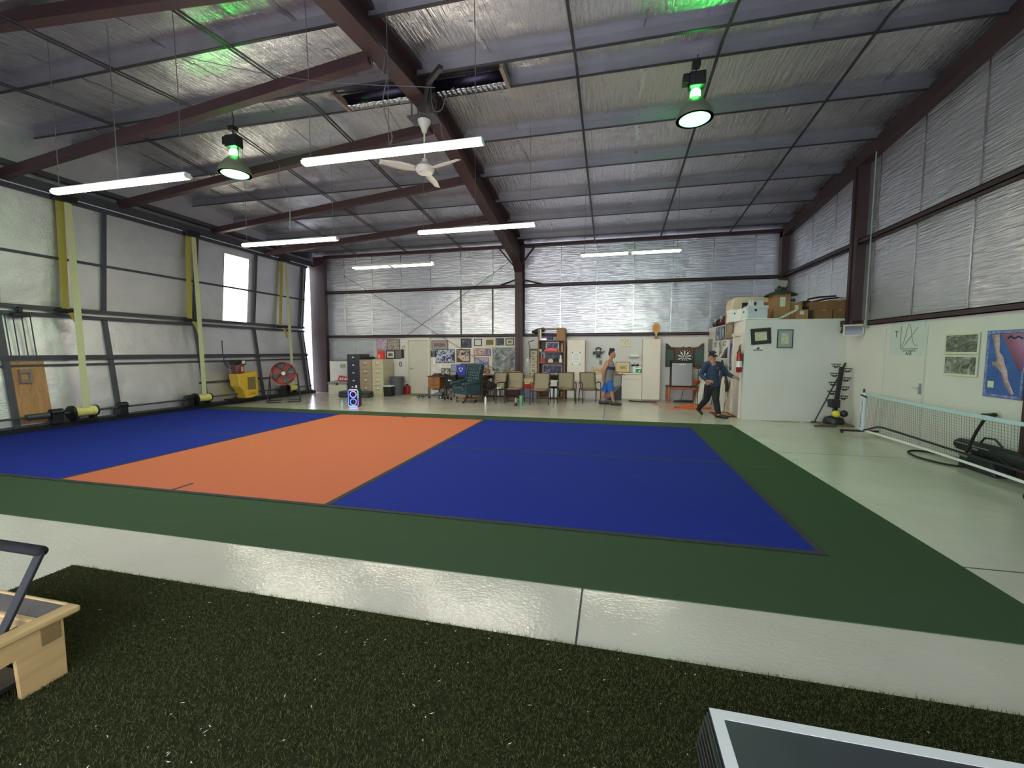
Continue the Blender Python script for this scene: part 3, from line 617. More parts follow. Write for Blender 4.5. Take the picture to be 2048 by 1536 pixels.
# dark table with a white border, bottom right
TZ = .76; a = fl(1418, 1415, TZ)
t = thing('border_table', 'charcoal table top with a white border line, bottom right corner', 'table', (a.x, a.y, 0))
TW, TD = 1.5, .95; bw = .027
MB().box(0, TW, -TD, 0, TZ - .022, TZ - .001).build('table_top', mat('charcoal_table_top', (48, 48, 54), .5, var=.22, scale=5), t, smooth=False)
MB().box(.0, TW, -bw, 0, TZ - .001, TZ).box(0, bw, -TD, -bw, TZ - .001, TZ).build('white_border', mat('table_line_white', (196, 196, 194), .6, var=.03), t, smooth=False)
m = MB()
for i in range(6): m.box(-.012 - .0035 * i, .0, -.17, -.004, TZ - .028 - .014 * i, TZ - .018 - .014 * i)
m.box(-.006, .0, -.17, 0, TZ - .09, TZ - .012).build('ribbed_corner_block', M_BLACK, t, bevel=.002)
MB().box(-.007, .0, -TD, -.17, TZ - .03, TZ - .008).build('side_trim', M_BLACK, t)
for lx, ly in ((.08, -.14), (1.4, -.14), (.08, -.85), (1.4, -.85)): MB().box(lx - .02, lx + .02, ly - .02, ly + .02, 0, TZ - .02).build('leg', M_BLACK, t)
# the far edge of a caster seen at the right border
# ================================================================== RIGHT SIDE: NET, BAGS, RACK, WALL
M_NET = mat('black_net_cord', (34, 38, 38), .7)
NP = fl(1727, 868); NQ = fl(2140, 992)       # net posts on the floor
NP = Vector((4.82, NP.y, 0)); NQ = Vector((4.60, 4.6, 0))
L = (NQ - NP); Ln = L.length; ang = math.atan2(L.y, L.x)
t = thing('pickleball_net', 'white banded portable court net on a black wheeled frame, standing along the right wall', 'net', (NP.x, NP.y, 0), ang)
NH = .80
def ntop(u): return NH - .05 * math.sin(PI * min(1, u)) * .6 + .0
def nbot(u): return .085 + .02 * math.sin(PI * min(1, u))
side = lambda u: .05 * math.sin(PI * min(1, u))
m = MB(); nv = 106; nh = 17
for i in range(nv + 1):
    u = i / nv; x = u * Ln; m.bar((x, side(u), nbot(u)), (x, side(u) * .2, ntop(u)), .0022, .0022, (1, 0, 0))
for j in range(nh + 1):
    w = j / nh
    for i in range(20):
        u, v = i / 20, (i + 1) / 20
        m.bar((u * Ln, side(u) * (1 - .8 * w), nbot(u) + (ntop(u) - nbot(u)) * w), (v * Ln, side(v) * (1 - .8 * w), nbot(v) + (ntop(v) - nbot(v)) * w), .0022, .0022)
m.build('mesh', M_NET, t, smooth=False)
def band(zf, h, nm, mm, sf=1):
    m = MB()
    for i in range(24):
        u, v = i / 24, (i + 1) / 24; m.bar((u * Ln, side(u) * sf, zf(u)), (v * Ln, side(v) * sf, zf(v)), .008, h)
    m.build(nm, mm, t, smooth=False)
band(lambda u: ntop(u) + .0, .05, 'top_band', mat('pale_blue_band', (176, 198, 206), .7, var=.04), .2); band(nbot, .035, 'bottom_band', M_WHITE)
MB().box(-.05, .07, -.03, .02, .07, NH + .02).build('post_sleeve', mat('white_sleeve', (206, 210, 222), .7, var=.03), t, bevel=.01)
text('PICKLEBALL', .055, t, (.035, -.032, .55), (PI / 2, -PI / 2, 0), mat('navy_ink', (38, 42, 78), .6), sx=1.0); text('Franklin', .085, t, (.0, -.032, .27), (PI / 2, -PI / 2, 0), M_BLACK, sx=1.0)
MB().cyl((0, 0, .05), (0, 0, NH + .09), .018, 12).build('post', M_BLACK, t); MB().bar((-.05, -.03, NH - .03), (.17, -.03, NH - .055), .012, .03).build('tension_strap', M_BLACK, t)
MB().bar((.0, .42, .06), (.0, -.36, .06), .035, .035).build('foot', M_BLACK, t)
for q in (.40, -.33):
    c = MB().cyl((-.012, q, .028), (.012, q, .028), .028, 14).build('caster', M_DGREY, t); MB().box(-.018, .018, q - .012, q + .012, .03, .05).build('fork', M_BLACK, c)
MB().tube([(.05, 0, .08), (.55, 0, .235), (.75, 0, .25), (2.3, 0, .235), (Ln, 0, .22)], .017, 10).build('centre_rail', M_BLACK, t)
MB().tube([(2.62, .03, .22), (2.66, .04, .36), (2.74, .05, .56), (2.84, .05, .72)], .018, 8).build('bent_support', M_BLACK, t)
q = fl(2046, 1000); MB
one(MB().cyl((q.x + .02, q.y, .035), (q.x + .06, q.y, .035), .035, 14).box(q.x + .02, q.x + .2, q.y - .02, q.y + .02, .05, .09), 'caster_foot', M_BLACK, 'small black caster at the right edge of the floor', 'caster')
# duffel bags on the floor under the net
p = Vector((4.94, 6.86, 0))
t = thing('duffel_bag', 'long black duffel bag lying on top of the dark case behind the net', 'bag', (p.x + .02, p.y - .05, .185), ang - .02)
m = MB(); m.tube([(-.62, 0, .09), (-.6, 0, .09), (0, 0, .095), (.6, 0, .09)], [.07, .085, .095, .09], 16, round_ends=True).build('bag_body', mat('black_nylon', (24, 25, 28), .55, bump=.15, bscale=20), t)
MB().tube([(-.2, -.02, .19), (-.12, -.03, .27), (.05, -.03, .28), (.16, -.02, .2)], .012, 8).build('carry_handle', M_BLACK, t); MB().bar((-.55, -.1, .13), (.1, -.112, .14), .002, .012).bar((-.2, -.105, .1), (-.1, -.105, .1), .002, .02).build('grey_print', mat('light_grey_print', (150, 150, 150), .6), t)
MB().tube([(.1, -.11, .15), (.4, -.16, .06), (.75, -.2, .01)], .014, 8, flat=.4).build('shoulder_strap', M_BLACK, t)
t = thing('equipment_case', 'dark grey case standing on the floor under the black duffel bag', 'case', (p.x - .0, p.y + .02, 0), ang)
MB().prism([(-.30, -.13, 0), (.34, -.13, 0), (.26, -.13, .19), (-.28, -.13, .19)], (0, .26, 0)).build('case_body', mat('dark_slate', (34, 36, 44), .5), t, bevel=.02); MB().bar((-.28, -.135, .17), (-.12, -.135, .17), .004, .03).build('printed_label', mat('light_grey_print', (150, 150, 150), .6), t)
c0 = fl(1812, 905); c1 = fl(1880, 931); c2 = fl(1915, 905)
hc = (c0 + c2) / 2
one(MB().tube([(4.84 + .26 * math.cos(a), 7.56 + .50 * math.sin(a), .014) for a in [i * 2 * PI / 28 for i in range(28)]], .014, 8, closed=True), 'rubber_hose', M_RUBBER, 'black hoop of hose lying on the floor by the net', 'hose')
p = xx(1978, 829, 5.06)
one(MB().tube([(5.06, p.y + .12, p.z - .01), (5.05, p.y, p.z), (5.05, p.y - .1, p.z + .01)], [.008, .014, .03], 8, round_ends=True), 'pry_bar', M_BLACK, 'short black bar sticking out along the right wall above the net', 'bar')
# flush door on the right wall
y0, y1 = xx(1848, 760, 5.1).y, xx(1767, 760, 5.1).y
dd = MB(); yd = (y0 + y1) / 2; w = (y1 - y0) / 2
t = thing('door_2', 'flush white door in the right wall behind the net', 'door', (5.1, yd, 0)); t['kind'] = 'structure'; del t['category']
MB().box(-.008, .003, -w + .01, w - .01, .02, 2.02).build('door_leaf', M_WALL, t, smooth=False)
MB().box(-.006, .003, -w - .02, -w + .004, 0, 2.05).box(-.006, .003, w - .004, w + .02, 0, 2.05).build('door_frame', mat('dull_white', (196, 198, 190), .5, var=.03), t, smooth=False)  # frame strips in a slightly duller white than the leaf
MB().cyl((-.05, -w + .07, 1.0), (0, -w + .07, 1.0), .012, 8).bar((-.05, -w + .06, 1.0), (-.05, -w + .18, 1.0), .014, .018).build('door_handle', M_CHROME, t); MB().box(-.012, -.005, -w + .03, -w + .1, .9, 1.08).build('lock_plate', M_ALU, t)
# ---- pictures and posters
def flat_at(plane, val, px0, py0, px1, py1):
    """centre, width, height and turn of a rectangle on a wall"""
    pc = ((px0 + px1) / 2, (py0 + py1) / 2)
    if plane == 'y':
        a, b = yy(px0, pc[1], val), yy(px1, pc[1], val); zt, zb = yy(pc[0], py0, val).z, yy(pc[0], py1, val).z
        return (a.x + b.x) / 2, val, zb, abs(b.x - a.x), zt - zb, 0
    a, b = xx(px0, pc[1], val), xx(px1, pc[1], val); zt, zb = xx(pc[0], py0, val).z, xx(pc[0], py1, val).z
    return val, (a.y + b.y) / 2, zb, abs(b.y - a.y), zt - zb, -PI / 2
def picture(plane, val, rect, label, prt, frame=None, fw=.02, mount=None, mw=.04, name='framed_picture', cat='picture', group=None, thick=.022, roll=0, curl=0):
    x, y, z, w, h, rz = flat_at(plane, val, *rect)
    if frame is None:
        m = MB()
        def f(u, v): return ((u - .5) * w, -.004 - curl * math.sin(PI * u) * .02 - curl * .03 * v * v, v * h)
        m.grid(f, 8, 6); o = m.build(name, prt, None, (0, 0, 0), solid=.0015); o.location = (x, y, z); o.rotation_euler = (0, roll, rz); return tag(o, label, cat, group)
    t = thing(name, label, cat, (x, y, z), rz, group); t.rotation_euler = (0, roll, rz)
    MB().frame(-w / 2, w / 2, 0, h, fw, -thick, -.001).build('frame', frame, t, smooth=False)
    q = fw
    if mount: MB().box(-w / 2 + fw, w / 2 - fw, -thick * .5, -.002, fw, h - fw).build('mount', mount, t, smooth=False); q = fw + mw
    MB().box(-w / 2 + q, w / 2 - q, -thick * .62, -.003, q, h - q).build('print', prt, t, smooth=False); return t
# right wall: chart, two aerial photographs, peninsula map
x, y, z, w, h, rz = flat_at('x', 5.095, 1781, 641, 1850, 711)
t = thing('wall_chart', 'white hand drawn curve chart on the right wall with T and AGE axes', 'chart', (x, y, z), rz)
MB().box(-w / 2, w / 2, -.006, -.001, 0, h).build('sheet', mat('chart_board', (200, 203, 198), .5, var=.03), t, smooth=False)
INK = mat('black_marker_ink', (40, 42, 44), .6)
ax = MB(); X0, Z0, X1, Z1 = -.16 * w, .2 * h, .34 * w, .85 * h
ax.bar((X0, -.008, Z0), (X1, -.008, Z0), .002, .006).bar((X0, -.008, Z0), (X0, -.008, Z1), .002, .006).bar((X0, -.008, Z0 - .02 * h), (X1, -.008, Z0 - .02 * h), .002, .004)
cv = [(X0 + (X1 - X0) * u, -.008, Z0 + .08 * h + .62 * h * math.exp(-((u - .45) / .2) ** 2)) for u in [i / 30 for i in range(31)]]
for a, b in zip(cv[:-1], cv[1:]): ax.bar(a, b, .002, .006)
ax.bar((X0 + .05 * w, -.008, Z0), (X1 - .02 * w, -.008, Z1 - .05 * h), .002, .006); ax.build('drawn_lines', INK, t, smooth=False)
text('T', .16, t, (-.3 * w, -.008, .62 * h), (PI / 2, 0, 0), INK); text('AGE', .085, t, (.10 * w, -.008, .055 * h), (PI / 2, 0, 0), INK)
text('10 20 30 40 50 60', .035, t, (.1 * w, -.008, .13 * h), (PI / 2, 0, 0), INK, sx=1.3)
GREYPH = printed('grey_aerial_print', [(.35, (60, 60, 54)), (.5, (104, 104, 96)), (.7, (180, 180, 168))], 5, 8, 2.0, stretch=(1, 1, 2.5)); GREYPH2 = printed('grey_rock_print', [(.32, (40, 40, 36)), (.5, (128, 128, 116)), (.68, (196, 194, 180))], 9, 6, 1.5)
PALE = mat('yellowed_paper', (206, 206, 180), .7, var=.04)
picture('x', 5.09, (1890, 666, 1960, 708), 'upper of two black and white landscape photographs on the right wall', GREYPH, PALE, .03, name='landscape_photograph', thick=.008, group='landscape photographs')
picture('x', 5.09, (1887, 710, 1956, 752), 'lower of two black and white landscape photographs, wavy edged, on the right wall', GREYPH2, PALE, .03, name='landscape_photograph', thick=.008, group='landscape photographs')
x, y, z, w, h, rz = flat_at('x', 5.09, 1971, 660, 2052, 797)
t = thing('peninsula_map', 'large blue map of a long peninsula on the right wall', 'map', (x, y, z), rz)
MB().box(-w / 2, w / 2, -.006, -.001, 0, h).build('sheet', printed('sea_blue_print', [(.35, (48, 84, 150)), (.65, (66, 104, 172))], 3), t, smooth=False)
MB().frame(-w / 2 + .01, w / 2 - .01, .01, h - .01, .03, -.0075, -.006).build('map_border', printed('lilac_border', [(.4, (92, 88, 140)), (.6, (150, 158, 196))], 22), t, smooth=False)
def mp(pts): return [((u - .5) * w, -.009, v * h) for u, v in pts]
MB().poly(mp([(.13, .93), (.33, .95), (.36, .80), (.36, .68), (.48, .60), (.52, .50), (.60, .40), (.63, .28), (.70, .20), (.80, .08), (.74, .05), (.66, .12), (.55, .20), (.50, .28), (.46, .36), (.36, .43), (.22, .47), (.18, .54), (.28, .52), (.32, .56), (.26, .66), (.22, .75), (.18, .85)])).build('peninsula', printed('sandy_land', [(.4, (200, 172, 168)), (.6, (176, 140, 148))], 14), t, solid=.002)
MB().poly(mp([(.38, .95), (.95, .95), (.95, .40), (.86, .42), (.72, .55), (.62, .68), (.50, .82)])).build('mainland', printed('rose_land', [(.35, (176, 98, 132)), (.65, (150, 110, 150))], 7), t, solid=.002)
MB().box(-.38 * w, -.22 * w, -.009, -.006, .14 * h, .24 * h).build('map_legend', PALE, t); MB().tube(mp([(.55, .88), (.62, .91), (.7, .87), (.8, .9), (.9, .87)]), .012, 6).build('map_title', mat('navy_ink', (38, 42, 78), .6), t)
# box lamp with cable coil and conduit at the corner of the office
p = xx(1709, 661, 5.05)
t = thing('wall_floodlight', 'cream framed black floodlight box on the right wall beside the office', 'light', (5.0, p.y - .08, p.z - .12), R(-28))
MB().box(-.17, .17, -.16, 0, 0, .22).build('housing', M_CREAM, t, bevel=.012); MB().box(-.145, .145, -.168, -.16, .02, .20).build('glass', mat('black_glass', (22, 22, 28), .1), t); MB().box(-.18, .18, -.19, .0, .22, .235).build('hood', M_CREAM, t)
one(MB().tube([(5.0 + .02 * math.cos(a), 10.86 + .11 * math.cos(a) + .01 * a, p.z + .1 + .13 * math.sin(a)) for a in [i * PI / 9 for i in range(46)]], .010, 6), 'coiled_cable', M_BLACK, 'coil of black cable hanging at the office corner beside the floodlight', 'cable')
q = xx(1737, 620, 5.08)
one(MB().cyl((5.04, q.y, 2.2), (5.04, q.y, 5.6), .012, 8).box(5.03, 5.1, q.y - .04, q.y + .04, 2.1, 2.26), 'conduit_pipe', M_GPAINT, 'thin grey conduit rising on the right wall above the floodlight', 'pipe')
# ball rack tower in the corner, mop, dustpan
p = Vector((4.80, 10.58, 0))
one(MB().box(p.x - .26, p.x + .30, p.y - .22, p.y + .18, 0, .035), 'base_board', wood('brown_board', (104, 78, 58), (130, 100, 78)), 'brown board on the floor under the black ball rack', 'board')
t = thing('ball_rack', 'black upright rack with wire ball rings in the corner by the office', 'rack', (p.x, p.y, .035))
MB().lathe([(.19, 0), (.2, .05), (.17, .13), (.08, .16)], seg=20).build('base', M_BLACK, t); MB().bar((0, 0, .12), (.10, 0, 1.25), .07, .07, (0, 1, 0)).build('pole', M_BLACK, t)
for i in range(9):
    z = .42 + .10 * i; s = -1 if i % 2 == 0 else 1; cx = .008 + .075 * z + s * .115
    m = MB()
    for rr, dz in ((.085, 0), (.06, -.05), (.03, -.075)): m.tube([(cx + rr * math.cos(a), rr * math.sin(a), z + dz + .09) for a in [k * PI / 7 for k in range(14)]], .006, 5, closed=True)
    for a in (0, PI / 2, PI, 1.5 * PI): m.tube([(cx + .085 * math.cos(a), .085 * math.sin(a), z + .09), (cx + .06 * math.cos(a), .06 * math.sin(a), z + .04), (cx, 0, z + .01)], .005, 5)
    m.build('ball_ring', M_BLACK, t)
MB().box(-.12, .06, -.12, .04, .36, .54).build('control_box', M_BLACK, t, bevel=.012)
one(MB().ell((p.x - .05, p.y - .19, .27), (.075, .075, .075)), 'yellow_ball', mat('yellow_ball', (226, 206, 60), .5), 'yellow ball at the foot of the black ball rack', 'ball')
one(MB().ell((p.x + .10, p.y - .19, .28), (.075, .075, .075)), 'black_ball', M_BLACK, 'black ball beside the yellow one at the foot of the ball rack', 'ball')
a = fl(1629, 845.5); b = yy(1691, 727, 10.86)
t = thing('push_broom', 'long black handled broom leaning in the corner by the ball rack', 'broom', (a.x, a.y, 0))
MB().tube([(0, 0, .03), (b.x - a.x, b.y - a.y, b.z)], .014, 8).tube([(b.x - a.x - .05, b.y - a.y, b.z - .1), (b.x - a.x, b.y - a.y, b.z)], .022, 8, round_ends=True).build('handle', M_BLACK, t); MB().box(-.06, .04, -.03, .03, 0, .03).build('head', M_BLACK, t)
p = fl(1655, 853)
t = thing('dustpan', 'dark grey dustpan lying on the floor near the ball rack', 'dustpan', (p.x, p.y, .0), .2)
MB().prism([(-.3, -.02, 0), (.08, -.12, 0), (.2, .0, 0), (.0, .12, 0)], (0, 0, .03)).build('pan', M_DGREY, t); MB().tube([(.12, .02, .02), (.28, .08, .03)], .016, 8).build('handle', M_DGREY, t)
m = MB()
for i in range(60):
    x = 3.5 + 1.15 * random.random(); y = 10.72 + .18 * random.random(); r = .006 + .02 * random.random(); m.ell((x, y, .004), (r * 1.6, r, .005), 6, 4)
one(m, 'swept_debris', mat('sweepings', (150, 140, 116), .9, var=.4, scale=20), 'line of swept dirt along the foot of the office wall', 'debris', kind='stuff')
# ================================================================== WHITE OFFICE BLOCK
OX, OY, OZ = 3.05, 10.95, 2.36
of = MB(); of.box(OX, XR - .1, OY, YB - .06, 0, OZ)
office = of.build('wall_office', M_WALL, None, (OX, OY, 0), smooth=False); struct(office, 'low white office block in the back right corner')
MB().box(OX - .012, OX - .001, OY, YB - .06, OZ - .03, OZ + .012).box(OX - .01, XR - .12, OY - .012, OY - .001, OZ - .012, OZ + .012).build('roof_edge', mat('grey_white_edge', (190, 190, 184), .6), office, (OX, OY, 0), smooth=False)
d0, d1 = xx(1483, 740, OX).y, xx(1466, 740, OX).y; zt = 2.03
t = thing('door_3', 'white door in the left side of the office block', 'door', (OX, (d0 + d1) / 2, 0), -PI / 2); t['kind'] = 'structure'; del t['category']
w = (d1 - d0) / 2
MB().box(-w + .05, w - .05, -.02, -.002, .01, zt - .05).build('door_leaf', M_CREAM, t, bevel=.003)
MB().box(-w, -w + .05, -.035, -.001, 0, zt).box(w - .05, w, -.035, -.001, 0, zt).box(-w - .02, w + .02, -.05, -.001, zt - .04, zt + .04).build('door_frame', M_CREAM, t, bevel=.004)
kb = xx(1475, 756, OX - .05)
kx = -(kb.y - (d0 + d1) / 2)
MB().cyl((kx, -.06, kb.z), (kx, -.018, kb.z), .012, 8).ell((kx, -.07, kb.z), (.03, .022, .03)).build('door_knob', M_CHROME, t)
# posters on the office side wall
picture('x', OX, (1416.5, 678, 1425, 705), 'narrow grey notice sheet at the back end of the office side wall', mat('grey_notice', (150, 148, 142), .7, var=.15, scale=12), name='notice_sheet', cat='poster')
picture('x', OX - .004, (1433, 653.5, 1449.5, 680), 'framed print of a dark bird on a pale blue ground, on the office side wall', printed('bird_print', [(.40, (40, 50, 60)), (.5, (140, 160, 178)), (.7, (176, 194, 208))], 3, 3, 1), M_DKFRAME, .02)
picture('x', OX - .004, (1453, 647, 1467, 678), 'tall ochre picture in a brown frame beside the office door', printed('ochre_print', [(.35, (112, 92, 56)), (.6, (160, 136, 92)), (.75, (140, 126, 100))], 9), mat('brown_wood_frame', (84, 62, 46), .5), .025)
t = picture('x', OX - .001, (1426, 680, 1457, 717), 'black and white poster with a dark mountain corner and large letters', M_PAPER, mat('poster_white_edge', (214, 212, 206), .7, var=.02), .01, name='mountain_poster', cat='poster', thick=.004)
x, y, z, w, h, rz = flat_at('x', OX, 1426, 680, 1457, 717)
MB().poly([(.05 * w, -.006, .04 * h), (.46 * w, -.006, .04 * h), (.46 * w, -.006, .62 * h), (.30 * w, -.006, .46 * h), (.18 * w, -.006, .2 * h)]).build('mountain', printed('rock_black', [(.4, (26, 26, 26)), (.6, (70, 70, 68))], 9), t, solid=.001)
MB().poly([(-.1 * w, -.005, .9 * h), (.1 * w, -.005, .98 * h), (.2 * w, -.005, .7 * h), (.12 * w, -.005, .3 * h), (-.06 * w, -.005, .12 * h), (-.02 * w, -.005, .5 * h)]).build('pale_figure', printed('snow_grey', [(.4, (150, 146, 142)), (.6, (200, 196, 190))], 12), t, solid=.001)
text('EST', .19, t, (-.3 * w, -.007, .74 * h), (PI / 2, 0, 0), INK); text('XCT', .19, t, (.26 * w, -.007, .78 * h), (PI / 2, 0, 0), INK)
picture('x', OX - .003, (1459.5, 679, 1467, 741), 'tall narrow blue and white banner beside the office door', printed('blue_banner', [(.44, (56, 60, 138)), (.56, (206, 206, 220))], 2.2, 3, 1.2, stretch=(1, 7, 1)), name='blue_banner', cat='poster')
# certificates on the office front
CERT = printed('certificate_print', [(.4, (206, 204, 172)), (.62, (168, 170, 140))], 30, 2, 0, stretch=(.4, 1, 2))
t = picture('y', OY - .002, (1503, 656.5, 1543, 688.5), 'tilted certificate in a wide dark mount on the office front', CERT, M_DKFRAME, .015, mat('dark_brown_mount', (48, 42, 36), .6), .07, name='certificate', roll=R(-4.5))
t = picture('y', OY - .002, (1554, 659, 1585.5, 696), 'certificate with a grey mount in a thin black frame on the office front', CERT, M_BLACK, .014, mat('grey_mount', (150, 156, 154), .6, var=.03), .07, name='certificate')
p = yy(1515.5, 700, OY)
t = thing('bird_plaque', 'small white sticker of a bird on a black bar below the tilted certificate', 'sticker', (p.x, OY, p.z - .01))
MB().box(-.1, .1, -.003, -.001, -.0, .11).build('backing', M_PAPER, t); MB().box(-.1, .1, -.006, -.003, 0, .018).build('black_bar', M_BLACK, t)
MB().poly([(-.05, -.005, .05), (-.01, -.005, .06), (.04, -.005, .1), (.02, -.005, .06), (.05, -.005, .04), (0, -.005, .03)]).build('bird_mark', M_BLACK, t, solid=.001)
# fire extinguisher on the office corner
p = xx(1482, 720, OX - .08)
t = thing('fire_extinguisher', 'red fire extinguisher hanging on the office corner beside the door', 'fire extinguisher', (OX - .085, 11.0, p.z - .30))
M_FIRE = mat('fire_red', (150, 24, 32), .3, var=.05)
MB().lathe([(.05, 0), (.062, .02), (.062, .38), (.05, .45), (.03, .49), (.028, .51)], seg=20).build('cylinder', M_FIRE, t); MB().lathe([(.0635, .13), (.0635, .27)], seg=20).build('label', M_PAPER, t)
MB().cyl((0, 0, .5), (0, 0, .56), .03, 12).bar((0, .06, .57), (0, -.10, .60), .025, .014).bar((0, .06, .60), (0, -.08, .66), .025, .012).build('valve', M_BLACK, t); MB().tube([(0, .03, .54), (-.02, .10, .48), (-.02, .1, .2)], .012, 8).build('hose', M_BLACK, t)
MB().box(.04, .084, -.03, .03, .2, .45).build('wall_hook', M_DGREY, t)
# ------------------------------------------------------------------ boxes on the office roof
TOPZ = OZ + .002
def roofbox(name, label, cat, rect, Y, depth, m, group=None, z0=None, tape=True, rz=0, labelm=None):
    a, b = yy(rect[0], rect[3], Y), yy(rect[2], rect[3], Y); zb = a.z if z0 is None else z0; zt = yy(rect[0], rect[1], Y).z
    t = thing(name, label, cat, ((a.x + b.x) / 2, Y + depth / 2, zb), rz, group); w = abs(b.x - a.x) / 2; d = depth / 2; h = max(.05, zt - zb)
    MB().box(-w, w, -d, d, 0, h).build('carton', m, t, bevel=.006)
    if tape: MB().box(-.03, .03, -d - .001, d + .001, h - .02, h + .0015).build('tape_strip', mat('tan_tape', (186, 152, 108), .4), t)
    if labelm: MB().box(-w * .3, w * .35, -d - .002, -d, h * .5, h * .85).build('paper_label', labelm, t)
    return t, w, d, h
YA = OY + .12
G = 'cardboard boxes on the office roof'
t1 = roofbox('cardboard_box', 'tall cardboard box under the green sled on the office roof', 'box', (1547, 586, 1580, 634), YA + .25, .4, M_CARD, G, TOPZ, labelm=PALE)
roofbox('cardboard_box', 'reddish cardboard box half hidden behind the tall box on the office roof', 'box', (1534, 604, 1555, 632), YA + .68, .4, M_CARD2, G, TOPZ)
t2 = roofbox('cardboard_box', 'cardboard box with a square label, just right of the tall box', 'box', (1580.5, 605, 1604, 630), YA + .32, .4, M_CARD, G, TOPZ, labelm=PALE)
roofbox('cardboard_box', 'low labelled cardboard box at the front edge of the office roof', 'box', (1590, 619.5, 1616, 637), YA, .28, M_CARD, G, TOPZ, labelm=PALE)
t3 = roofbox('cardboard_box', 'left of two low cardboard boxes near the wall column', 'box', (1630, 620, 1664, 637.5), YA, .5, M_CARD2, G, TOPZ)
t4 = roofbox('cardboard_box', 'low cardboard box nearest the wall column', 'box', (1666, 619.5, 1693, 637.5), YA, .5, M_CARD2, G, TOPZ)
zz = yy(1660, 619.5, YA).z + .004
roofbox('cardboard_box', 'cardboard box resting on the two low boxes, nearest the column', 'box', (1659, 600, 1695, 620), YA + .04, .5, M_CARD2, G, zz)
roofbox('cardboard_box', 'open cardboard tray resting on the left low box', 'box', (1620, 603, 1657, 620), YA + .1, .45, M_CARD2, G, zz, tape=False)
roofbox('dark_carton', 'dark carton standing in the gap between the boxes on the office roof', 'box', (1617, 612, 1629, 637), YA + .15, .4, mat('dark_carton', (58, 52, 48), .7), None, TOPZ, tape=False)
roofbox('blue_bin', 'dark blue bin behind the boxes under the black tubes', 'bin', (1605, 602, 1621, 630), YA + .75, .3, mat('dark_blue_plastic', (36, 42, 66), .5), None, TOPZ, tape=False)
# bankers boxes
def bankers(name, label, rect, Y, depth, m, lid):
    t, w, d, h = roofbox(name, label, 'box', rect, Y, depth, m, 'white file boxes on the office roof', TOPZ, tape=False)
    MB().box(-w * .35, -w * .1, -d - .001, -d, h * .62, h * .78).build('hand_hole', M_BLACK, t)
    if lid: MB().box(-w - .012, w + .012, -d - .012, d + .012, h - .07, h + .008).build('lid', m, t, bevel=.004)
    return t, w, d, h
bankers('file_box', 'white file box at the left front corner of the office roof', (1461, 620, 1481, 641), YA + .55, .35, M_WHITE, True); bankers('file_box', 'white file box with a round hole, second from the office corner', (1481, 617, 1496, 639), YA + .15, .38, M_WHITE, False)
t, w, d, h = bankers('file_box', 'pale grey file box with tilted lid at the office front edge', (1496, 612, 1535, 636), YA, .36, mat('pale_grey_plastic', (186, 190, 192), .5, var=.04), True)
MB().prism([(-w * .2, -d, h), (w * .6, -d, h), (w * .5, -d, h + .13), (-w * .1, -d, h + .13)], (0, .02, 0)).build('handle_flap', mat('pale_grey_plastic', (186, 190, 192), .5), t)
m = MB(); m.prism([(-w * .95, -d * .4, h + .01), (-w * .75, -d * .4, h + .16), (-w * .62, -d * .4, h + .14), (-w * .5, -d * .4, h + .01)], (0, .03, 0)).prism([(-w * .6, -d * .3, h + .01), (-w * .4, -d * .3, h + .17), (-w * .2, -d * .3, h + .01)], (0, .03, 0)); m.build('loose_papers', M_PAPER, t)
# pet carrier
Y = YA + 1.15; a, b = yy(1464, 600, Y), yy(1546, 600, Y); w = (b.x - a.x) / 2; zt = yy(1505, 593.5, Y).z; h = zt - TOPZ
t = thing('pet_carrier', 'beige plastic pet carrier behind the white boxes on the office roof', 'pet carrier', ((a.x + b.x) / 2, Y + .3, TOPZ))
pr = [(-w, 0), (w, 0), (w, h * .72), (w * .93, h * .93), (w * .8, h), (-w * .8, h), (-w * .93, h * .93), (-w, h * .72)]
MB().prism([(x, -.3, z) for x, z in pr], (0, .6, 0)).build('shell', mat('beige_shell', (206, 190, 158), .5, var=.04), t, bevel=.03, seg=3)
MB().box(-w * .5, w * .62, -.305, -.30, h * .35, h * .78).build('dark_opening', M_BLACK, t); m = MB()
for i in range(15): x = -w * .48 + w * 1.08 * i / 14; m.cyl((x, -.312, h * .35), (x, -.312, h * .78), .005, 6)
for i in range(5): z = h * (.37 + .1 * i); m.cyl((-w * .5, -.314, z), (w * .62, -.314, z), .005, 6)
m.build('wire_grille', M_DGREY, t); MB().box(-w, w, -.31, .31, h * .30, h * .34).build('seam_rim', mat('beige_shell', (206, 190, 158), .5), t)
# maroon bags, small tan box, papers, leaning book, sled, stand, tin, tubes
def at_x(px, py, X): return xx(px, py, X)
q0, q1 = at_x(1428, 652, OX + .15), at_x(1466, 640, OX + .15)
for f, lab, mm, rr in ((.18, 'black bag at the back end of the office roof', M_BLACK, .17), (.5, 'dark maroon bag in the row at the left edge of the office roof', mat('maroon_fabric', (84, 34, 44), .8), .2), (.84, 'maroon bag beside the small tan box on the office roof', mat('maroon_fabric2', (104, 36, 48), .8), .2)):
    p = q0.lerp(q1, f); t = thing('sports_bag', lab, 'bag', (OX + .28, p.y, TOPZ), group='bags on the office roof')
    MB().tube([(-.15, -.3, .13), (0, -.1, rr * .9), (0, .15, rr * .9), (-.1, .3, .12)], [.10, rr * .8, rr * .8, .10], 12, round_ends=True).build('bag_body', mm, t); MB().tube([(-.15, -.22, .12), (-.2, -.05, rr * 1.5), (-.15, .15, .15)], .015, 6).build('strap', M_PAPER, t)
for ob in [o for o in bpy.data.objects if o.name.startswith('bag_body')]:
    zmin = min((v.co.z for v in ob.data.vertices)); ob.location.z -= min(zmin, 0)
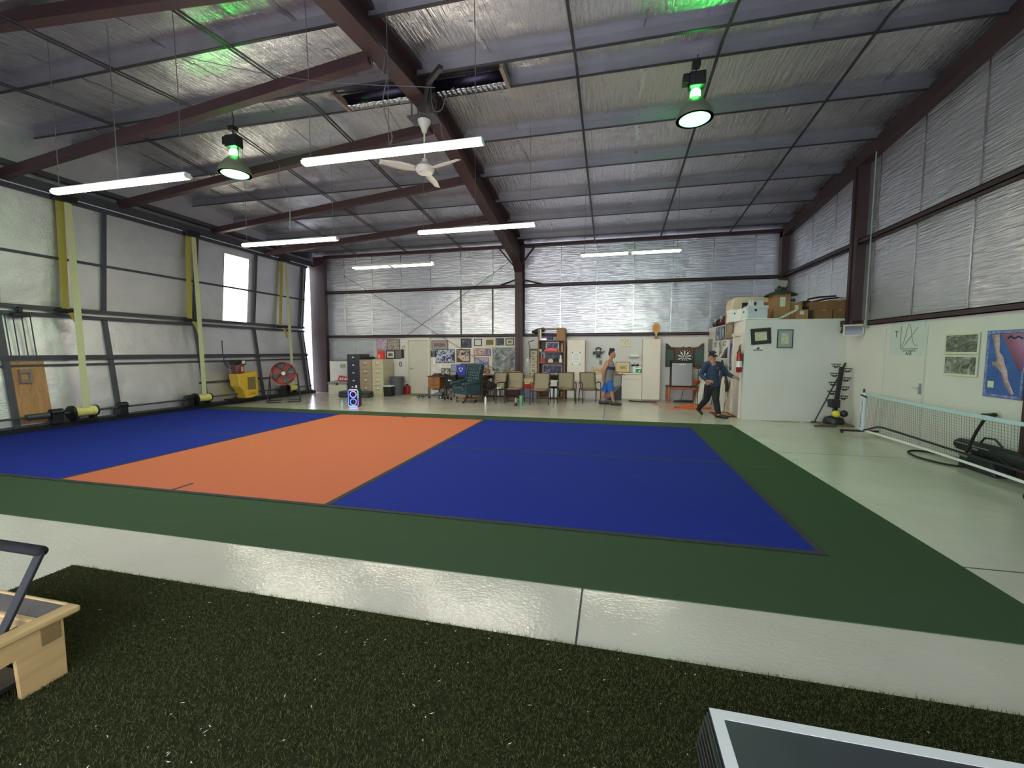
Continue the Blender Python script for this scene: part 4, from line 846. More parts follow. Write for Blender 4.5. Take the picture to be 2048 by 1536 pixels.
p = at_x(1454, 634, OX + .5); one(MB().box(OX + .35, OX + .65, p.y - .15, p.y + .15, TOPZ, TOPZ + .27), 'small_carton', mat('pale_tan_card', (206, 176, 146), .7), 'small pale tan carton behind the maroon bag on the office roof', 'box', bevel=.006)
a, b = yy(1494, 640, OY + .04), yy(1552, 637, OY + .04)
m = MB(); m.obox(((a.x * .7 + b.x * .3), OY + .1, TOPZ + .02), (.45, .18, .03), (0, 0, .05)).obox(((a.x * .25 + b.x * .75), OY + .1, TOPZ + .014), (.4, .2, .02), (0, 0, -.06)); one(m, 'flat_papers', M_PAPER, 'flat white papers along the front edge of the office roof', 'paper', kind='stuff')
a, b = yy(1560, 637, OY + .06), yy(1592, 620, OY + .06)
m = MB(); m.bar((a.x, OY + .05, TOPZ + .03), (b.x, OY + .07, b.z), .12, .035, (0, 0, 1)); one(m, 'leaning_book', mat('pale_green_cover', (190, 196, 180), .6), 'pale flat book leaning against the boxes on the office front edge', 'book', bevel=.003)
h1 = yy(1563, 586, YA + .25).z; p = yy(1563, 586, YA + .4)
t = thing('saucer_sled', 'green saucer sled lying on the tall cardboard box', 'sled', (p.x, YA + .45, h1 + .0))
m = MB(); m.lathe([(.0001, .075), (.12, .07), (.24, .03), (.34, -.02), (.36, -.04), (.35, -.045), (.24, .01), (.12, .05), (.0001, .055)], seg=28); m.build('sled_shell', mat('dark_green_plastic', (48, 72, 52), .5), t)
p2 = yy(1562, 570, YA + .4)
t = thing('reflector_stand', 'grey tilted panel on a small black stand on top of the green sled', 'lamp', (p2.x, YA + .45, h1 + .076))
MB().cyl((0, 0, 0), (0, 0, .04), .11, 14).bar((-.06, 0, .03), (.0, 0, .12), .03, .03).build('stand', M_BLACK, t); MB().obox((.0, 0, .18), (.30, .04, .16), (.35, .12, 0)).build('panel', mat('grey_diffuser', (150, 150, 142), .5), t, bevel=.006)
h2 = yy(1590, 605, YA + .32).z; p = yy(1585, 600, YA + .45)
t = thing('purple_tin', 'small purple tin standing on the labelled cardboard box', 'tin', (p.x, YA + .5, h2 + .002)); MB().cyl((0, 0, 0), (0, 0, .10), .075, 18).build('tin_body', mat('purple_tin', (70, 44, 104), .35), t); MB().cyl((0, 0, .10), (0, 0, .115), .078, 18).build('lid', mat('silver_lid', (170, 170, 176), .3, .8), t)
one(MB().box(yy(1572, 603, YA + .4).x, yy(1580, 603, YA + .4).x + .1, YA + .36, YA + .41, h2 + .002, h2 + .018), 'white_booklet', M_PAPER, 'small white booklet on the labelled cardboard box beside the purple tin', 'booklet')
for k, (pts, lab) in enumerate((([(1606, 612), (1618, 598), (1640, 594), (1672, 592)], 'upper black tube arching over the boxes on the office roof'), ([(1608, 618), (1625, 604), (1650, 598), (1680, 595)], 'lower black tube arching over the boxes on the office roof'))):
    one(MB().tube([yy(a_, b_, YA + .3 + .2 * k) for a_, b_ in pts], .02, 8), 'black_tube', M_BLACK, lab, 'tube', group='black tubes on the office roof')
# ================================================================== BACK WALL: door, pictures
YP = YB - .055
a, b = yy(818.8, 740, YP), yy(857.6, 740, YP); w = (b.x - a.x) / 2
t = thing('door_4', 'grey white flush door in the back wall', 'door', ((a.x + b.x) / 2, YP, 0)); t['kind'] = 'structure'; del t['category']
M_DOOR = mat('warm_grey_door', (196, 192, 178), .45, var=.03)
MB().box(-w, w, -.03, -.002, .01, 2.03).build('door_leaf', M_DOOR, t, bevel=.003)
MB().box(-w - .13, -w, -.07, -.001, 0, 2.16).box(w, w + .08, -.07, -.001, 0, 2.16).box(-w, w, -.07, -.001, 2.04, 2.16).build('door_frame', mat('cream_door_frame', (206, 202, 184), .45, var=.03), t, bevel=.004)
MB().cyl((-w + .07, -.08, .98), (-w + .07, -.03, .98), .014, 10).bar((-w + .06, -.08, .98), (-w + .18, -.08, .98), .02, .02).build('door_handle', M_CHROME, t)
M_BROWNF = mat('brown_wood_frame', (84, 62, 46), .5); M_BLACKF = mat('thin_black_frame', (28, 26, 26), .4); M_CREAMF = mat('cream_frame', (208, 196, 158), .5); M_WHITEM = mat('white_mount', (216, 214, 206), .6, var=.02)
def bp(rect, label, prt, frame=None, fw=.02, mount=None, mw=.04, **kw): return picture('y', YP, rect, label, prt, frame, fw, mount, mw, **kw)
CAR = printed('car_print', [(.40, (130, 118, 116)), (.47, (120, 66, 60)), (.53, (60, 44, 48)), (.58, (150, 140, 140))], 5, 4, 2.5, stretch=(1, 1, 2.2)); NIGHT = printed('night_print', [(.40, (30, 28, 44)), (.55, (70, 70, 92)), (.66, (190, 186, 190))], 8, 5, 1)
bp((863.2, 680.8, 896.4, 699.6), 'grey mounted car picture high beside the back door', CAR, mat('grey_brown_frame', (98, 90, 88), .5), .02, mat('grey_mauve_mount', (148, 138, 138), .6, var=.03), .09)
bp((921.9, 677.2, 942.9, 695.4), 'black framed night group photograph, leftmost of the top row of pictures', NIGHT, M_BLACKF, .035)
bp((948.5, 677.7, 964, 692), 'white certificate in a black frame in the top row on the back wall', printed('pale_certificate', [(.45, (214, 214, 208)), (.6, (186, 188, 180))], 14, 2, 0), M_BLACKF, .03, M_WHITEM, .03)
bp((969, 676, 990.5, 693.4), 'cream framed picture of a white bird on olive, in the top row', printed('olive_bird', [(.56, (92, 84, 62)), (.62, (206, 200, 190))], 3, 3, 2), M_CREAMF, .06, mat('olive_mount', (128, 116, 84), .6), .02)
bp((992.2, 676.6, 1008.2, 690.8), 'dark navy picture of pale birds in the top row', printed('navy_birds', [(.52, (36, 36, 60)), (.6, (150, 150, 170))], 4, 4, 2), M_BLACKF, .02)
bp((1011.3, 676.6, 1028.1, 691), 'brown framed small green picture with a cream mount in the top row', printed('green_print', [(.4, (70, 100, 76)), (.6, (104, 128, 104))], 12), M_BROWNF, .035, M_CREAMF, .05)
bp((1031.2, 676.4, 1044.5, 689.3), 'blue sky picture tucked behind the central column in the top row', printed('blue_sky', [(.45, (44, 62, 128)), (.62, (150, 166, 200))], 4, 3, 1, stretch=(1, 1, 4)), M_BLACKF, .015)
bp((862.1, 701, 871.5, 713.7), 'small dark framed photograph at the edge of the back door frame', printed('grey_small', [(.45, (70, 72, 72)), (.6, (160, 160, 154))], 10), M_BLACKF, .025)
bp((872, 699, 909.7, 725.5), 'large photograph of a crowd under pines and a white sky', printed('crowd_print', [(.38, (30, 26, 44)), (.47, (92, 74, 100)), (.53, (196, 206, 224)), (.63, (120, 150, 190))], 7, 7, 1.2), M_BLACKF, .012, name='large_photograph')
bp((913.3, 698.5, 940.5, 724.7), 'square brown framed set of five small pictures', printed('five_pictures', [(.42, (78, 56, 52)), (.5, (214, 200, 170)), (.6, (120, 110, 120))], 4.5, 1, 0), M_BROWNF, .04)
bp((947.1, 696.5, 969.7, 712), 'colourful team photograph without a frame, above the wood framed map', printed('team_print', [(.38, (46, 34, 40)), (.5, (206, 190, 180)), (.58, (190, 110, 60)), (.66, (60, 66, 90))], 16, 4, .6), name='team_photograph')
bp((971.1, 697, 981.9, 712), 'small purple framed card beside the colourful team photograph', printed('purple_card', [(.45, (120, 92, 126)), (.6, (206, 190, 206))], 6), mat('purple_frame', (98, 74, 110), .5), .02)
bp((948.7, 714.8, 977.8, 737.5), 'wood framed lilac and blue picture above the orange one', printed('lilac_print', [(.36, (78, 84, 150)), (.5, (176, 168, 196)), (.6, (196, 180, 166)), (.7, (90, 70, 110))], 6, 5, 1.4), mat('light_oak_frame', (150, 116, 82), .5), .025)
bp((922.4, 727, 939.6, 742), 'dark picture half hidden behind the green armchair', printed('dark_photo', [(.4, (74, 72, 78)), (.6, (100, 98, 102))], 8), M_BLACKF, .02)
bp((965, 738.6, 980.5, 746.9), 'small orange canyon picture low on the wall by the armchair', printed('orange_canyon', [(.40, (92, 50, 34)), (.52, (206, 150, 92)), (.62, (170, 88, 50))], 5, 4, 1, stretch=(1, 1, 3)), M_BROWNF, .015)
bp((985.2, 694.9, 1044.5, 742.4), 'large grey aerial photograph left of the central column', printed('aerial_print', [(.34, (46, 50, 50)), (.5, (128, 134, 130)), (.66, (180, 184, 180))], 3.2, 9, 2.2), mat('thin_grey_edge', (140, 136, 126), .5), .012, name='aerial_photograph')
for r, nm in (((865, 716, 871, 731), 'upper'), ((878, 728, 885, 736), 'right hand'), ((865, 736, 870, 743), 'lower')):
    bp(r, f'{nm} of three faint paper notes left of the desk', M_PAPER, name='paper_note', cat='paper', group='paper notes by the desk')
bp((661, 678.3, 754, 722), 'wide pale grey coast map in the left corner of the back wall', printed('pale_map', [(.4, (176, 178, 182)), (.53, (188, 190, 192)), (.56, (164, 168, 176)), (.6, (190, 190, 186))], 1.6, 6, .5), name='coast_map', cat='map')
bp((754, 677.2, 774, 701), 'purple and white crowd poster right of the pale coast map', printed('purple_crowd', [(.36, (66, 60, 140)), (.5, (206, 198, 210)), (.58, (190, 80, 130)), (.68, (220, 216, 220))], 12, 4, .6), name='crowd_poster', cat='poster')
bp((789, 699, 802.2, 718), 'plain dark grey poster hanging below the framed crowd picture', mat('plain_grey_poster', (112, 106, 108), .6, var=.08), name='grey_poster', cat='poster')
bp((774.9, 678.3, 800, 700.6), 'framed crowd picture with a yellow green banner', printed('crowd_green', [(.38, (90, 70, 90)), (.48, (176, 160, 170)), (.58, (150, 144, 80)), (.68, (110, 84, 110))], 9, 5, .5), mat('grey_brown_frame', (98, 90, 88), .5), .02, thick=.03)
bp((772.3, 701, 790.6, 717.3), 'black framed small photograph with a wide white mount', printed('dark_face', [(.45, (60, 56, 54)), (.6, (190, 186, 180))], 9), M_BLACKF, .035, M_WHITEM, .07, thick=.03)
p = yy(806.5, 708, YP)
t = thing('wall_telephone', 'black wall telephone handset in a white rimmed cradle beside the back door', 'telephone', (p.x, YP, p.z - .18))
MB().box(-.075, .075, -.03, -.001, 0, .38).build('cradle', M_WHITE, t, bevel=.03, seg=3); MB().box(-.055, .055, -.07, -.03, .02, .36).build('handset', M_BLACK, t, bevel=.02, seg=3); MB().box(.10, .16, -.06, -.001, .30, .42).build('jack_box', M_BLACK, t, bevel=.008); MB().tube([(-.04, -.03, .38), (0, -.03, .47), (.08, -.03, .48), (.12, -.03, .42)], .008, 6).build('cord', M_BLACK, t)
p = yy(801.4, 728.5, YP); one(MB().tube([(p.x + .045 * math.cos(a), YP - .014, p.z + .085 * math.sin(a)) for a in [i * PI / 10 for i in range(20)]], .012, 8, closed=True), 'rubber_ring', M_RUBBER, 'black oval ring hanging on the wall left of the back door', 'ring')
# ------------------------------------------------------------------ left corner: chest, cabinets, bins
def px_box(rect, Y): a, b = yy(rect[0], rect[3], Y), yy(rect[2], rect[1], Y); return a.x, b.x, b.z
x0, x1, zt = px_box((657, 764, 692.5, 789), 13.88)
t = thing('storage_chest', 'low cream storage chest with ribbed front in the left corner', 'chest', ((x0 + x1) / 2, 14.18, 0)); w = (x1 - x0) / 2
M_RIB = mat('cream_resin', (208, 204, 184), .5, var=.03)
m = MB().box(-w, w, -.3, .3, 0, zt - .1)
for i in range(4): m.box(-w + .05, w - .05, -.312, -.3, .06 + i * .1, .13 + i * .1)
m.build('chest_body', M_RIB, t, bevel=.008); MB().prism([(-w - .02, -.32, zt - .1), (-w - .02, .32, zt - .1), (-w - .02, .30, zt + .02), (-w - .02, -.31, zt - .02)], (2 * w + .04, 0, 0)).build('lid', mat('mauve_grey_lid', (140, 132, 132), .6), t, bevel=.01); MB().box(-.04, .04, -.33, -.31, zt - .12, zt - .05).build('latch', M_BLACK, t)
zc = zt + .02
x0, x1, z1 = px_box((659.4, 723, 696, 760), 14.55); z0 = yy(670, 760, 14.55).z
t = thing('white_panel_board', 'white board with a small grey note leaning behind the cream chest', 'board', ((x0 + x1) / 2, 14.6, 0)); w = (x1 - x0) / 2
MB().box(-w, w, -.02, .02, 0, z1).build('panel', M_WHITE, t, smooth=False); MB().box(.05, .3, -.024, -.02, z1 - .26, z1 - .1).build('note', mat('greenish_note', (176, 180, 160), .6), t)
x0, x1, z1 = px_box((673, 747, 696, 758.5), 14.0)
t = thing('red_sign', 'red sign with white figures lying tilted on the cream chest', 'sign', ((x0 + x1) / 2, 14.05, zc)); w = (x1 - x0) / 2; t.rotation_euler = (R(-30), 0, 0)
MB().prism([(-w, 0, .02), (w, 0, .0), (w, 0, .16), (-w, 0, .24)], (0, .015, 0)).build('sign_face', mat('sign_red', (190, 44, 54), .5, var=.05), t); m = MB()
for i, (a, b) in enumerate(((-.25, .07), (-.12, .08), (.03, .09), (.15, .07))): m.prism([(w * a * 3, -.004, .05), (w * a * 3 + b, -.004, .05), (w * a * 3 + b * .7, -.004, .14), (w * a * 3 + b * .2, -.004, .14)], (0, .003, 0))
m.build('white_marks', M_PAPER, t)
def cabinet(rect, Y, depth, label, m, n, hgt, name='filing_cabinet'):
    x0, x1, _ = px_box(rect, Y); w = (x1 - x0) / 2
    t = thing(name, label, 'filing cabinet', ((x0 + x1) / 2, Y + depth / 2, 0), group='filing cabinets'); d = depth / 2
    MB().box(-w, w, -d, d, 0, hgt).build('cabinet_body', m, t, bevel=.004); dh = (hgt - .08) / n
    for i in range(n):
        z = .04 + i * dh; f = MB().box(-w + .015, w - .015, -d - .014, -d, z + .008, z + dh - .008).build('drawer_front', m, t, bevel=.004)
        MB().box(-.06, .06, -d - .035, -d - .014, z + dh * .52, z + dh * .56).box(-.06, -.05, -d - .035, -d - .014, z + dh * .48, z + dh * .56).box(.05, .06, -d - .035, -d - .014, z + dh * .48, z + dh * .56).build('pull', M_ALU, f)
        MB().box(-.04, .04, -d - .018, -d - .014, z + dh * .66, z + dh * .8).build('label_card', M_PAPER, f)
    return t
cabinet((696, 710, 719, 785), 13.9, .66, 'tall dark slate filing cabinet, leftmost of the three cabinets', mat('slate_enamel', (62, 62, 76), .4, var=.05), 5, 1.52)
cabinet((720.5, 722, 743, 789.5), 13.9, .66, 'tan filing cabinet in the middle of the three cabinets', mat('tan_enamel', (166, 148, 126), .4, var=.04), 4, 1.32)
cabinet((745.5, 721, 766, 791.5), 13.9, .70, 'pale beige filing cabinet with the red folder on top', mat('beige_enamel', (196, 186, 156), .4, var=.04), 4, 1.33)
p = yy(761, 720, 14.1); t = thing('red_folder', 'red folder box standing on the beige filing cabinet', 'folder', (p.x, 14.15, 1.332)); MB().box(-.13, .13, -.05, .05, 0, .31).build('folder_case', mat('folder_red', (214, 58, 50), .5, var=.05), t, bevel=.004); MB().box(-.1, -.01, -.054, -.05, .04, .18).build('pale_figure', mat('salmon_print', (226, 150, 136), .6), t)
p = yy(744, 718, 14.3); one(MB().box(p.x - .20, p.x - .02, 14.2, 14.4, 1.322, 1.40).ell((p.x + .0, 14.3, 1.38), (.13, .1, .05)), 'baseball_hat', M_BLACK, 'black cap and case lying on the filing cabinets beside the red folder', 'hat')
p = fl(788, 791)
t = thing('waste_bin', 'large round grey waste bin beside the beige cabinet', 'bin', (p.x, 14.25, 0)); M_BIN = mat('bin_grey', (84, 86, 92), .5, var=.05)
MB().lathe([(.22, 0), (.225, .02), (.265, .62), (.28, .63), (.28, .68), (.265, .68), (.25, .60), (.21, .05), (.0001, .05)], seg=28).build('bin_shell', M_BIN, t); MB().tube([(.27, 0, .55), (.31, 0, .58), (.31, 0, .5), (.25, 0, .48)], .012, 8).tube([(-.27, 0, .55), (-.31, 0, .58), (-.31, 0, .5), (-.25, 0, .48)], .012, 8).build('side_handle', M_BIN, t)
MB().lathe([(.268, .50), (.278, .51), (.278, .53), (.268, .54)], seg=28).build('ring_rib', M_BIN, t)
p = fl(774, 793); t = thing('small_bin', 'small black square bin with a white liner rim in front of the grey waste bin', 'bin', (p.x, p.y + .14, 0))
MB().prism([(-.13, -.13, 0), (.13, -.13, 0), (.16, -.13, .36), (-.16, -.13, .36)], (0, .26, 0)).build('bin_shell', M_BLACK, t, bevel=.01); MB().box(-.165, .165, -.14, .14, .355, .385).build('liner_rim', M_PAPER, t, bevel=.008)
p = fl(807, 789); t = thing('fuel_can', 'red fuel can between the grey waste bin and the back door', 'can', (p.x + .06, 14.6, 0)); MB().box(-.09, .09, -.13, .13, 0, .32).build('can_body', M_FIRE, t, bevel=.03, seg=3); MB().cyl((0, 0, .32), (0, 0, .37), .035, 12).tube([(0, -.08, .3), (0, -.06, .37), (0, .06, .37), (0, .1, .31)], .014, 8).build('spout_handle', M_BLACK, t)
t = thing('floor_cushion', 'dark grey folded floor cushion lying in front of the filing cabinets', 'cushion', (-8.85, 13.25, 0), R(4)); M_CUSH = mat('dark_grey_cloth', (66, 64, 70), .9, bump=.15, bscale=30)
MB().box(-.58, .58, -.22, .22, 0, .12).build('lower_layer', M_CUSH, t, bevel=.05, seg=4); MB().box(-.58, -.02, -.2, .22, .115, .21).build('folded_layer', M_CUSH, t, bevel=.045, seg=4); MB().box(.02, .57, -.21, .22, .115, .20).build('folded_layer', M_CUSH, t, bevel=.045, seg=4)
# speaker with light rings
p = fl(705, 814); t = thing('party_speaker', 'black party speaker with glowing colour rings standing on the floor', 'speaker', (p.x, p.y + .13, 0), R(14))
MB().box(-.16, .16, -.13, .13, 0, .53).build('cabinet', M_BLACK, t, bevel=.04, seg=3)
GB, GP, GW = glow('ring_blue', (70, 110, 255), 1.8), glow('ring_pink', (235, 70, 220), 1.6), glow('ring_white', (230, 235, 255), 1.8)
for z, g in ((.37, glow('ring_violet', (150, 110, 255), 1.6)), (.15, GB)):
    c = MB().lathe([(.075, 0), (.07, .01), (.03, -.005 + .02), (.0001, .02)], (0, -.135, z), 20, Euler((PI / 2, 0, 0)).to_matrix()).build('cone', M_RUBBER, t); MB().tube([(.088 * math.cos(a), -.138, z + .088 * math.sin(a)) for a in [i * PI / 12 for i in range(24)]], .012, 8, closed=True).build('light_ring', g, c)
def rl(pts, g): MB().tube(pts, .008, 8).build('edge_light', g, t)
rl([(-.14, -.135, .05), (-.14, -.135, .47), (-.11, -.135, .505)], GB); rl([(-.11, -.135, .505), (.10, -.135, .505)], GW); rl([(.10, -.135, .505), (.14, -.135, .47), (.14, -.135, .26)], glow('ring_green', (120, 255, 180), 1.5)); rl([(.14, -.135, .26), (.14, -.135, .06), (.11, -.135, .025)], GP); rl([(.11, -.135, .025), (-.11, -.135, .025), (-.14, -.135, .05)], GW)
MB().box(-.06, .06, -.02, .04, .53, .55).build('top_handle', M_BLACK, t)
for dx_, hh, mm, lab in ((-.05, .05, mat('pink_cup', (206, 150, 170), .5), 'small pink cup on the party speaker'), (.075, .075, M_PAPER, 'small white cup on the party speaker')):
    one(MB().lathe([(.02, 0), (.03, hh), (.026, hh), (.018, .006), (.0001, .006)], (p.x + dx_, p.y + .10, .552), 14), 'small_cup', mm, lab, 'cup')
def bottle(px, py, label, m, capm, h=.24, r=.036, group=None):
    p = fl(px, py); t = thing('water_bottle', label, 'bottle', (p.x, p.y, 0), group=group)
    MB().lathe([(r * .9, 0), (r, .01), (r, h * .62), (r * .8, h * .74), (r * .4, h * .86), (r * .38, h * .93)], seg=16).build('bottle_body', m, t); MB().cyl((0, 0, h * .92), (0, 0, h), r * .45, 12).build('cap', capm, t)
bottle(684.5, 818, 'clear water bottle on the floor left of the party speaker', mat('clear_pet', (176, 196, 206), .1), mat('pale_blue_cap', (150, 196, 226), .4), .26)
bottle(971, 808, 'white bottle with a grey band on the floor right of the armchair', M_WHITE, M_WHITE, .24)
p = fl(1042, 811.5); t = thing('tumbler_cup', 'tall mint green tumbler on the floor in front of the chairs', 'cup', (p.x, p.y, 0)); MB().lathe([(.04, 0), (.042, .01), (.052, .28), (.05, .29)], seg=18).build('cup_body', mat('mint_green', (108, 168, 134), .4), t); MB().cyl((0, 0, .285), (0, 0, .31), .054, 18).build('lid', mat('mint_lid', (88, 146, 116), .4), t)
p = fl(1031.5, 812); t = thing('trinket_figure', 'small tan and black figure on the floor beside the mint tumbler', 'figurine', (p.x, p.y, 0))
MB().lathe([(.045, 0), (.05, .03), (.035, .09), (.02, .1)], seg=12).build('base', M_BLACK, t); MB().ell((0, 0, .14), (.035, .03, .06)).ell((.0, 0, .22), (.026, .026, .03)).ell((.06, -.01, .19), (.035, .015, .012)).build('body', mat('tan_beige', (176, 150, 120), .7), t)
MB
p = yy(830, 791, 14.3); one(MB().box(p.x - .35, p.x + .55, 13.98, 14.7, 0, .012), 'door_mat', mat('khaki_mat', (142, 132, 98), .95, bump=.3, bscale=100), 'khaki mat on the floor in front of the back door', 'mat', smooth=False)
# ------------------------------------------------------------------ desk and what stands on it
x0, x1, zt = px_box((856, 754.5, 965.5, 795), 13.85); zt = .75
t = thing('wooden_desk', 'wooden desk with drawers against the back wall behind the green armchair', 'desk', ((x0 + x1) / 2, 14.2, 0)); w = (x1 - x0) / 2
M_DESK = wood('orange_brown_wood', (124, 78, 44), (160, 106, 62), 2, (1, 4, 10)); M_DESKD = wood('dark_brown_wood', (66, 40, 32), (84, 52, 42), 2, (1, 4, 10))
MB().box(-w, w, -.38, .38, zt - .035, zt).build('desk_top', M_DESKD, t, bevel=.004); MB().box(-w + .01, -w + .46, -.36, .36, .30, zt - .035).build('pedestal', M_DESK, t, bevel=.003)
for i in range(3):
    f = MB().box(-w + .03, -w + .44, -.375, -.36, .315 + i * .135, .44 + i * .135).build('drawer_front', M_DESK, t, bevel=.004); MB().box(-w + .19, -w + .28, -.39, -.375, .40 + i * .135, .415 + i * .135).build('pull', M_DESKD, f)
MB().box(w - .46, w - .01, -.36, .36, .10, zt - .035).build('pedestal', M_DESKD, t, bevel=.003); MB().box(-w + .46, w - .46, .30, .34, .30, zt - .035).build('modesty_panel', M_DESKD, t)
for a, b in ((-w + .04, -.34), (-w + .43, -.34), (-w + .04, .34), (-w + .43, .34), (w - .04, -.34), (w - .43, -.34), (w - .04, .34)): MB().box(a - .02, a + .02, b - .02, b + .02, 0, .3 if a < 0 else .1).build('leg', M_DESKD, t)
dxc = (x0 + x1) / 2
def on_desk(px, Y): return yy(px, 750, Y).x
x = on_desk(890.5, 14.35); t = thing('standing_photo', 'black framed photograph with a white mount standing on the desk', 'picture', (x, 14.4, zt)); t.rotation_euler = (R(-8), 0, 0); MB().frame(-.17, .17, 0, .25, .03, -.012, .01).build('frame', M_BLACKF, t, smooth=False); MB().box(-.14, .14, -.006, .006, .03, .22).build('print', printed('grey_family', [(.4, (90, 84, 80)), (.55, (206, 204, 198))], 6), t, smooth=False)
x = on_desk(874, 14.1); one(MB().box(x - .14, x + .14, 13.98, 14.22, zt, zt + .04).box(x - .1, x + .12, 14.0, 14.2, zt + .041, zt + .085), 'book_stack', mat('maroon_leather', (88, 46, 44), .5), 'low stack of dark red books on the left of the desk', 'books', bevel=.006)
x = on_desk(912.5, 14.4); t = thing('computer_monitor', 'dark computer monitor on the desk behind the black cart', 'monitor', (x, 14.4, zt)); MB().box(-.12, .12, -.09, .09, 0, .015).box(-.02, .02, 0, .03, .015, .12).build('stand', M_BLACK, t); MB().obox((0, 0, .26), (.36, .03, .27), (0, 0, .2)).build('screen', M_BLACK, t, bevel=.006); MB().obox((.003, -.018, .26), (.33, .004, .24), (0, 0, .2)).build('screen_glass', mat('grey_screen', (78, 80, 84), .2), t)
x = on_desk(924, 14.15); t = thing('recycling_bin', 'blue recycling bin with a white arrow triangle standing on the desk', 'bin', (x, 14.15, zt)); MB().prism([(-.15, -.11, 0), (.15, -.11, 0), (.18, -.11, .38), (-.18, -.11, .38)], (0, .22, 0)).build('bin_shell', mat('recycling_blue', (36, 56, 158), .45, var=.05), t, bevel=.012)
m = MB()
for k in range(3):
    a0 = PI / 2 + k * 2 * PI / 3; a1 = a0 + 1.5; p0 = (.07 * math.cos(a0 + .25), -.116, .24 + .07 * math.sin(a0 + .25)); p1 = (.07 * math.cos(a1), -.116, .24 + .07 * math.sin(a1)); m.bar(p0, p1, .004, .034, (0, 0, 1))
m.build('arrow_mark', M_PAPER, t)
one(MB().box(dxc - w + .08, dxc - w + .40, 13.95, 14.3, 0.0, .26), 'white_carton', M_PAPER, 'white box on the floor under the desk drawers', 'box', bevel=.006)
p = fl(868, 793); t = thing('mechanic_creeper', 'low grey wheeled creeper lying on the floor in front of the desk', 'creeper', (p.x + .1, p.y - .42, 0), R(6))
MB().box(-.40, .42, -.2, .2, .07, .10).build('board', M_DGREY, t, bevel=.015); MB().prism([(-.1, -.16, .10), (.42, -.16, .10), (.42, -.16, .2), (.2, -.16, .2)], (0, .3, 0)).build('head_rest', mat('grey_padding', (104, 104, 110), .8), t, bevel=.02)
for a, b in ((-.42, -.18), (-.40, .18), (.38, -.18), (.38, .18)):
    c = MB().cyl((a, b - .02, .055), (a, b + .02, .055), .055, 16).build('wheel', M_RUBBER, t); MB().cyl((a, b - .024, .055), (a, b + .024, .055), .03, 12).build('hub', M_ALU, c)
p = fl(893, 800); t = thing('folding_cart', 'black cloth folding cart with a small white mark, standing beside the armchair', 'cart', (p.x + .12, p.y + .12, 0), R(-8))
MB().prism([(-.2, -.09, .38), (.19, -.09, .38), (.23, -.09, .86), (.12, -.09, .79), (-.1, -.09, .80), (-.22, -.09, .88)], (0, .18, 0)).build('cloth_body', mat('black_cloth', (22, 22, 26), .9), t, bevel=.02); MB().box(-.06, -.02, -.094, -.09, .64, .68).box(-.02, .07, -.094, -.09, .65, .665).build('white_mark', M_PAPER, t)
MB().bar((-.17, 0, .08), (.14, 0, .42), .02, .02).bar((.14, 0, .08), (-.17, 0, .42), .02, .02).bar((-.2, -.08, .10), (-.2, -.08, .5), .02, .02).bar((.18, -.08, .10), (.18, -.08, .5), .02, .02).build('frame', M_DGREY, t)
for a, b in ((-.19, -.1), (.06, -.12), (.18, .08), (-.18, .1)): MB().cyl((a - .015, b, .04), (a + .015, b, .04), .04, 14).box(a - .02, a + .02, b - .012, b + .012, .06, .12).build('caster', M_BLACK, t)
# ------------------------------------------------------------------ green tufted armchair
t = thing('tufted_armchair', 'dark green buttoned leather armchair on a wooden swivel base', 'armchair', (-4.48, 12.72, 0), R(-38))
M_LEA = mat('green_leather', (40, 62, 68), .34, var=.14, scale=5, bump=.12, bscale=40); M_LEAD = mat('green_leather_button', (36, 58, 62), .4)
MB().box(-.30, .30, -.36, .24, .37, .52).build('seat_cushion', M_LEA, t, bevel=.05, seg=4); MB().box(-.33, .33, -.33, .28, .27, .38).build('seat_base', M_LEA, t, bevel=.03)
bk = MB(); nu, nv = 32, 44; BT = []
for j in range(8):
    for i in range(5): 
        u = (i + (.5 if j % 2 else 0)) / 5 + .05
        if u < .98: BT.append((u, .08 + j * .115))
def back(u, v):
    x = (u - .5) * (.60 + .08 * v); z = .46 + .76 * v; y = .22 + .10 * v + .05 * v * v; puff = .05
    d = min((((u - a) * .62) ** 2 + ((v - b) * .76) ** 2) for a, b in BT); puff -= .06 * math.exp(-d / .0016); puff *= min(1, 8 * min(u, 1 - u) + .2) * min(1, 8 * min(v, 1 - v) + .2)
    return (x, y - puff - .06, z)
bk.grid(back, nu, nv).build('tufted_back', M_LEA, t)
MB().prism([(-.31, .22, .40), (-.31, .36, .42), (-.31, .46, 1.2), (-.31, .36, 1.24), (-.31, .24, 1.20)], (.62, 0, 0)).build('back_shell', M_LEA, t, bevel=.03, seg=3)
m = MB()
for a, b in BT:
    q = back(a, b); m.ell((q[0], q[1] - .006, q[2]), (.016, .010, .016), 8, 5)
m.build('buttons', M_LEAD, t)
for s in (-1, 1):
    MB().prism([(s * .31, .12, .56), (s * .31, .30, .50), (s * .34, .42, 1.18), (s * .35, .32, 1.22), (s * .35, .24, 1.14), (s * .34, .17, .82)], (s * .05, 0, 0)).build('wing', M_LEA, t, bevel=.025, seg=3)
    MB().box(*sorted((s * .30, s * .40)), -.32, .26, .28, .60).build('arm_panel', M_LEA, t, bevel=.03, seg=3); MB().tube([(s * .355, -.36, .60), (s * .355, -.1, .63), (s * .35, .22, .68)], .065, 14, round_ends=True).build('arm_roll', M_LEA, t)
MB().cyl((0, 0, .12), (0, 0, .28), .035, 12).build('swivel_post', M_BLACK, t)
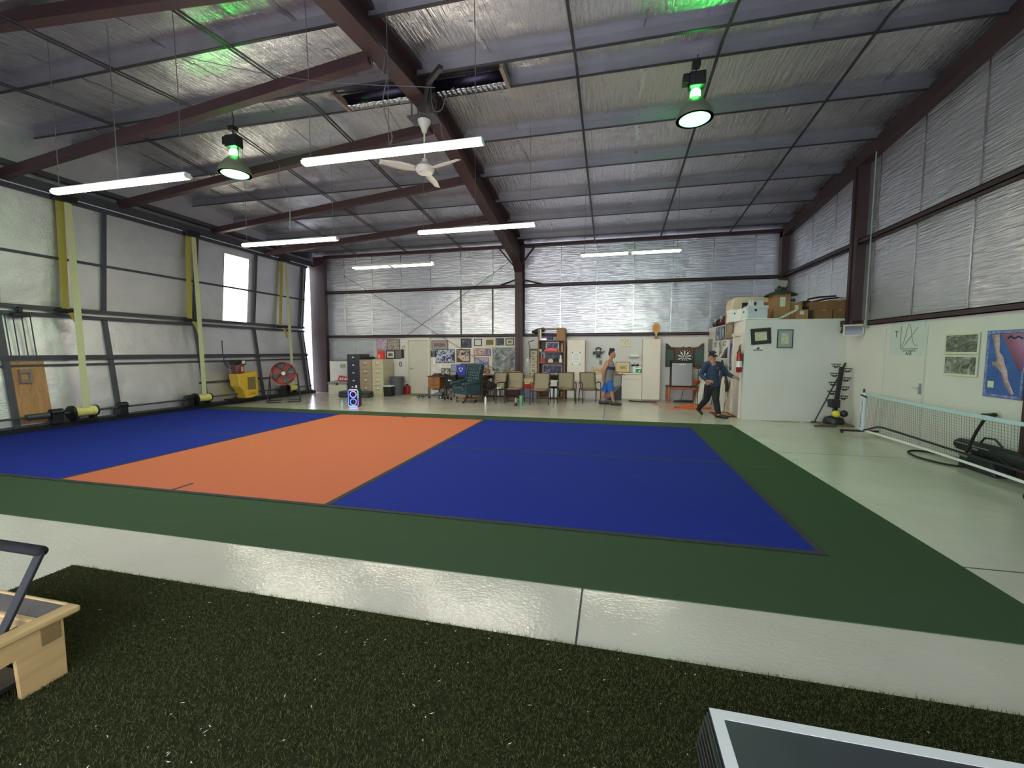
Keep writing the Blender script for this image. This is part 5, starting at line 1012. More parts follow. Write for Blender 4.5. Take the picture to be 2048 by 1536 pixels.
for k in range(5):
    a = k * 2 * PI / 5 + .3; c, s = math.cos(a), math.sin(a); MB().hexa([(c * .04 - s * .03, s * .04 + c * .03, .10), (c * .04 + s * .03, s * .04 - c * .03, .10), (c * .34 + s * .02, s * .34 - c * .02, .075), (c * .34 - s * .02, s * .34 + c * .02, .075), (c * .04 - s * .03, s * .04 + c * .03, .17), (c * .04 + s * .03, s * .04 - c * .03, .17), (c * .34 + s * .02, s * .34 - c * .02, .115), (c * .34 - s * .02, s * .34 + c * .02, .115)]).build('base_foot', M_DESK, t, bevel=.006)
    MB().cyl((c * .33 - .02 * s, s * .33 + .02 * c, .035), (c * .33 + .02 * s, s * .33 - .02 * c, .035), .035, 12).build('caster', M_BLACK, t)
# ------------------------------------------------------------------ sling chairs
M_MESH = mat('tan_sling_mesh', (146, 134, 112), .85, var=.12, scale=120, bump=.3, bscale=200); M_CFR = mat('dark_bronze_frame', (44, 38, 36), .45)
def sling_chair(label):
    t = thing('sling_chair', label, 'chair', (0, 0, 0), group='tan sling patio chairs')
    def bf(u, v): return ((u - .5) * .49, .20 + .14 * v + .03 * math.sin(PI * v), .43 + .50 * v)
    def sf(u, v): return ((u - .5) * .49, -.26 + .46 * v, .43 - .03 * math.sin(PI * v))
    MB().grid(bf, 6, 10).build('sling_back', M_MESH, t, solid=.006); MB().grid(sf, 6, 8).build('sling_seat', M_MESH, t, solid=.006)
    m = MB()
    for s in (-1, 1): m.tube([(s * .25, -.27, .42), (s * .25, .18, .42), (s * .25, .24, .50), (s * .25, .34, .935)], .014, 8)
    m.tube([(-.25, -.27, .42), (.25, -.27, .42)], .014, 8).tube([(-.25, .34, .935), (.25, .34, .935)], .010, 8).build('seat_frame', M_CFR, t)
    for s in (-1, 1):
        MB().tube([(s * .28, .26, .60), (s * .29, .05, .655), (s * .29, -.18, .655), (s * .29, -.255, .62), (s * .29, -.28, .5)], .016, 10).build('arm', M_CFR, t)
        MB().tube([(s * .29, -.28, .5), (s * .28, -.29, .3), (s * .285, -.30, 0)], .017, 10).build('leg', M_CFR, t); MB().tube([(s * .27, .20, .44), (s * .28, .28, .2), (s * .285, .31, 0)], .015, 10).build('leg', M_CFR, t)
        MB().tube([(s * .26, -.27, .42), (s * .29, -.28, .42)], .012, 8).build('bracket', M_CFR, t)
    return t
c0 = sling_chair('tan sling chair with a black bag on its seat, nearest the green armchair'); c0.location = (-3.62, 12.88, 0); c0.rotation_euler = (0, 0, R(-22))
dup(c0, (-2.99, 13.02, 0), R(6), 'tan sling chair with patterned cloth, just left of the central column'); dup(c0, (-2.12, 12.82, 0), R(2), 'tan sling chair in front of the tall bookcase, right of the central column')
dup(c0, (-1.38, 13.36, 0), R(8), 'tan sling chair overlapping the right side of the tall bookcase'); dup(c0, (-.66, 13.52, 0), R(16), 'empty tan sling chair beside the walking man in blue shorts')
M_PAT = printed('patterned_cloth', [(.35, (150, 60, 46)), (.45, (206, 180, 140)), (.52, (60, 44, 40)), (.62, (196, 130, 70))], 14, 2, .6)
for x, y, r, lab in ((-2.99, 12.98, R(6), 'patterned cloth on the seat of the chair left of the central column'), (-2.12, 12.78, R(2), 'patterned cloth on the seat of the chair in front of the bookcase'), (-1.38, 13.32, R(8), 'patterned cloth on the seat of the chair overlapping the bookcase')):
    m = MB(); m.grid(lambda u, v: ((u - .5) * .44, -.22 + .40 * v, .026 + .012 * math.sin(9 * u + 5 * v)), 8, 6); o = m.build('seat_cloth', M_PAT, None, (0, 0, 0), solid=.02); o.location = (x, y, .418); o.rotation_euler = (0, 0, r); tag(o, lab, 'cloth', 'patterned cloths on the chairs')
one(MB().ell((-3.75, 12.86, .52), (.15, .12, .12)).ell((-3.65, 12.84, .54), (.1, .1, .09)), 'black_bag', mat('black_cloth', (22, 22, 26), .9), 'round black bag lying on the sling chair nearest the armchair', 'bag')
one(MB().box(-3.54, -3.46, 12.75, 12.83, .43, .50).box(-3.46, -3.40, 12.86, 12.94, .45, .50), 'white_cups', M_PAPER, 'small white cartons on the seat of the chair nearest the armchair', 'carton', kind='stuff')
# shelf of papers between the desk and the column
x0, x1, _ = px_box((968, 750, 1046, 797), 14.35)
t = thing('low_bookshelf', 'low dark bookshelf full of books behind the two left sling chairs', 'bookshelf', ((x0 + x1) / 2 - .02, 14.6, 0)); w = (x1 - x0) / 2
MB().box(-w, w, .12, .15, 0, .78).box(-w, -w + .03, -.2, .15, 0, .78).box(w - .03, w, -.2, .15, 0, .78).box(-w, w, -.2, .15, .75, .78).box(-w, w, -.2, .15, .38, .41).box(-w, w, -.2, .15, .02, .05).build('carcass', M_DESKD, t)
def books(X0, X1, Y, Z, hs, cols, label, group):
    x = X0; i = 0
    while x < X1 - .02:
        w_ = random.uniform(.025, .055); h_ = hs * random.uniform(.75, 1)
        o = one(MB().box(x, x + w_ - .002, Y, Y + .18, Z, Z + h_), 'book', mat('book_%d' % (i % len(cols)), cols[i % len(cols)], .6), label, 'book', group=group, smooth=False); x += w_; i += 1
BC = [(206, 204, 196), (120, 60, 50), (52, 60, 84), (172, 160, 130), (60, 56, 54), (206, 206, 206)]
cx = (x0 + x1) / 2 - .02
books(cx - w + .04, cx - w + .62, 14.45, .411, .28, BC, 'book standing on the upper shelf of the low bookshelf', 'books on the upper low shelf'); books(cx - w + .04, cx - w + .72, 14.45, .051, .28, BC, 'book standing on the bottom shelf of the low bookshelf', 'books on the bottom low shelf')
one(MB().box(cx - .02, cx + .64, 14.42, 14.7, .78, .93), 'flat_carton', M_CARD, 'long flat cardboard carton on the low bookshelf beside the column', 'box', bevel=.006)
one(MB().box(cx + .02, cx + .62, 14.2, 14.55, 0, .36) if False else MB().box(-3.02, -2.45, 14.05, 14.4, 0, .36), 'grey_tote', mat('grey_blue_plastic', (96, 102, 114), .4), 'grey plastic tote on the floor at the foot of the central column', 'tote', bevel=.02)
one(MB().box(-2.98, -2.5, 14.08, 14.38, .362, .50), 'red_carton', mat('carton_red', (186, 44, 40), .6, var=.1), 'red carton on the grey tote by the column', 'box', bevel=.004); one(MB().box(-2.92, -2.6, 14.1, 14.36, .502, .70), 'tan_carton', mat('cream_carton', (206, 180, 140), .7, var=.08), 'cream carton stacked on the red carton by the column', 'box', bevel=.004)
# ------------------------------------------------------------------ column fittings, photo strip, bookcase
x = yy(1055.5, 705, 14.45).x; z0, z1 = yy(1055, 723, 14.45).z, yy(1055, 690, 14.45).z
t = thing('switch_enclosure', 'grey electrical enclosure on the right side of the central column', 'switch box', (x + .01, 14.45, z0)); MB().box(-.05, .05, -.06, .06, .1, z1 - z0).build('box_body', M_GPAINT, t, bevel=.006); MB().box(-.03, .03, -.05, .05, 0, .1).build('white_base', M_WHITE, t); MB().tube([(0, 0, z1 - z0), (0, 0, .55), (.02, 0, .68), (.2, 0, .74)], .016, 8).build('conduit', M_DGREY, t)
x0 = yy(1060, 700, 14.6).x; x1 = yy(1074, 700, 14.6).x; z1, z0 = yy(1067, 698, 14.6).z, yy(1067, 752, 14.6).z
t = thing('photo_strip', 'tall narrow frame of stacked square photographs left of the bookcase', 'picture', ((x0 + x1) / 2, 14.66, 0)); w = (x1 - x0) / 2
MB().box(-w, w, -.02, .02, 0, z1).build('strip_frame', M_DKFRAME, t)
for i in range(5):
    z = z1 - .04 - (i + 1) * .205; f = MB().box(-w + .015, w - .01, -.026, -.02, z, z + .19).build('photo_mount', M_CREAMF, t, smooth=False); MB().box(-.06, .06, -.03, -.026, z + .05, z + .14).build('print', printed('tiny_sepia', [(.4, (90, 80, 70)), (.6, (190, 180, 160))], 15), f, smooth=False)
one(MB().box(-2.62, -2.42, 14.3, 14.5, .0, .74), 'red_white_roll', printed('red_white_wrap', [(.46, (190, 50, 48)), (.54, (216, 206, 196))], 8, 1, 0), 'red and white wrapped package standing left of the bookcase', 'package', bevel=.02)
one(MB().tube([(-2.68, 14.52, 2.30), (-2.5, 14.52, 2.32), (-2.32, 14.52, 2.38)], [.05, .10, .07], 10, round_ends=True), 'black_bundle', M_BLACK, 'black cloth bundle lying on the girt left of the bookcase top', 'bundle')
x0, x1, zt = px_box((1075, 656.5, 1131, 797), 14.3); BW = (x1 - x0) / 2; bx_ = (x0 + x1) / 2; BYF = 14.3
t = thing('bookcase', 'tall brown wooden bookcase right of the central column', 'bookcase', (bx_, 14.48, 0)); M_BC = wood('bookcase_brown', (112, 78, 48), (140, 100, 64), 2, (8, 8, 1))
SH = [.06, .36, .70, 1.02, 1.44, 1.80, 2.16]; SH = [.05] + [yy(1100, py, 14.3).z for py in (772, 749, 725, 703, 680)] + [zt]
MB().box(-BW, -BW + .05, -.18, .18, 0, zt).box(BW - .05, BW, -.18, .18, 0, zt).build('side_panel', M_BC, t, bevel=.003); MB().box(-BW + .05, BW - .05, .165, .18, .03, SH[-2]).build('back_panel', M_DESKD, t)
for s in SH: MB().box(-BW + .05, BW - .05, -.17, .165, s - .03, s).build('shelf', M_BC, t, bevel=.002)
def sx(px): return yy(px, 700, BYF).x
def put(name, label, cat, px0, px1, zs, h, m, d=.16, group=None, dy=.02, **kw): return one(MB().box(sx(px0), sx(px1), BYF + dy, BYF + dy + d, zs + .001, zs + h), name, m, label, cat, group=group, **kw)
put('cardboard_box', 'cardboard box on the top right of the bookcase', 'box', 1113, 1128, SH[5], .40, M_CARD, .25, bevel=.005)
put('white_binder', 'white binder standing at the top left of the bookcase', 'binder', 1079, 1082, SH[5], .38, M_PAPER); put('grey_folder', 'pale grey folder lying on the top shelf of the bookcase', 'folder', 1082, 1093, SH[5], .05, M_ALU)
put('purple_box', 'dark purple box on the top shelf of the bookcase', 'box', 1093, 1104, SH[5], .14, mat('purple_dark', (52, 44, 104), .5), bevel=.01)
BLUEP = printed('blue_print', [(.42, (40, 50, 104)), (.56, (96, 110, 156)), (.66, (170, 176, 190))], 5, 4, 1)
def shelf_pic(px0, px1, zs, h, label, prt, fm, fw=.03):
    x0, x1 = sx(px0), sx(px1); t = thing('framed_picture', label, 'picture', ((x0 + x1) / 2, BYF + .27, zs + .001), group='pictures in the bookcase'); w = (x1 - x0) / 2; MB().frame(-w, w, 0, h, fw, -.015, .01).build('frame', fm, t, smooth=False); MB().box(-w + fw, w - fw, -.006, .006, fw, h - fw).build('print', prt, t, smooth=False)
shelf_pic(1089, 1116, SH[4], .33, 'white framed blue picture on the second shelf of the bookcase', BLUEP, M_WHITEM, .04); shelf_pic(1079, 1087, SH[4], .34, 'dark green picture at the left of the second bookcase shelf', mat('dark_green_print', (50, 66, 54), .5), M_BLACKF)
m = MB(); m.prism([(sx(1085), BYF + .04, SH[4] + .001), (sx(1116), BYF + .04, SH[4] + .001), (sx(1115), BYF + .04, SH[4] + .11), (sx(1104), BYF + .04, SH[4] + .14), (sx(1092), BYF + .04, SH[4] + .12)], (0, .1, 0)); one(m, 'red_model_car', mat('gloss_red', (206, 44, 46), .3, var=.12), 'red model car on the second shelf of the bookcase', 'model car', bevel=.02)
put('white_mug', 'small white cup at the left of the second bookcase shelf', 'cup', 1079, 1083, SH[4], .08, M_PAPER, .05, bevel=.01); one(MB().lathe([(.03, 0), (.045, .03), (.03, .16), (.035, .2), (.02, .27), (.0001, .29)], (sx(1123.5), BYF + .08, SH[4] + .001), 14), 'beige_statuette', mat('tan_beige', (176, 150, 120), .7), 'beige statuette at the right of the second bookcase shelf', 'statuette'); put('brown_jar', 'small brown jar beside the beige statuette in the bookcase', 'jar', 1117, 1120, SH[4], .09, M_CARD2, .06, bevel=.01)
shelf_pic(1088, 1119, SH[3], .34, 'dark blue picture on the third shelf of the bookcase', printed('dusk_print', [(.42, (58, 58, 92)), (.6, (110, 104, 124))], 4), mat('grey_brown_frame', (98, 90, 88), .5)); shelf_pic(1079, 1087.5, SH[3], .34, 'grey and white picture at the left of the third bookcase shelf', mat('dark_green_print', (50, 66, 54), .5), M_WHITEM, .05)
put('red_box', 'dark red box on the third shelf of the bookcase', 'box', 1079, 1091, SH[3], .14, mat('dark_red_box', (140, 44, 44), .6, var=.15), bevel=.006); m = MB().box(sx(1096), sx(1106), BYF + .03, BYF + .15, SH[3] + .001, SH[3] + .08).prism([(sx(1095.5), BYF + .03, SH[3] + .08), (sx(1106.5), BYF + .03, SH[3] + .08), (sx(1101), BYF + .03, SH[3] + .14)], (0, .12, 0)); one(m, 'model_house', M_CREAMF, 'cream model house on the third shelf of the bookcase', 'model')
m = MB().tube([(sx(1108), BYF + .07, SH[3] + .11), (sx(1113), BYF + .07, SH[3] + .11)], .03, 10, round_ends=True).tube([(sx(1113), BYF + .07, SH[3] + .11), (sx(1115), BYF + .07, SH[3] + .19)], [.026, .018], 8, round_ends=True)
for q in (1108.3, 1109, 1112.5, 1113.2): m.cyl((sx(q), BYF + .07, SH[3] + .001), (sx(q), BYF + .07, SH[3] + .1), .01, 6)
one(m, 'horse_figure', M_BLACK, 'black horse figure on the third shelf of the bookcase', 'figurine'); one(MB().lathe([(.05, 0), (.06, .03), (.055, .1), (.03, .16), (.032, .25), (.028, .25), (.0001, .24)], (sx(1121), BYF + .08, SH[3] + .001), 16), 'white_jug', M_PAPER, 'white jug at the right of the third bookcase shelf', 'jug')
shelf_pic(1083, 1123, SH[2], .33, 'large dark violet picture of light streaks on the fourth bookcase shelf', printed('violet_streaks', [(.46, (36, 32, 62)), (.56, (84, 66, 110)), (.66, (196, 190, 210))], 3, 6, 3, stretch=(1, 1, 3)), M_WHITEM, .025)
m = MB().box(sx(1100), sx(1114), BYF + .02, BYF + .2, SH[1] + .001, SH[1] + .10).box(sx(1101), sx(1117), BYF + .03, BYF + .2, SH[1] + .101, SH[1] + .2); one(m, 'paper_stack', M_PAPER, 'stack of white papers on the fifth shelf of the bookcase', 'papers'); put('black_tool', 'black handle lying on the papers in the bookcase', 'tool', 1106, 1118, SH[1] + .2, .04, M_BLACK, .06, bevel=.01)
for i, (a, b, mm, lab) in enumerate(((1097, 1099.4, M_PAPER, 'thin white binder on the lowest shelf of the bookcase'), (1099.8, 1106, M_WHITE, 'thick white binder with a black label on the lowest bookcase shelf'), (1106.4, 1109.6, mat('navy_binder', (52, 62, 92), .5), 'navy binder between the white binders on the lowest bookcase shelf'), (1110, 1117, M_WHITE, 'thick white binder right of the navy binder on the lowest shelf'))):
    put('ring_binder', lab, 'binder', a, b, SH[0], .30, mm, .2, 'binders in the bookcase', smooth=False)
put('brown_ornament', 'brown round ornament on the lowest bookcase shelf', 'ornament', 1121, 1127, SH[0], .2, M_BC, .1, bevel=.03)
# ------------------------------------------------------------------ white cabinets, counter
def wardrobe(rect, Y, depth, label):
    x0, x1, zt = px_box(rect, Y); w = (x1 - x0) / 2; t = thing('tall_cabinet', label, 'cabinet', ((x0 + x1) / 2, Y + depth / 2, 0)); d = depth / 2
    MB().box(-w, w, -d + .02, d, .04, zt).build('carcass', M_CREAM, t, smooth=False); MB().box(-w + .004, w - .004, -d, -d + .018, .06, zt - .005).build('door', M_CREAM, t, bevel=.003); MB().box(-w, w, -d + .05, d, 0, .04).build('plinth', mat('grey_plinth', (150, 148, 140), .6), t); return t, w, zt
YC = 14.3
tL, wL, zL = wardrobe((1133.5, 680, 1170, 799), YC, .48, 'tall cream cabinet with a whiteboard, beside the bookcase'); tR, wR, zR = wardrobe((1283.5, 678, 1322, 801), YC, .48, 'tall cream cabinet right of the counter, under the wooden paddle')
cxl = tL.location.x
a, b = yy(1144, 729.5, YC), yy(1160.6, 704, YC); t = thing('whiteboard', 'small whiteboard with black corner clips on the tall cabinet door', 'whiteboard', ((a.x + b.x) / 2, YC - .004, a.z)); w = (b.x - a.x) / 2; h = b.z - a.z
MB().box(-w, w, -.008, .003, 0, h).build('board', M_WHITE, t); m = MB()
for s in (-1, 1):
    for q in (0, 1): m.prism([(s * w * 1.01, -.012, q * h), (s * w * .72, -.012, q * h), (s * w * 1.01, -.012, q * h + (.06 if q == 0 else -.06))], (0, .010, 0))
m.build('corner_clip', M_BLACK, t); m = MB()
for i in range(5): z = h * (.85 - .15 * i); m.tube([(-w * .7 + w * 1.4 * k / 9, -.010, z + .012 * math.sin(k * 2.3 + i)) for k in range(10)], .003, 4)
m.build('handwriting', INK, t)
x0, x1, _ = px_box((1170, 747, 1283.5, 800), YC + .02); x0 = cxl + wL + .003; x1 = tR.location.x - wR - .003
CTZ = yy(1230, 746, YC).z
one(MB().box(x0, x1, YC - .01, YP - .02, CTZ - .035, CTZ), 'worktop', M_CREAM, 'cream worktop between the two tall cabinets', 'worktop', smooth=False)
xd = yy(1243, 780, YC).x
for X0, X1, lab in ((x0, xd - .52, 'cream base cabinet under the left end of the worktop'), (xd, x1, 'cream base cabinet under the right end of the worktop')):
    w = (X1 - X0) / 2; t = thing('base_cabinet', lab, 'cabinet', ((X0 + X1) / 2, YC + .25, 0), group='base cabinets'); MB().box(-w + .002, w - .002, -.21, .22, .05, CTZ - .037).box(-w + .002, w - .002, -.17, .22, 0, .05).build('carcass', M_CREAM, t, smooth=False)
    f = MB().box(-w + .006, w - .006, -.232, -.212, CTZ - .21, CTZ - .05).build('drawer', M_CREAM, t, bevel=.004); MB().box(-.09, .09, -.245, -.232, CTZ - .135, CTZ - .12).build('pull', M_CREAM, f); MB().box(-w + .006, w - .006, -.232, -.212, .06, CTZ - .22).build('door', M_CREAM, t, bevel=.004)
one(MB().box(x0, x1, YP - .012, YP - .001, CTZ + .01, 2.14), 'splash_panel', mat('grey_white_panel', (204, 202, 200), .5, var=.02), 'pale grey panel on the wall above the worktop', 'panel', smooth=False, kind='structure')
X0 = xd - .48; t = thing('speckled_board', 'grey speckled board leaning in the gap under the worktop', 'board', (X0 + .25, YC + .06, 0)); MB().prism([(-.06, 0, .40), (.20, 0, .54), (.20, 0, CTZ - .045), (-.24, 0, CTZ - .045), (-.24, 0, .24)], (0, .02, 0)).build('board_face', mat('speckled_grey', (150, 148, 148), .8, var=.3, scale=60), t)
m = MB(); m.prism([(-.24, 0, .005), (.21, 0, .005), (.21, 0, .50), (.08, 0, .36), (-.1, 0, .16)], (0, .04, 0)); o = one(m, 'black_board', M_BLACK, 'black angled board behind the walking man under the worktop', 'board'); o.location = (X0 + .25, YC + .0, .005)
for k in range(3): one(MB().bar((X0 + .36 + .04 * k, YC + .12, 0.0), (X0 + .42 + .03 * k, YC + .16, .62), .012, .12, (0, 1, 0)), 'white_panel_sheet', M_PAPER, f'{["left", "middle", "right"][k]} of three thin white sheets standing in the gap under the worktop', 'sheet', group='white sheets under the worktop')
# on the wall above the counter
q = YP - .012
picture('y', q, (1239, 675, 1260.5, 693), 'pale framed line drawing on the wall above the worktop', printed('line_drawing', [(.47, (214, 202, 180)), (.53, (170, 150, 130)), (.56, (214, 204, 184))], 7, 5, 1), mat('pale_yellow_frame', (206, 186, 136), .5), .012, M_WHITEM, .03)
p = yy(1197, 706, q); t = thing('hanging_helmet', 'dark grey helmet with side flaps hanging on the wall above the worktop', 'helmet', (p.x, q, p.z - .15))
MB().ell((0, -.1, .17), (.10, .10, .12)).build('shell', mat('grey_helmet', (92, 88, 96), .5), t); MB().box(-.06, .06, -.205, -.16, .22, .26).build('pale_visor', M_PAPER, t, bevel=.01); MB().tube([(-.085, -.1, .25), (-.07, -.1, .31), (0, -.1, .335), (.07, -.1, .31), (.085, -.1, .25)], .02, 8).build('brow_band', M_BLACK, t)
MB().prism([(.09, -.1, .12), (.23, -.1, .22), (.10, -.1, .19)], (0, .03, 0)).build('side_flap', M_DGREY, t); MB().box(-.19, -.11, -.12, -.06, .10, .20).build('ear_cup', M_DGREY, t, bevel=.015); MB().lathe([(.05, .02), (.06, .05), (.05, .08)], (0, -.1, 0), 12).box(-.09, .09, -.13, -.03, 0, .03).build('neck_stand', M_BLACK, t); MB().box(-.02, .02, -.03, 0, .1, .2).build('wall_hook', M_BLACK, t)
p = yy(1268, 711.5, q); t = thing('paper_towel_holder', 'white paper towel roll on a wall holder above the worktop', 'paper towels', (p.x, q, p.z - .06)); MB().cyl((-.14, -.09, .06), (.14, -.09, .06), .055, 18).build('towel_roll', M_PAPER, t)
MB().box(-.16, -.145, -.11, 0, .02, .1).box(.145, .16, -.11, 0, .02, .1).box(-.16, .16, -.02, 0, .03, .09).build('holder', M_WHITE, t, bevel=.004)
a, b = yy(1199, 726, q), yy(1204, 729, q); picture('y', q, (1198.5, 720.5, 1204, 729.5), 'tiny olive picture on the wall above the wooden blocks', printed('olive_tiny', [(.4, (96, 84, 50)), (.6, (176, 160, 90))], 14), name='small_picture')
x0_, x1_, zt_ = px_box((1231, 724.5, 1260, 745), YC + .25); t = thing('gold_framed_picture', 'gold framed picture with a wide cream mount leaning on the worktop behind the walking man', 'picture', ((x0_ + x1_) / 2, YC + .36, CTZ + .004)); t.rotation_euler = (R(-7), 0, 0); w = (x1_ - x0_) / 2; h = zt_ - CTZ
MB().frame(-w, w, 0, h, .022, -.02, .01).build('frame', mat('dull_gold', (150, 116, 70), .4, .3), t, smooth=False); MB().box(-w + .02, w - .02, -.006, .006, .02, h - .02).build('mount', mat('cream_mount', (214, 196, 156), .6, var=.03), t, smooth=False); MB().frame(-w * .6, w * .6, h * .22, h * .72, .01, -.009, -.006).build('inner_line', mat('dull_gold', (150, 116, 70), .4, .3), t, smooth=False); MB().box(-w * .42, w * .42, -.009, -.006, h * .34, h * .6).build('print', printed('sepia_print', [(.4, (140, 120, 88)), (.6, (190, 172, 130))], 9), t, smooth=False)
x = yy(1275, 738, YC + .2).x; t = thing('first_aid_box', 'white box with a green panel on the right of the worktop', 'box', (x, YC + .28, CTZ)); MB().box(-.15, .12, -.05, .05, 0, .21).build('case', M_WHITE, t, bevel=.006); MB().box(-.06, .12, -.054, -.05, .01, .13).build('green_panel', mat('panel_green', (40, 150, 104), .5, var=.1), t); MB().cyl((.06, -.058, .06), (.06, -.052, .06), .025, 14).build('white_dot', M_PAPER, t); MB().box(-.06, .04, -.053, -.05, .165, .185).build('print_line', M_DGREY, t)
x = yy(1269, 730, YC + .3).x; z = yy(1269, 729, q).z; t = thing('wall_tap', 'black and chrome tap on the wall under the paper towels', 'tap', (x, q, z - .05)); MB().box(-.1, .14, -.02, 0, .0, .03).ell((-.05, -.05, .03), (.05, .05, .025)).ell((.10, -.05, .035), (.05, .05, .035)).build('tap_body', M_BLACK, t); MB().tube([(.0, -.02, .03), (.02, -.06, .07), (.0, -.1, .10)], .010, 8).build('spout', M_CHROME, t)
for k, (pxa, hh, ww) in enumerate(((1185, .19, .035), (1190, .06, .06), (1195, .12, .05), (1199.5, .10, .06), (1203, .13, .04))):
    x = yy(pxa, 740, YC + .2).x; one(MB().box(x - ww, x + ww, YC + .17, YC + .27, CTZ, CTZ + hh), 'wooden_block', mat('pale_wood_block', (204, 168, 118), .6, var=.1), ['tall wooden block at the left of the worktop', 'low wooden block second on the worktop', 'wooden block third from the left on the worktop', 'wooden block fourth from the left on the worktop', 'wooden block nearest the walking man on the worktop'][k], 'block', group='wooden blocks on the worktop', bevel=.012)
# wooden paddle sign
p0 = yy(1312.5, 678, YC + .1); t = thing('wooden_paddle', 'large wooden paddle standing on the tall right cabinet in front of the girt', 'paddle', (p0.x, YC + .15, zR + .001)); Zc = yy(1312.5, 655, YC + .1).z - zR; m = MB(); pr = []
for k in range(8): a = PI / 8 + k * PI / 4; pr.append((.135 * math.cos(a) * 1.0, 0, Zc + .155 * math.sin(a)))
m.prism(pr, (0, .02, 0)).prism([(-.09, .001, Zc - .12), (.09, .001, Zc - .12), (.03, .001, Zc - .22), (-.03, .001, Zc - .22)], (0, .018, 0)).build('blade', wood('light_wood', (190, 140, 76), (210, 164, 98), 2, (6, 6, 1)), t, bevel=.004)
MB().box(-.022, .022, 0, .02, .06, Zc - .2).build('neck', mat('pale_wood_block', (204, 168, 118), .6), t); MB().box(-.04, .04, -.008, .028, 0, .11).build('grip', mat('brown_grip', (150, 104, 76), .7), t); m = MB()
for z_ in (-.05, .0, .05): m.tube([(-.07 + .14 * k / 7, -.002, Zc + z_ + .008 * math.sin(k * 2)) for k in range(8)], .005, 5)
m.build('engraving', mat('burnt_wood', (140, 92, 46), .7), t)
a = fl(1257, 802.5); b = fl(1315, 805.5)
one(MB().prism([(a.x, 14.14, 0), (a.x + .16, 13.98, 0), (b.x - .02, 13.9, 0), (b.x - .02, 13.98, 0), (a.x + .2, 14.07, 0), (a.x + .06, 14.2, 0)], (0, 0, .035)), 'floor_strip', mat('dark_brown_strip', (66, 54, 44), .7), 'dark bent strip lying on the floor in front of the right cabinet', 'strip')
# ------------------------------------------------------------------ dartboard, fridge
YD = YP; p = yy(1368.5, 714.5, YD - .05)
t = thing('dartboard_cabinet', 'dark brown dartboard cabinet with open doors above the small fridge', 'dartboard', (p.x, YD, p.z - .36)); M_DKW = mat('dark_cabinet_wood', (72, 50, 40), .5, var=.15); M_CHALK = mat('green_chalk', (66, 92, 84), .7, var=.12)
MB().box(-.30, .30, -.06, -.001, .05, .68).build('case', M_DKW, t, bevel=.004); MB().box(-.27, .27, -.064, -.06, .08, .65).build('backing', mat('brown_backing', (120, 76, 52), .8), t)
for s in (-1, 1):
    d = MB(); d.prism([(s * .30, -.04, .04), (s * .585, -.07, .04), (s * .585, -.07, .82), (s * .52, -.064, .80), (s * .42, -.054, .70), (s * .30, -.04, .68)], (0, .025, 0)); d = d.build('door', M_DKW, t)
    MB().prism([(s * .335, -.047, .10), (s * .55, -.070, .10), (s * .55, -.070, .60), (s * .335, -.047, .60)], (0, .002, 0)).build('chalk_panel', M_CHALK, d)
bd = MB().cyl((0, -.10, .36), (0, -.064, .36), .265, 40).build('board', M_BLACK, t); mw_, mr_ = MB(), MB()
for k in range(20):
    a0, a1 = (k - .5) * PI / 10, (k + .5) * PI / 10
    def ring(m, r0, r1, y): m.quad((r0 * math.cos(a0), y, .36 + r0 * math.sin(a0)), (r0 * math.cos(a1), y, .36 + r0 * math.sin(a1)), (r1 * math.cos(a1), y, .36 + r1 * math.sin(a1)), (r1 * math.cos(a0), y, .36 + r1 * math.sin(a0)))
    if k % 2: ring(mw_, .02, .20, -.1015)
    else: ring(mr_, .115, .125, -.1016); ring(mr_, .19, .2, -.1016)
    mw_.ell((.235 * math.cos(k * PI / 10), -.101, .36 + .235 * math.sin(k * PI / 10)), (.014, .003, .016), 6, 4)
mw_.build('pale_wedges', M_PAPER, bd, smooth=False); mr_.build('score_ring', M_FIRE, bd, smooth=False); MB().box(.10, .20, -.05, 0, .68, .70).box(-.06, .0, -.05, 0, .68, .705).build('top_catch', M_BLACK, t)
p = fl(1362, 804); fx = p.x
t = thing('fridge_table', 'small reddish wooden table under the silver fridge', 'table', (fx, 14.33, 0)); M_ORW = wood('red_orange_wood', (150, 80, 46), (176, 100, 60), 2, (8, 8, 1)); TH = yy(1362, 773, 14.05).z
MB().box(-.45, .47, -.27, .27, TH - .03, TH).build('top', M_DESKD, t, bevel=.004); MB().box(-.42, .44, -.25, .25, TH - .10, TH - .03).build('apron', M_ORW, t)
for a in (-.41, .43):
    for b in (-.24, .24): MB().box(a - .035, a + .035, b - .035, b + .035, 0, TH - .03).build('leg', M_ORW, t, bevel=.004)
t = thing('mini_fridge', 'small silver fridge with a black top standing on the reddish table', 'fridge', (fx - .03, 14.35, TH)); FH = yy(1362, 723, 14.05).z - TH; M_SIL = mat('brushed_silver', (158, 158, 160), .4, .35, var=.03)
MB().box(-.30, .30, -.2, .26, 0, FH + .02).build('cabinet', M_BLACK, t, bevel=.006); MB().box(-.30, .30, -.27, -.205, .015, FH - .05).build('door', M_SIL, t, bevel=.012); MB().box(-.30, .30, -.27, -.205, FH - .045, FH + .02).build('top_strip', M_BLACK, t, bevel=.008); MB().box(-.09, .11, -.275, -.27, FH - .10, FH - .075).build('badge', M_WHITE, t)
one(MB().tube([(fx - .22, 14.2, .03), (fx, 14.15, .045), (fx + .3, 14.2, .035)], [.03, .045, .04], 10, round_ends=True, flat=.8), 'black_sack', M_BLACK, 'flat black sack on the floor under the fridge table', 'bag'); one(MB().tube([(fx + .06, 14.55, TH - .1), (fx + .08, 14.5, .35), (fx + .02, 14.42, .1), (fx - .1, 14.35, .012)], .008, 6), 'power_cord', M_BLACK, 'thin black power cord hanging below the fridge table', 'cord')
P = []
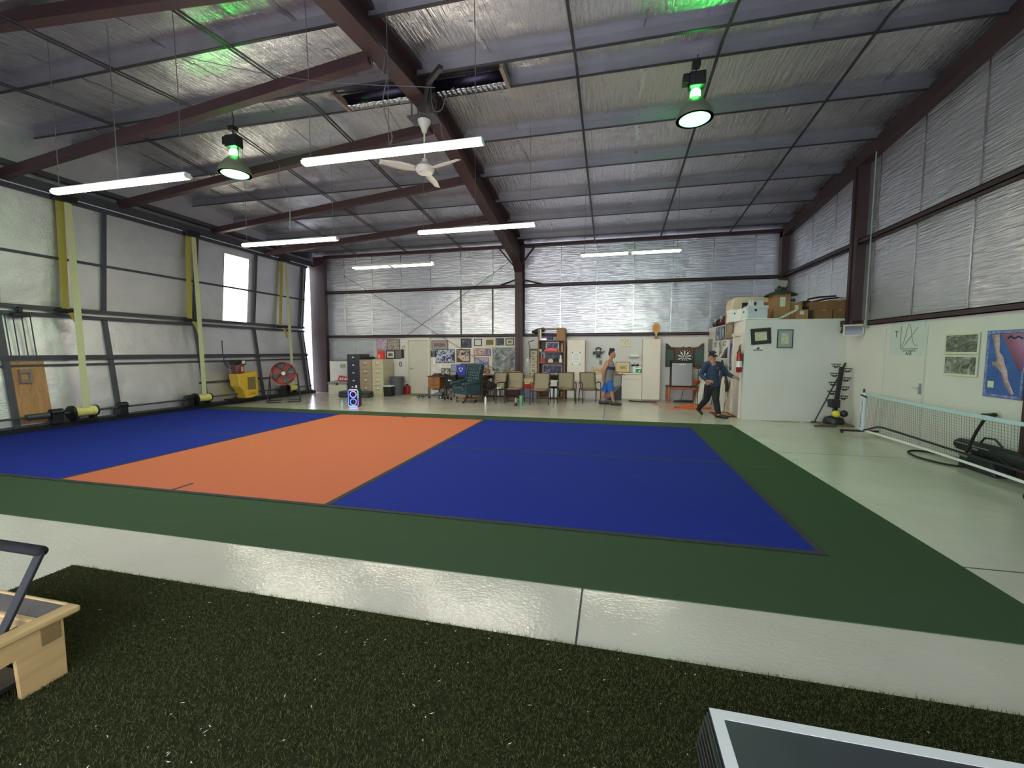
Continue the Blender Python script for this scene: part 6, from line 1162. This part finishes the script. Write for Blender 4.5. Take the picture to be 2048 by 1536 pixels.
for i in range(150):
    a = i * .42; r = .22 + .12 * math.sin(i * .9) + .05 * math.sin(i * 2.3); P.append((fx + .10 + 1.5 * r * math.cos(a), 12.95 + .9 * r * math.sin(a), .012 + .012 * (i % 5)))
P = [(fx - 1.0, 13.9, .01), (fx - .85, 13.3, .01), (fx - .5, 13.0, .01)] + P + [(fx - .6, 12.5, .01), (fx - .2, 12.4, .01), (fx + .3, 12.5, .01), (fx + .9, 12.75, .01)]
one(MB().tube(P, .009, 6), 'extension_cord', mat('orange_cord', (214, 104, 56), .5), 'orange extension cord coiled on the floor in front of the fridge', 'cord')
# ------------------------------------------------------------------ boards leaning between the fridge and the office
def lean(px0, px1, pt, pb, Y, label, m, name='leaning_board', tw=.03, shift=0):
    a, b = yy(px0, pb, Y), yy(px1, pb, Y); c, d = yy(px0 + shift, pt, Y + .25), yy(px1 + shift, pt, Y + .25)
    mm = MB(); mm.hexa([(a.x, Y, .002), (b.x, Y, .002), (b.x, Y + tw, .002), (a.x, Y + tw, .002), (c.x, Y + .25, c.z), (d.x, Y + .25, d.z), (d.x, Y + .25 + tw, d.z), (c.x, Y + .25 + tw, c.z)])
    return one(mm, name, m, label, 'board', smooth=False)
M_SPEC = mat('speckled_foam', (178, 172, 166), .85, var=.16, scale=30)
lean(1388, 1421, 755, 815, 13.95, 'pale speckled board leaning on the back wall behind the man in the cap', M_SPEC, shift=10); lean(1390, 1400, 752, 814, 13.75, 'narrow white plank leaning at a slant left of the man in the cap', M_PAPER, shift=16, name='white_plank')
def plank(pb, pt, w, th, X, label, m, name='white_plank'):
    a = fl(*pb); b = xx(*pt, X); return one(MB().bar((a.x, a.y, 0), b, th, w, (1, 0, 0)), name, m, label, 'board', smooth=False)
plank((1438, 821), (1447, 753), .06, .09, 2.99, 'left of two white planks leaning right of the man in the cap', M_PAPER); plank((1444, 822), (1453, 756), .05, .09, 2.98, 'right of two white planks leaning right of the man in the cap', M_PAPER)
plank((1448, 819), (1453, 757), .05, .20, 2.95, 'dark brown board leaning behind the white planks', M_DESKD, 'leaning_board'); plank((1451, 824), (1453, 784), .03, .05, 2.97, 'short pale wooden batten leaning near the office door', M_CREAMF, 'wooden_batten'); plank((1436, 812), (1446, 728), .05, .30, 2.93, 'tall dark blue board leaning behind the man in the cap', mat('dark_blue_board', (50, 56, 84), .6), 'leaning_board')
p = yy(1397, 735, 13.6); t = thing('bird_ornament', 'small brown bird ornament on a thin stand left of the man in the cap', 'ornament', (p.x, 13.6, 0)); MB().cyl((0, 0, 0), (0, 0, p.z - .05), .012, 8).lathe([(.1, 0), (.1, .02)], seg=14).build('stand', M_DKW, t); MB().ell((0, 0, p.z), (.08, .04, .045)).ell((.06, 0, p.z + .05), (.035, .03, .03)).ell((-.1, 0, p.z - .02), (.06, .02, .015)).build('bird_body', M_DESKD, t)
p = yy(1393, 763, 13.4); t = thing('red_lamp_base', 'red round pot on a thin stem beside the fridge table', 'pot', (p.x, 13.4, 0)); MB().cyl((0, 0, 0), (0, 0, p.z - .08), .01, 8).lathe([(.09, 0), (.09, .015)], seg=14).build('stem', M_DKW, t); MB().lathe([(.05, p.z - .1), (.09, p.z - .05), (.10, p.z + .02), (.08, p.z + .05)], seg=16).build('pot_bowl', mat('brick_red', (150, 56, 44), .6), t)
# mat at the office door
m = MB(); q = [fl(1418, 824.5), fl(1455, 824.5), fl(1475, 834.5), fl(1436, 835)]
m.prism([(q[0].x, q[0].y, 0), (q[1].x, q[1].y, 0), (q[2].x - .02, q[2].y, 0), (q[3].x, q[3].y, 0)][::-1], (0, 0, .008)); o = one(m, 'entrance_mat', mat('mat_red', (122, 48, 42), .95, bump=.2, bscale=90), 'tan mat with a red border on the floor by the office door', 'mat', smooth=False)
c_ = sum(((v) for v in q), Vector()) / 4; m = MB(); m.prism([(c_ + (v - c_) * .68) for v in q][::-1], (0, 0, .002)); o2 = m.build('tan_centre', mat('mat_tan', (156, 128, 88), .95, bump=.3, bscale=90), o); o2.location = -o.location + Vector((0, 0, .008))
# red drum fan by the hangar door
p = fl(574, 803); t = thing('drum_fan', 'red drum fan on a black tubular stand near the hangar door', 'fan', (-10.3, 11.5, 0), R(38))
rot = Euler((PI / 2, 0, 0)).to_matrix()
zc = .92; MB().lathe([(.36, -.15), (.375, -.15), (.375, .15), (.36, .15), (.355, .1), (.355, -.1)], (0, 0, zc), 36, rot).build('drum', mat('fan_red', (190, 62, 48), .45, var=.08), t)
g = MB()
for y_ in (-.155, .155):
    for r_ in (.08, .15, .22, .29, .35): g.tube([(r_ * math.cos(a), y_, zc + r_ * math.sin(a)) for a in [k * PI / 14 for k in range(28)]], .0035, 5, closed=True)
    for k in range(12): a = k * PI / 6; g.cyl((.06 * math.cos(a), y_, zc + .06 * math.sin(a)), (.36 * math.cos(a), y_, zc + .36 * math.sin(a)), .0035, 5)
g.build('grille', M_DGREY, t); bl = MB()
for k in range(4):
    a = k * PI / 2 + .4; bl.grid(lambda u, v, a=a: ((.06 + .27 * u) * math.cos(a + (v - .5) * .9 * (.5 + u * .5)), (v - .5) * .10, zc + (.06 + .27 * u) * math.sin(a + (v - .5) * .9 * (.5 + u * .5))), 6, 5)
bl.build('blade', mat('grey_green_blade', (104, 118, 112), .4), t, solid=.006); MB().cyl((0, -.10, zc), (0, .1, zc), .06, 16).build('motor_hub', M_WHITE, t); MB().box(-.38, -.34, -.1, .0, zc - .06, zc + .1).build('switch_box', M_WHITE, t)
for s in (-1, 1): MB().tube([(s * .385, 0, zc), (s * .42, -.02, zc - .35), (s * .47, -.26, .03), (s * .44, -.30, .018), (s * .1, -.30, .018)], .018, 10).tube([(s * .40, 0, zc - .2), (s * .40, .16, zc - .5), (s * .45, .26, .03), (s * .42, .30, .018), (s * .1, .30, .018)], .016, 10).tube([(s * .47, -.26, .018), (s * .45, .26, .018)], .016, 8).build('stand_leg', M_BLACK, t)
# ================================================================== PEOPLE
def remeshed(mb, name, m, parent, voxel, smooth_it=6):
    """weld overlapping volumes into one continuous skin"""
    ob = mb.build('tmp', m, None)
    md = ob.modifiers.new('r', 'REMESH'); md.mode = 'VOXEL'; md.voxel_size = voxel; md.use_smooth_shade = True
    if smooth_it: s = ob.modifiers.new('s', 'SMOOTH'); s.factor = .5; s.iterations = smooth_it
    dg = bpy.context.evaluated_depsgraph_get(); me = bpy.data.meshes.new_from_object(ob.evaluated_get(dg)); me.name = name
    bpy.data.objects.remove(ob, do_unlink=True)
    o = bpy.data.objects.new(name, me); COL.objects.link(o); me.materials.clear(); me.materials.append(m)
    me.polygons.foreach_set('use_smooth', [True] * len(me.polygons)); o.parent = parent; return o
def hand(m, wrist, d, palm_n, size=1.0, curl=.5, thumb_side=1):
    """palm, four unequal bent fingers and a side thumb; d points along the hand, palm_n out of the palm"""
    w = Vector(wrist); d = Vector(d).normalized(); n = Vector(palm_n); n = (n - d * n.dot(d)).normalized(); s = d.cross(n).normalized() * thumb_side
    P = .085 * size; m.hexa([w - s * .026 * size - n * .013, w + s * .026 * size - n * .013, w + s * .026 * size + n * .013, w - s * .026 * size + n * .013,
        w + d * P - s * .04 * size - n * .012, w + d * P + s * .04 * size - n * .012, w + d * P + s * .04 * size + n * .012, w + d * P - s * .04 * size + n * .012])
    m.tube([w - d * .03, w + d * .05], [.024, .026], 8)
    for k, ln in enumerate((.072, .08, .074, .058)):
        b = w + d * (P - .01) + s * (.030 - .020 * k) * size; pts = [b]; dirn = d.copy()
        for j in range(3):
            a = curl * (.55 + .25 * j); dirn = (dirn * math.cos(a) + n * math.sin(a)).normalized(); pts.append(pts[-1] + dirn * ln * size * (.45, .32, .23)[j])
        m.tube(pts, [.0105, .0098, .009, .008], 8, round_ends=True)
    b = w + d * .025 + s * .03 * size; m.tube([b, b + (s * .6 + d * .7 + n * .2) * .045 * size, b + (s * .55 + d * 1.2 + n * .5) * .062 * size], [.014, .011, .009], 8, round_ends=True)
def head(m, c, fwd, up, s=1.0, neck=None):
    """skull, jaw, nose, brow, ears; fwd the way the face looks"""
    c = Vector(c); f = Vector(fwd).normalized(); u = Vector(up); u = (u - f * u.dot(f)).normalized(); r = f.cross(u)
    M = Matrix((r, f, u)).transposed()
    def e(x, y, z, a, b, d): m.lathe([(max(1e-4, math.sin(PI * i / 9)), -math.cos(PI * i / 9)) for i in range(10)], c + M @ Vector((x, y, z)) * s, 14, M @ Matrix.Diagonal(Vector((a, b, d)) * s))
    e(0, -.012, .030, .076, .094, .088); e(0, .022, -.030, .062, .068, .080); e(0, .046, -.082, .036, .040, .030); e(0, .088, -.026, .014, .020, .024); e(0, .072, .012, .052, .022, .014); e(0, .078, -.062, .026, .016, .010)
    for q in (-1, 1): e(q * .076, -.006, -.012, .010, .020, .031)
    return c, M
def face(parent, c, M, s=1.0):
    for q in (-1, 1):
        ey = MB().ell(c + M @ Vector((q * .031, .078, .0)) * s, (.0125 * s,) * 3, 10, 7).build('eye', M_PAPER, parent); MB().ell(c + M @ Vector((q * .031, .089, .0)) * s, (.006 * s,) * 3, 8, 6).build('iris', M_DKFRAME, ey)
    b = MB()
    for q in (-1, 1): b.tube([c + M @ Vector((q * .016, .094, .020)) * s, c + M @ Vector((q * .035, .088, .026)) * s, c + M @ Vector((q * .050, .074, .020)) * s], .005, 6)
    b.build('eyebrow', M_HAIR, parent); MB().tube([c + M @ Vector((-.022, .086, -.061)) * s, c + M @ Vector((0, .094, -.062)) * s, c + M @ Vector((.022, .086, -.061)) * s], .005, 6).build('mouth', mat('lip', (150, 92, 80), .5), parent)
M_HAIR = mat('black_hair', (26, 22, 22), .6, var=.3, scale=40, bump=.4, bscale=80)
def shoe(m, sole, heel, toe, up=(0, 0, 1)):
    heel = Vector(heel); toe = Vector(toe); up = Vector(up); d = toe - heel
    m.tube([heel + up * .045, heel + d * .3 + up * .055, heel + d * .62 + up * .042, heel + d * .9 + up * .034, toe + up * .03], [.042, .046, .046, .044, .034], 14, up=up, round_ends=True, flat=.85)
    m.tube([heel + d * .02 + up * .07, heel + d * .16 + up * .10], [.043, .042], 12)
    sole.tube([heel + up * .012 - d * .06, heel + up * .012 + d * .3, heel + up * .012 + d * .7, toe + up * .014 + d * .03], [.040, .042, .048, .032], 14, flat=.30, up=up)
# ---- man in blue shorts walking right
Y1 = 13.08
def A(px, py, dy=0): return yy(px, py, Y1 + dy)
SK1 = mat('tanned_skin', (172, 118, 92), .55, var=.07, scale=5)
g0 = Vector((A(1217, 808).x, Y1, 0))
t = tag(bpy.data.objects.new('person', None), 'person with black topknot, grey tank top and bright blue shorts walking past the worktop', 'person'); COL.objects.link(t); t.location = g0
neck, sn, sf = A(1220.8, 720.5), A(1214.2, 726.5, -.17), A(1223.5, 727, .17)
hip = A(1216.5, 761.5); hn, hf = hip + Vector((.01, -.085, -.02)), hip + Vector((-.01, .085, -.02))
en, wn = A(1207.6, 741.5, -.24), A(1206.0, 755.0, -.22); ef, wf = A(1228.6, 742, .22), A(1236.8, 748.6, .16)
kn, kf = A(1223.2, 784.5, -.09), A(1207.6, 786.5, .09); an = A(1227.0, 803.5, -.09); af = A(1203.6, 803.0, .10); an.z = max(an.z, .10); af.z = max(af.z, .10)
b = MB(); chest = (sn + sf) / 2
b.tube([hip + Vector((0, 0, -.07)), hip + Vector((0, 0, .06)), hip.lerp(chest, .5), hip.lerp(chest, .82), chest + Vector((0, 0, .02)), neck + Vector((-.01, 0, -.02))], [.135, .142, .142, .155, .138, .07], 18, up=(0, 1, 0), flat=1.22)
b.tube([neck + Vector((-.015, 0, -.05)), A(1223.2, 711)], [.062, .058], 12)
hc, hM = head(b, A(1224.4, 708.8), (1, -.12, -.05), (.06, 0, 1), 1.02)
for s_, e_, w_ in ((sn, en, wn), (sf, ef, wf)): b.tube([chest.lerp(s_, .55), s_, s_.lerp(e_, .4), e_, e_.lerp(w_, .35), w_], [.08, .075, .064, .050, .050, .034], 12, round_ends=True)
for h_, k_, a_ in ((hn, kn, an), (hf, kf, af)): b.tube([h_ + Vector((0, 0, .04)), h_.lerp(k_, .35), h_.lerp(k_, .8), k_, k_.lerp(a_, .32), k_.lerp(a_, .75), a_], [.10, .088, .066, .056, .060, .042, .038], 14, round_ends=True)
hand(b, wn, (-.02, .0, -1), (.2, 1, 0), 1.0, .45, 1); hand(b, wf, (1, -.05, -.12), (0, .35, .9), 1.0, .75, -1)
b.v = [tuple(Vector(v) - g0) for v in b.v]
body = remeshed(b, 'body', SK1, t, .0075, 3)
face(t, hc - g0, hM, 1.02)
h = MB(); off = -g0
def hl(v): return hc + hM @ Vector(v) * 1.02 - g0
h.ell(hl((0, -.03, .055)), (.082, .082, .066)); h.ell(hl((0, -.04, .02)), (.079, .07, .07)); h.ell(hl((0, -.02, .118)), (.076, .084, .062)); h.ell(hl((.02, -.055, .15)), (.04, .04, .04)); h.ell(hl((-.03, .015, .155)), (.036, .036, .036)); h.ell(hl((.03, .03, .14)), (.035, .035, .035)); h.ell(hl((0, .035, .125)), (.04, .03, .03)); h.ell(hl((0, -.05, .115)), (.045, .03, .035)); remeshed(h, 'hair', M_HAIR, t, .008, 2)
h = MB(); h.ell(hl((0, .058, -.088)), (.032, .022, .018)); h.build('beard', M_HAIR, t)
def torso_shell(gr, lo, top_r, cut=1.0):
    return None
TANK = mat('heather_grey_jersey', (112, 112, 118), .9, var=.18, scale=50)
g = MB(); g.tube([hip + Vector((0, 0, -.06)), hip + Vector((0, 0, .06)), hip.lerp(chest, .5), hip.lerp(chest, .82), chest + Vector((.0, 0, -.01))], [.158, .160, .158, .168, .138], 20, up=(0, 1, 0), flat=1.22)
for s_ in (sn, sf): g.tube([chest + Vector((.0, 0, -.04)), chest.lerp(s_, .42) + Vector((0, 0, .035))], [.085, .058], 12)
for sy in (-1, 1): g.tube([chest + Vector((.125, sy * .085, -.06)), chest + Vector((.09, sy * .095, .05)), chest + Vector((.0, sy * .10, .085)), chest + Vector((-.09, sy * .095, .05)), chest + Vector((-.125, sy * .085, -.06))], [.032, .03, .03, .03, .032], 12, flat=.9)
g.v = [tuple(Vector(v) - g0) for v in g.v]; remeshed(g, 'tank_top', TANK, t, .009, 3)
cb = hip.lerp(chest, .76) - g0; MB().tube([cb + Vector((-.005, 0, -.055)), cb + Vector((.005, 0, .035))], [.1715, .1715], 24, up=(0, 1, 0), flat=1.22).build('navy_stripe', mat('navy_stripe', (44, 50, 86), .9), t)
SHO = mat('bright_blue_shorts', (28, 92, 176), .75, var=.1, scale=8)
g = MB(); g.tube([hip + Vector((0, 0, -.12)), hip + Vector((0, 0, .02))], [.145, .140], 18, up=(0, 1, 0), flat=1.2)
for h_, k_ in ((hn, kn), (hf, kf)): g.tube([h_ + Vector((0, 0, .03)), h_.lerp(k_, .35), h_.lerp(k_, .86)], [.115, .112, .104], 16)
g.v = [tuple(Vector(v) - g0) for v in g.v]; remeshed(g, 'shorts', SHO, t, .009, 3)
for a_, hl_, tl_ in ((an, A(1225.0, 808.5, -.09), A(1238.5, 807.5, -.10)), (af, A(1197.0, 806, .10), A(1212, 808.8, .09))):
    hp = Vector((hl_.x, a_.y, .0)); tpv = Vector((tl_.x, a_.y - .01, 0)); d = (tpv - hp).normalized(); hp = Vector((a_.x - .06, a_.y, 0)); tpv = hp + d * .27
    m, so = MB(), MB(); shoe(m, so, hp - g0, tpv - g0); sh = m.build('shoe', M_BLACK, t); so.build('sole', mat('dark_sole', (44, 42, 42), .7), sh)
ph = wf + Vector((.10, -.02, .0)); one(MB().obox(ph + Vector((.06, 0, -.02)), (.15, .07, .010), (0, .25, .1)), 'mobile_phone', M_BLACK, 'black phone held out in the hand of the person in blue shorts', 'phone', bevel=.004)
# ---- man in cap reaching for the office door
Y2 = 11.25
def B(px, py, dy=0): return yy(px, py, Y2 + dy)
g0 = Vector((B(1424, 835).x, Y2, 0))
t = tag(bpy.data.objects.new('person', None), 'person in dark cap, slate blue top and black trousers reaching for the office door', 'person'); COL.objects.link(t); t.location = g0
SK2 = mat('ruddy_skin', (176, 120, 98), .55, var=.07, scale=5)
neck = B(1424.8, 722); sr, sl = B(1412.0, 729, .02), B(1437.8, 729, .10); chest = (sr + sl) / 2; hip = B(1424.5, 769.0, .05)
er, wr_ = B(1402.2, 749.5, .05), B(1414.5, 762.0, -.12); el, wl_ = B(1454.0, 747.2, .12), xx(1468.0, 754.8, 2.87)
hr_, hl_ = hip + Vector((-.075, -.02, -.03)), hip + Vector((.075, .03, -.03))
kr, kl = B(1413.0, 799, .10), B(1431.6, 799.5, -.15); ar, al = B(1397.8, 815.2, .42), B(1437.0, 829.0, -.18)
b = MB()
b.tube([hip + Vector((0, 0, -.07)), hip + Vector((0, 0, .06)), hip.lerp(chest, .5), hip.lerp(chest, .82), chest + Vector((0, 0, .02)), neck + Vector((0, .01, -.02))], [.135, .135, .135, .145, .13, .065], 18, up=(0, 1, 0), flat=.82)
b.tube([neck + Vector((0, .01, -.05)), B(1425.6, 713)], [.062, .058], 12); fw = Vector((.42, -.9, -.28))
hc, hM = head(b, B(1425.8, 711.5, -.02), fw, (0, -.2, 1), 1.0)
for s_, e_, w_ in ((sr, er, wr_), (sl, el, wl_)): b.tube([chest.lerp(s_, .5), s_, s_.lerp(e_, .4), e_, e_.lerp(w_, .35), w_], [.08, .066, .054, .043, .042, .030], 12, round_ends=True)
for h_, k_, a_ in ((hr_, kr, ar), (hl_, kl, al)): b.tube([h_ + Vector((0, 0, .04)), h_.lerp(k_, .35), k_, k_.lerp(a_, .32), a_], [.095, .085, .056, .058, .038], 14, round_ends=True)
hand(b, wr_, (.9, -.2, -.12), (.1, .9, -.2), 1.0, .5, -1); hand(b, wl_, (.85, .35, .0), (0, .25, -1), 1.0, .65, -1)
b.v = [tuple(Vector(v) - g0) for v in b.v]; remeshed(b, 'body', SK2, t, .0075, 3)
face(t, hc - g0, hM); 
def hl2(v): return hc + hM @ Vector(v) - g0
g = MB(); g.ell(hl2((0, -.02, .045)), (.088, .104, .078), rot=None); cap = remeshed(g, 'cap', mat('black_cap_cloth', (26, 26, 30), .8), t, .008, 2)
MB().grid(lambda u, v: hl2(((u - .5) * .15, .07 + .085 * v * (1 - (2 * u - 1) ** 2 * .45), .045 - .02 * v - .03 * (2 * u - 1) ** 2)), 10, 5).build('brim', mat('black_cap_cloth', (26, 26, 30), .8), cap, solid=.006)
MB().obox(hl2((0, .098, .075)), (.07, .012, .022), (0, 0, math.atan2(fw.y, fw.x) + PI / 2)).build('white_badge', M_PAPER, cap, bevel=.004); g = MB(); g.ell(hl2((0, -.05, -.01)), (.08, .06, .05)); g.build('hair', mat('brown_hair', (84, 62, 48), .7), t)
TOP = mat('slate_blue_knit', (46, 58, 84), .9, var=.12, scale=20)
g = MB(); g.tube([hip + Vector((0, 0, -.05)), hip + Vector((0, 0, .06)), hip.lerp(chest, .5), hip.lerp(chest, .82), chest + Vector((0, 0, .01)), neck + Vector((0, .01, -.045))], [.165, .158, .155, .165, .145, .078], 20, up=(0, 1, 0), flat=.86)
for s_, e_, w_ in ((sr, er, wr_), (sl, el, wl_)): g.tube([chest.lerp(s_, .4), s_, s_.lerp(e_, .4), e_, e_.lerp(w_, .4), e_.lerp(w_, .93)], [.092, .084, .072, .062, .056, .044], 14)
g.v = [tuple(Vector(v) - g0) for v in g.v]; shirt = remeshed(g, 'long_sleeved_top', TOP, t, .009, 3)
q = hip.lerp(chest, .8) - g0; MB().obox(q + Vector((.09, -.145, .02)), (.05, .006, .02), (0, 0, .35)).build('chest_mark', mat('coral_print', (200, 110, 104), .7), shirt)
g = MB(); g.tube([hip + Vector((0, 0, -.12)), hip + Vector((0, 0, .03))], [.155, .15], 18, up=(0, 1, 0), flat=.86)
for h_, k_, a_ in ((hr_, kr, ar), (hl_, kl, al)): g.tube([h_ + Vector((0, 0, .03)), h_.lerp(k_, .35), k_, k_.lerp(a_, .4), k_.lerp(a_, .96)], [.112, .105, .078, .074, .062], 16)
g.v = [tuple(Vector(v) - g0) for v in g.v]; remeshed(g, 'trousers', mat('black_trousers', (26, 27, 32), .85), t, .009, 3)
tp = B(1404, 827.5, .30); tp.z = .03; m, so = MB(), MB(); d = (tp - ar).normalized(); hp = ar + Vector((-.03, .03, -.05)); up = Vector((.85, -.2, .5)).normalized(); up = (up - d * up.dot(d)).normalized(); tpv = hp + d * .25
if tpv.z < .03: tpv.z = .03
shoe(m, so, hp - g0 - up * .03, tpv - g0 - up * .03, up); sh = m.build('shoe', M_BLACK, t); so.build('sole', mat('dark_sole', (44, 42, 42), .7), sh)
hp = Vector((al.x - .03, al.y + .06, 0)); tpv = hp + Vector((.20, -.17, 0)); m, so = MB(), MB(); shoe(m, so, hp - g0, tpv - g0); sh = m.build('shoe', M_BLACK, t); so.build('sole', mat('dark_sole', (44, 42, 42), .7), sh)
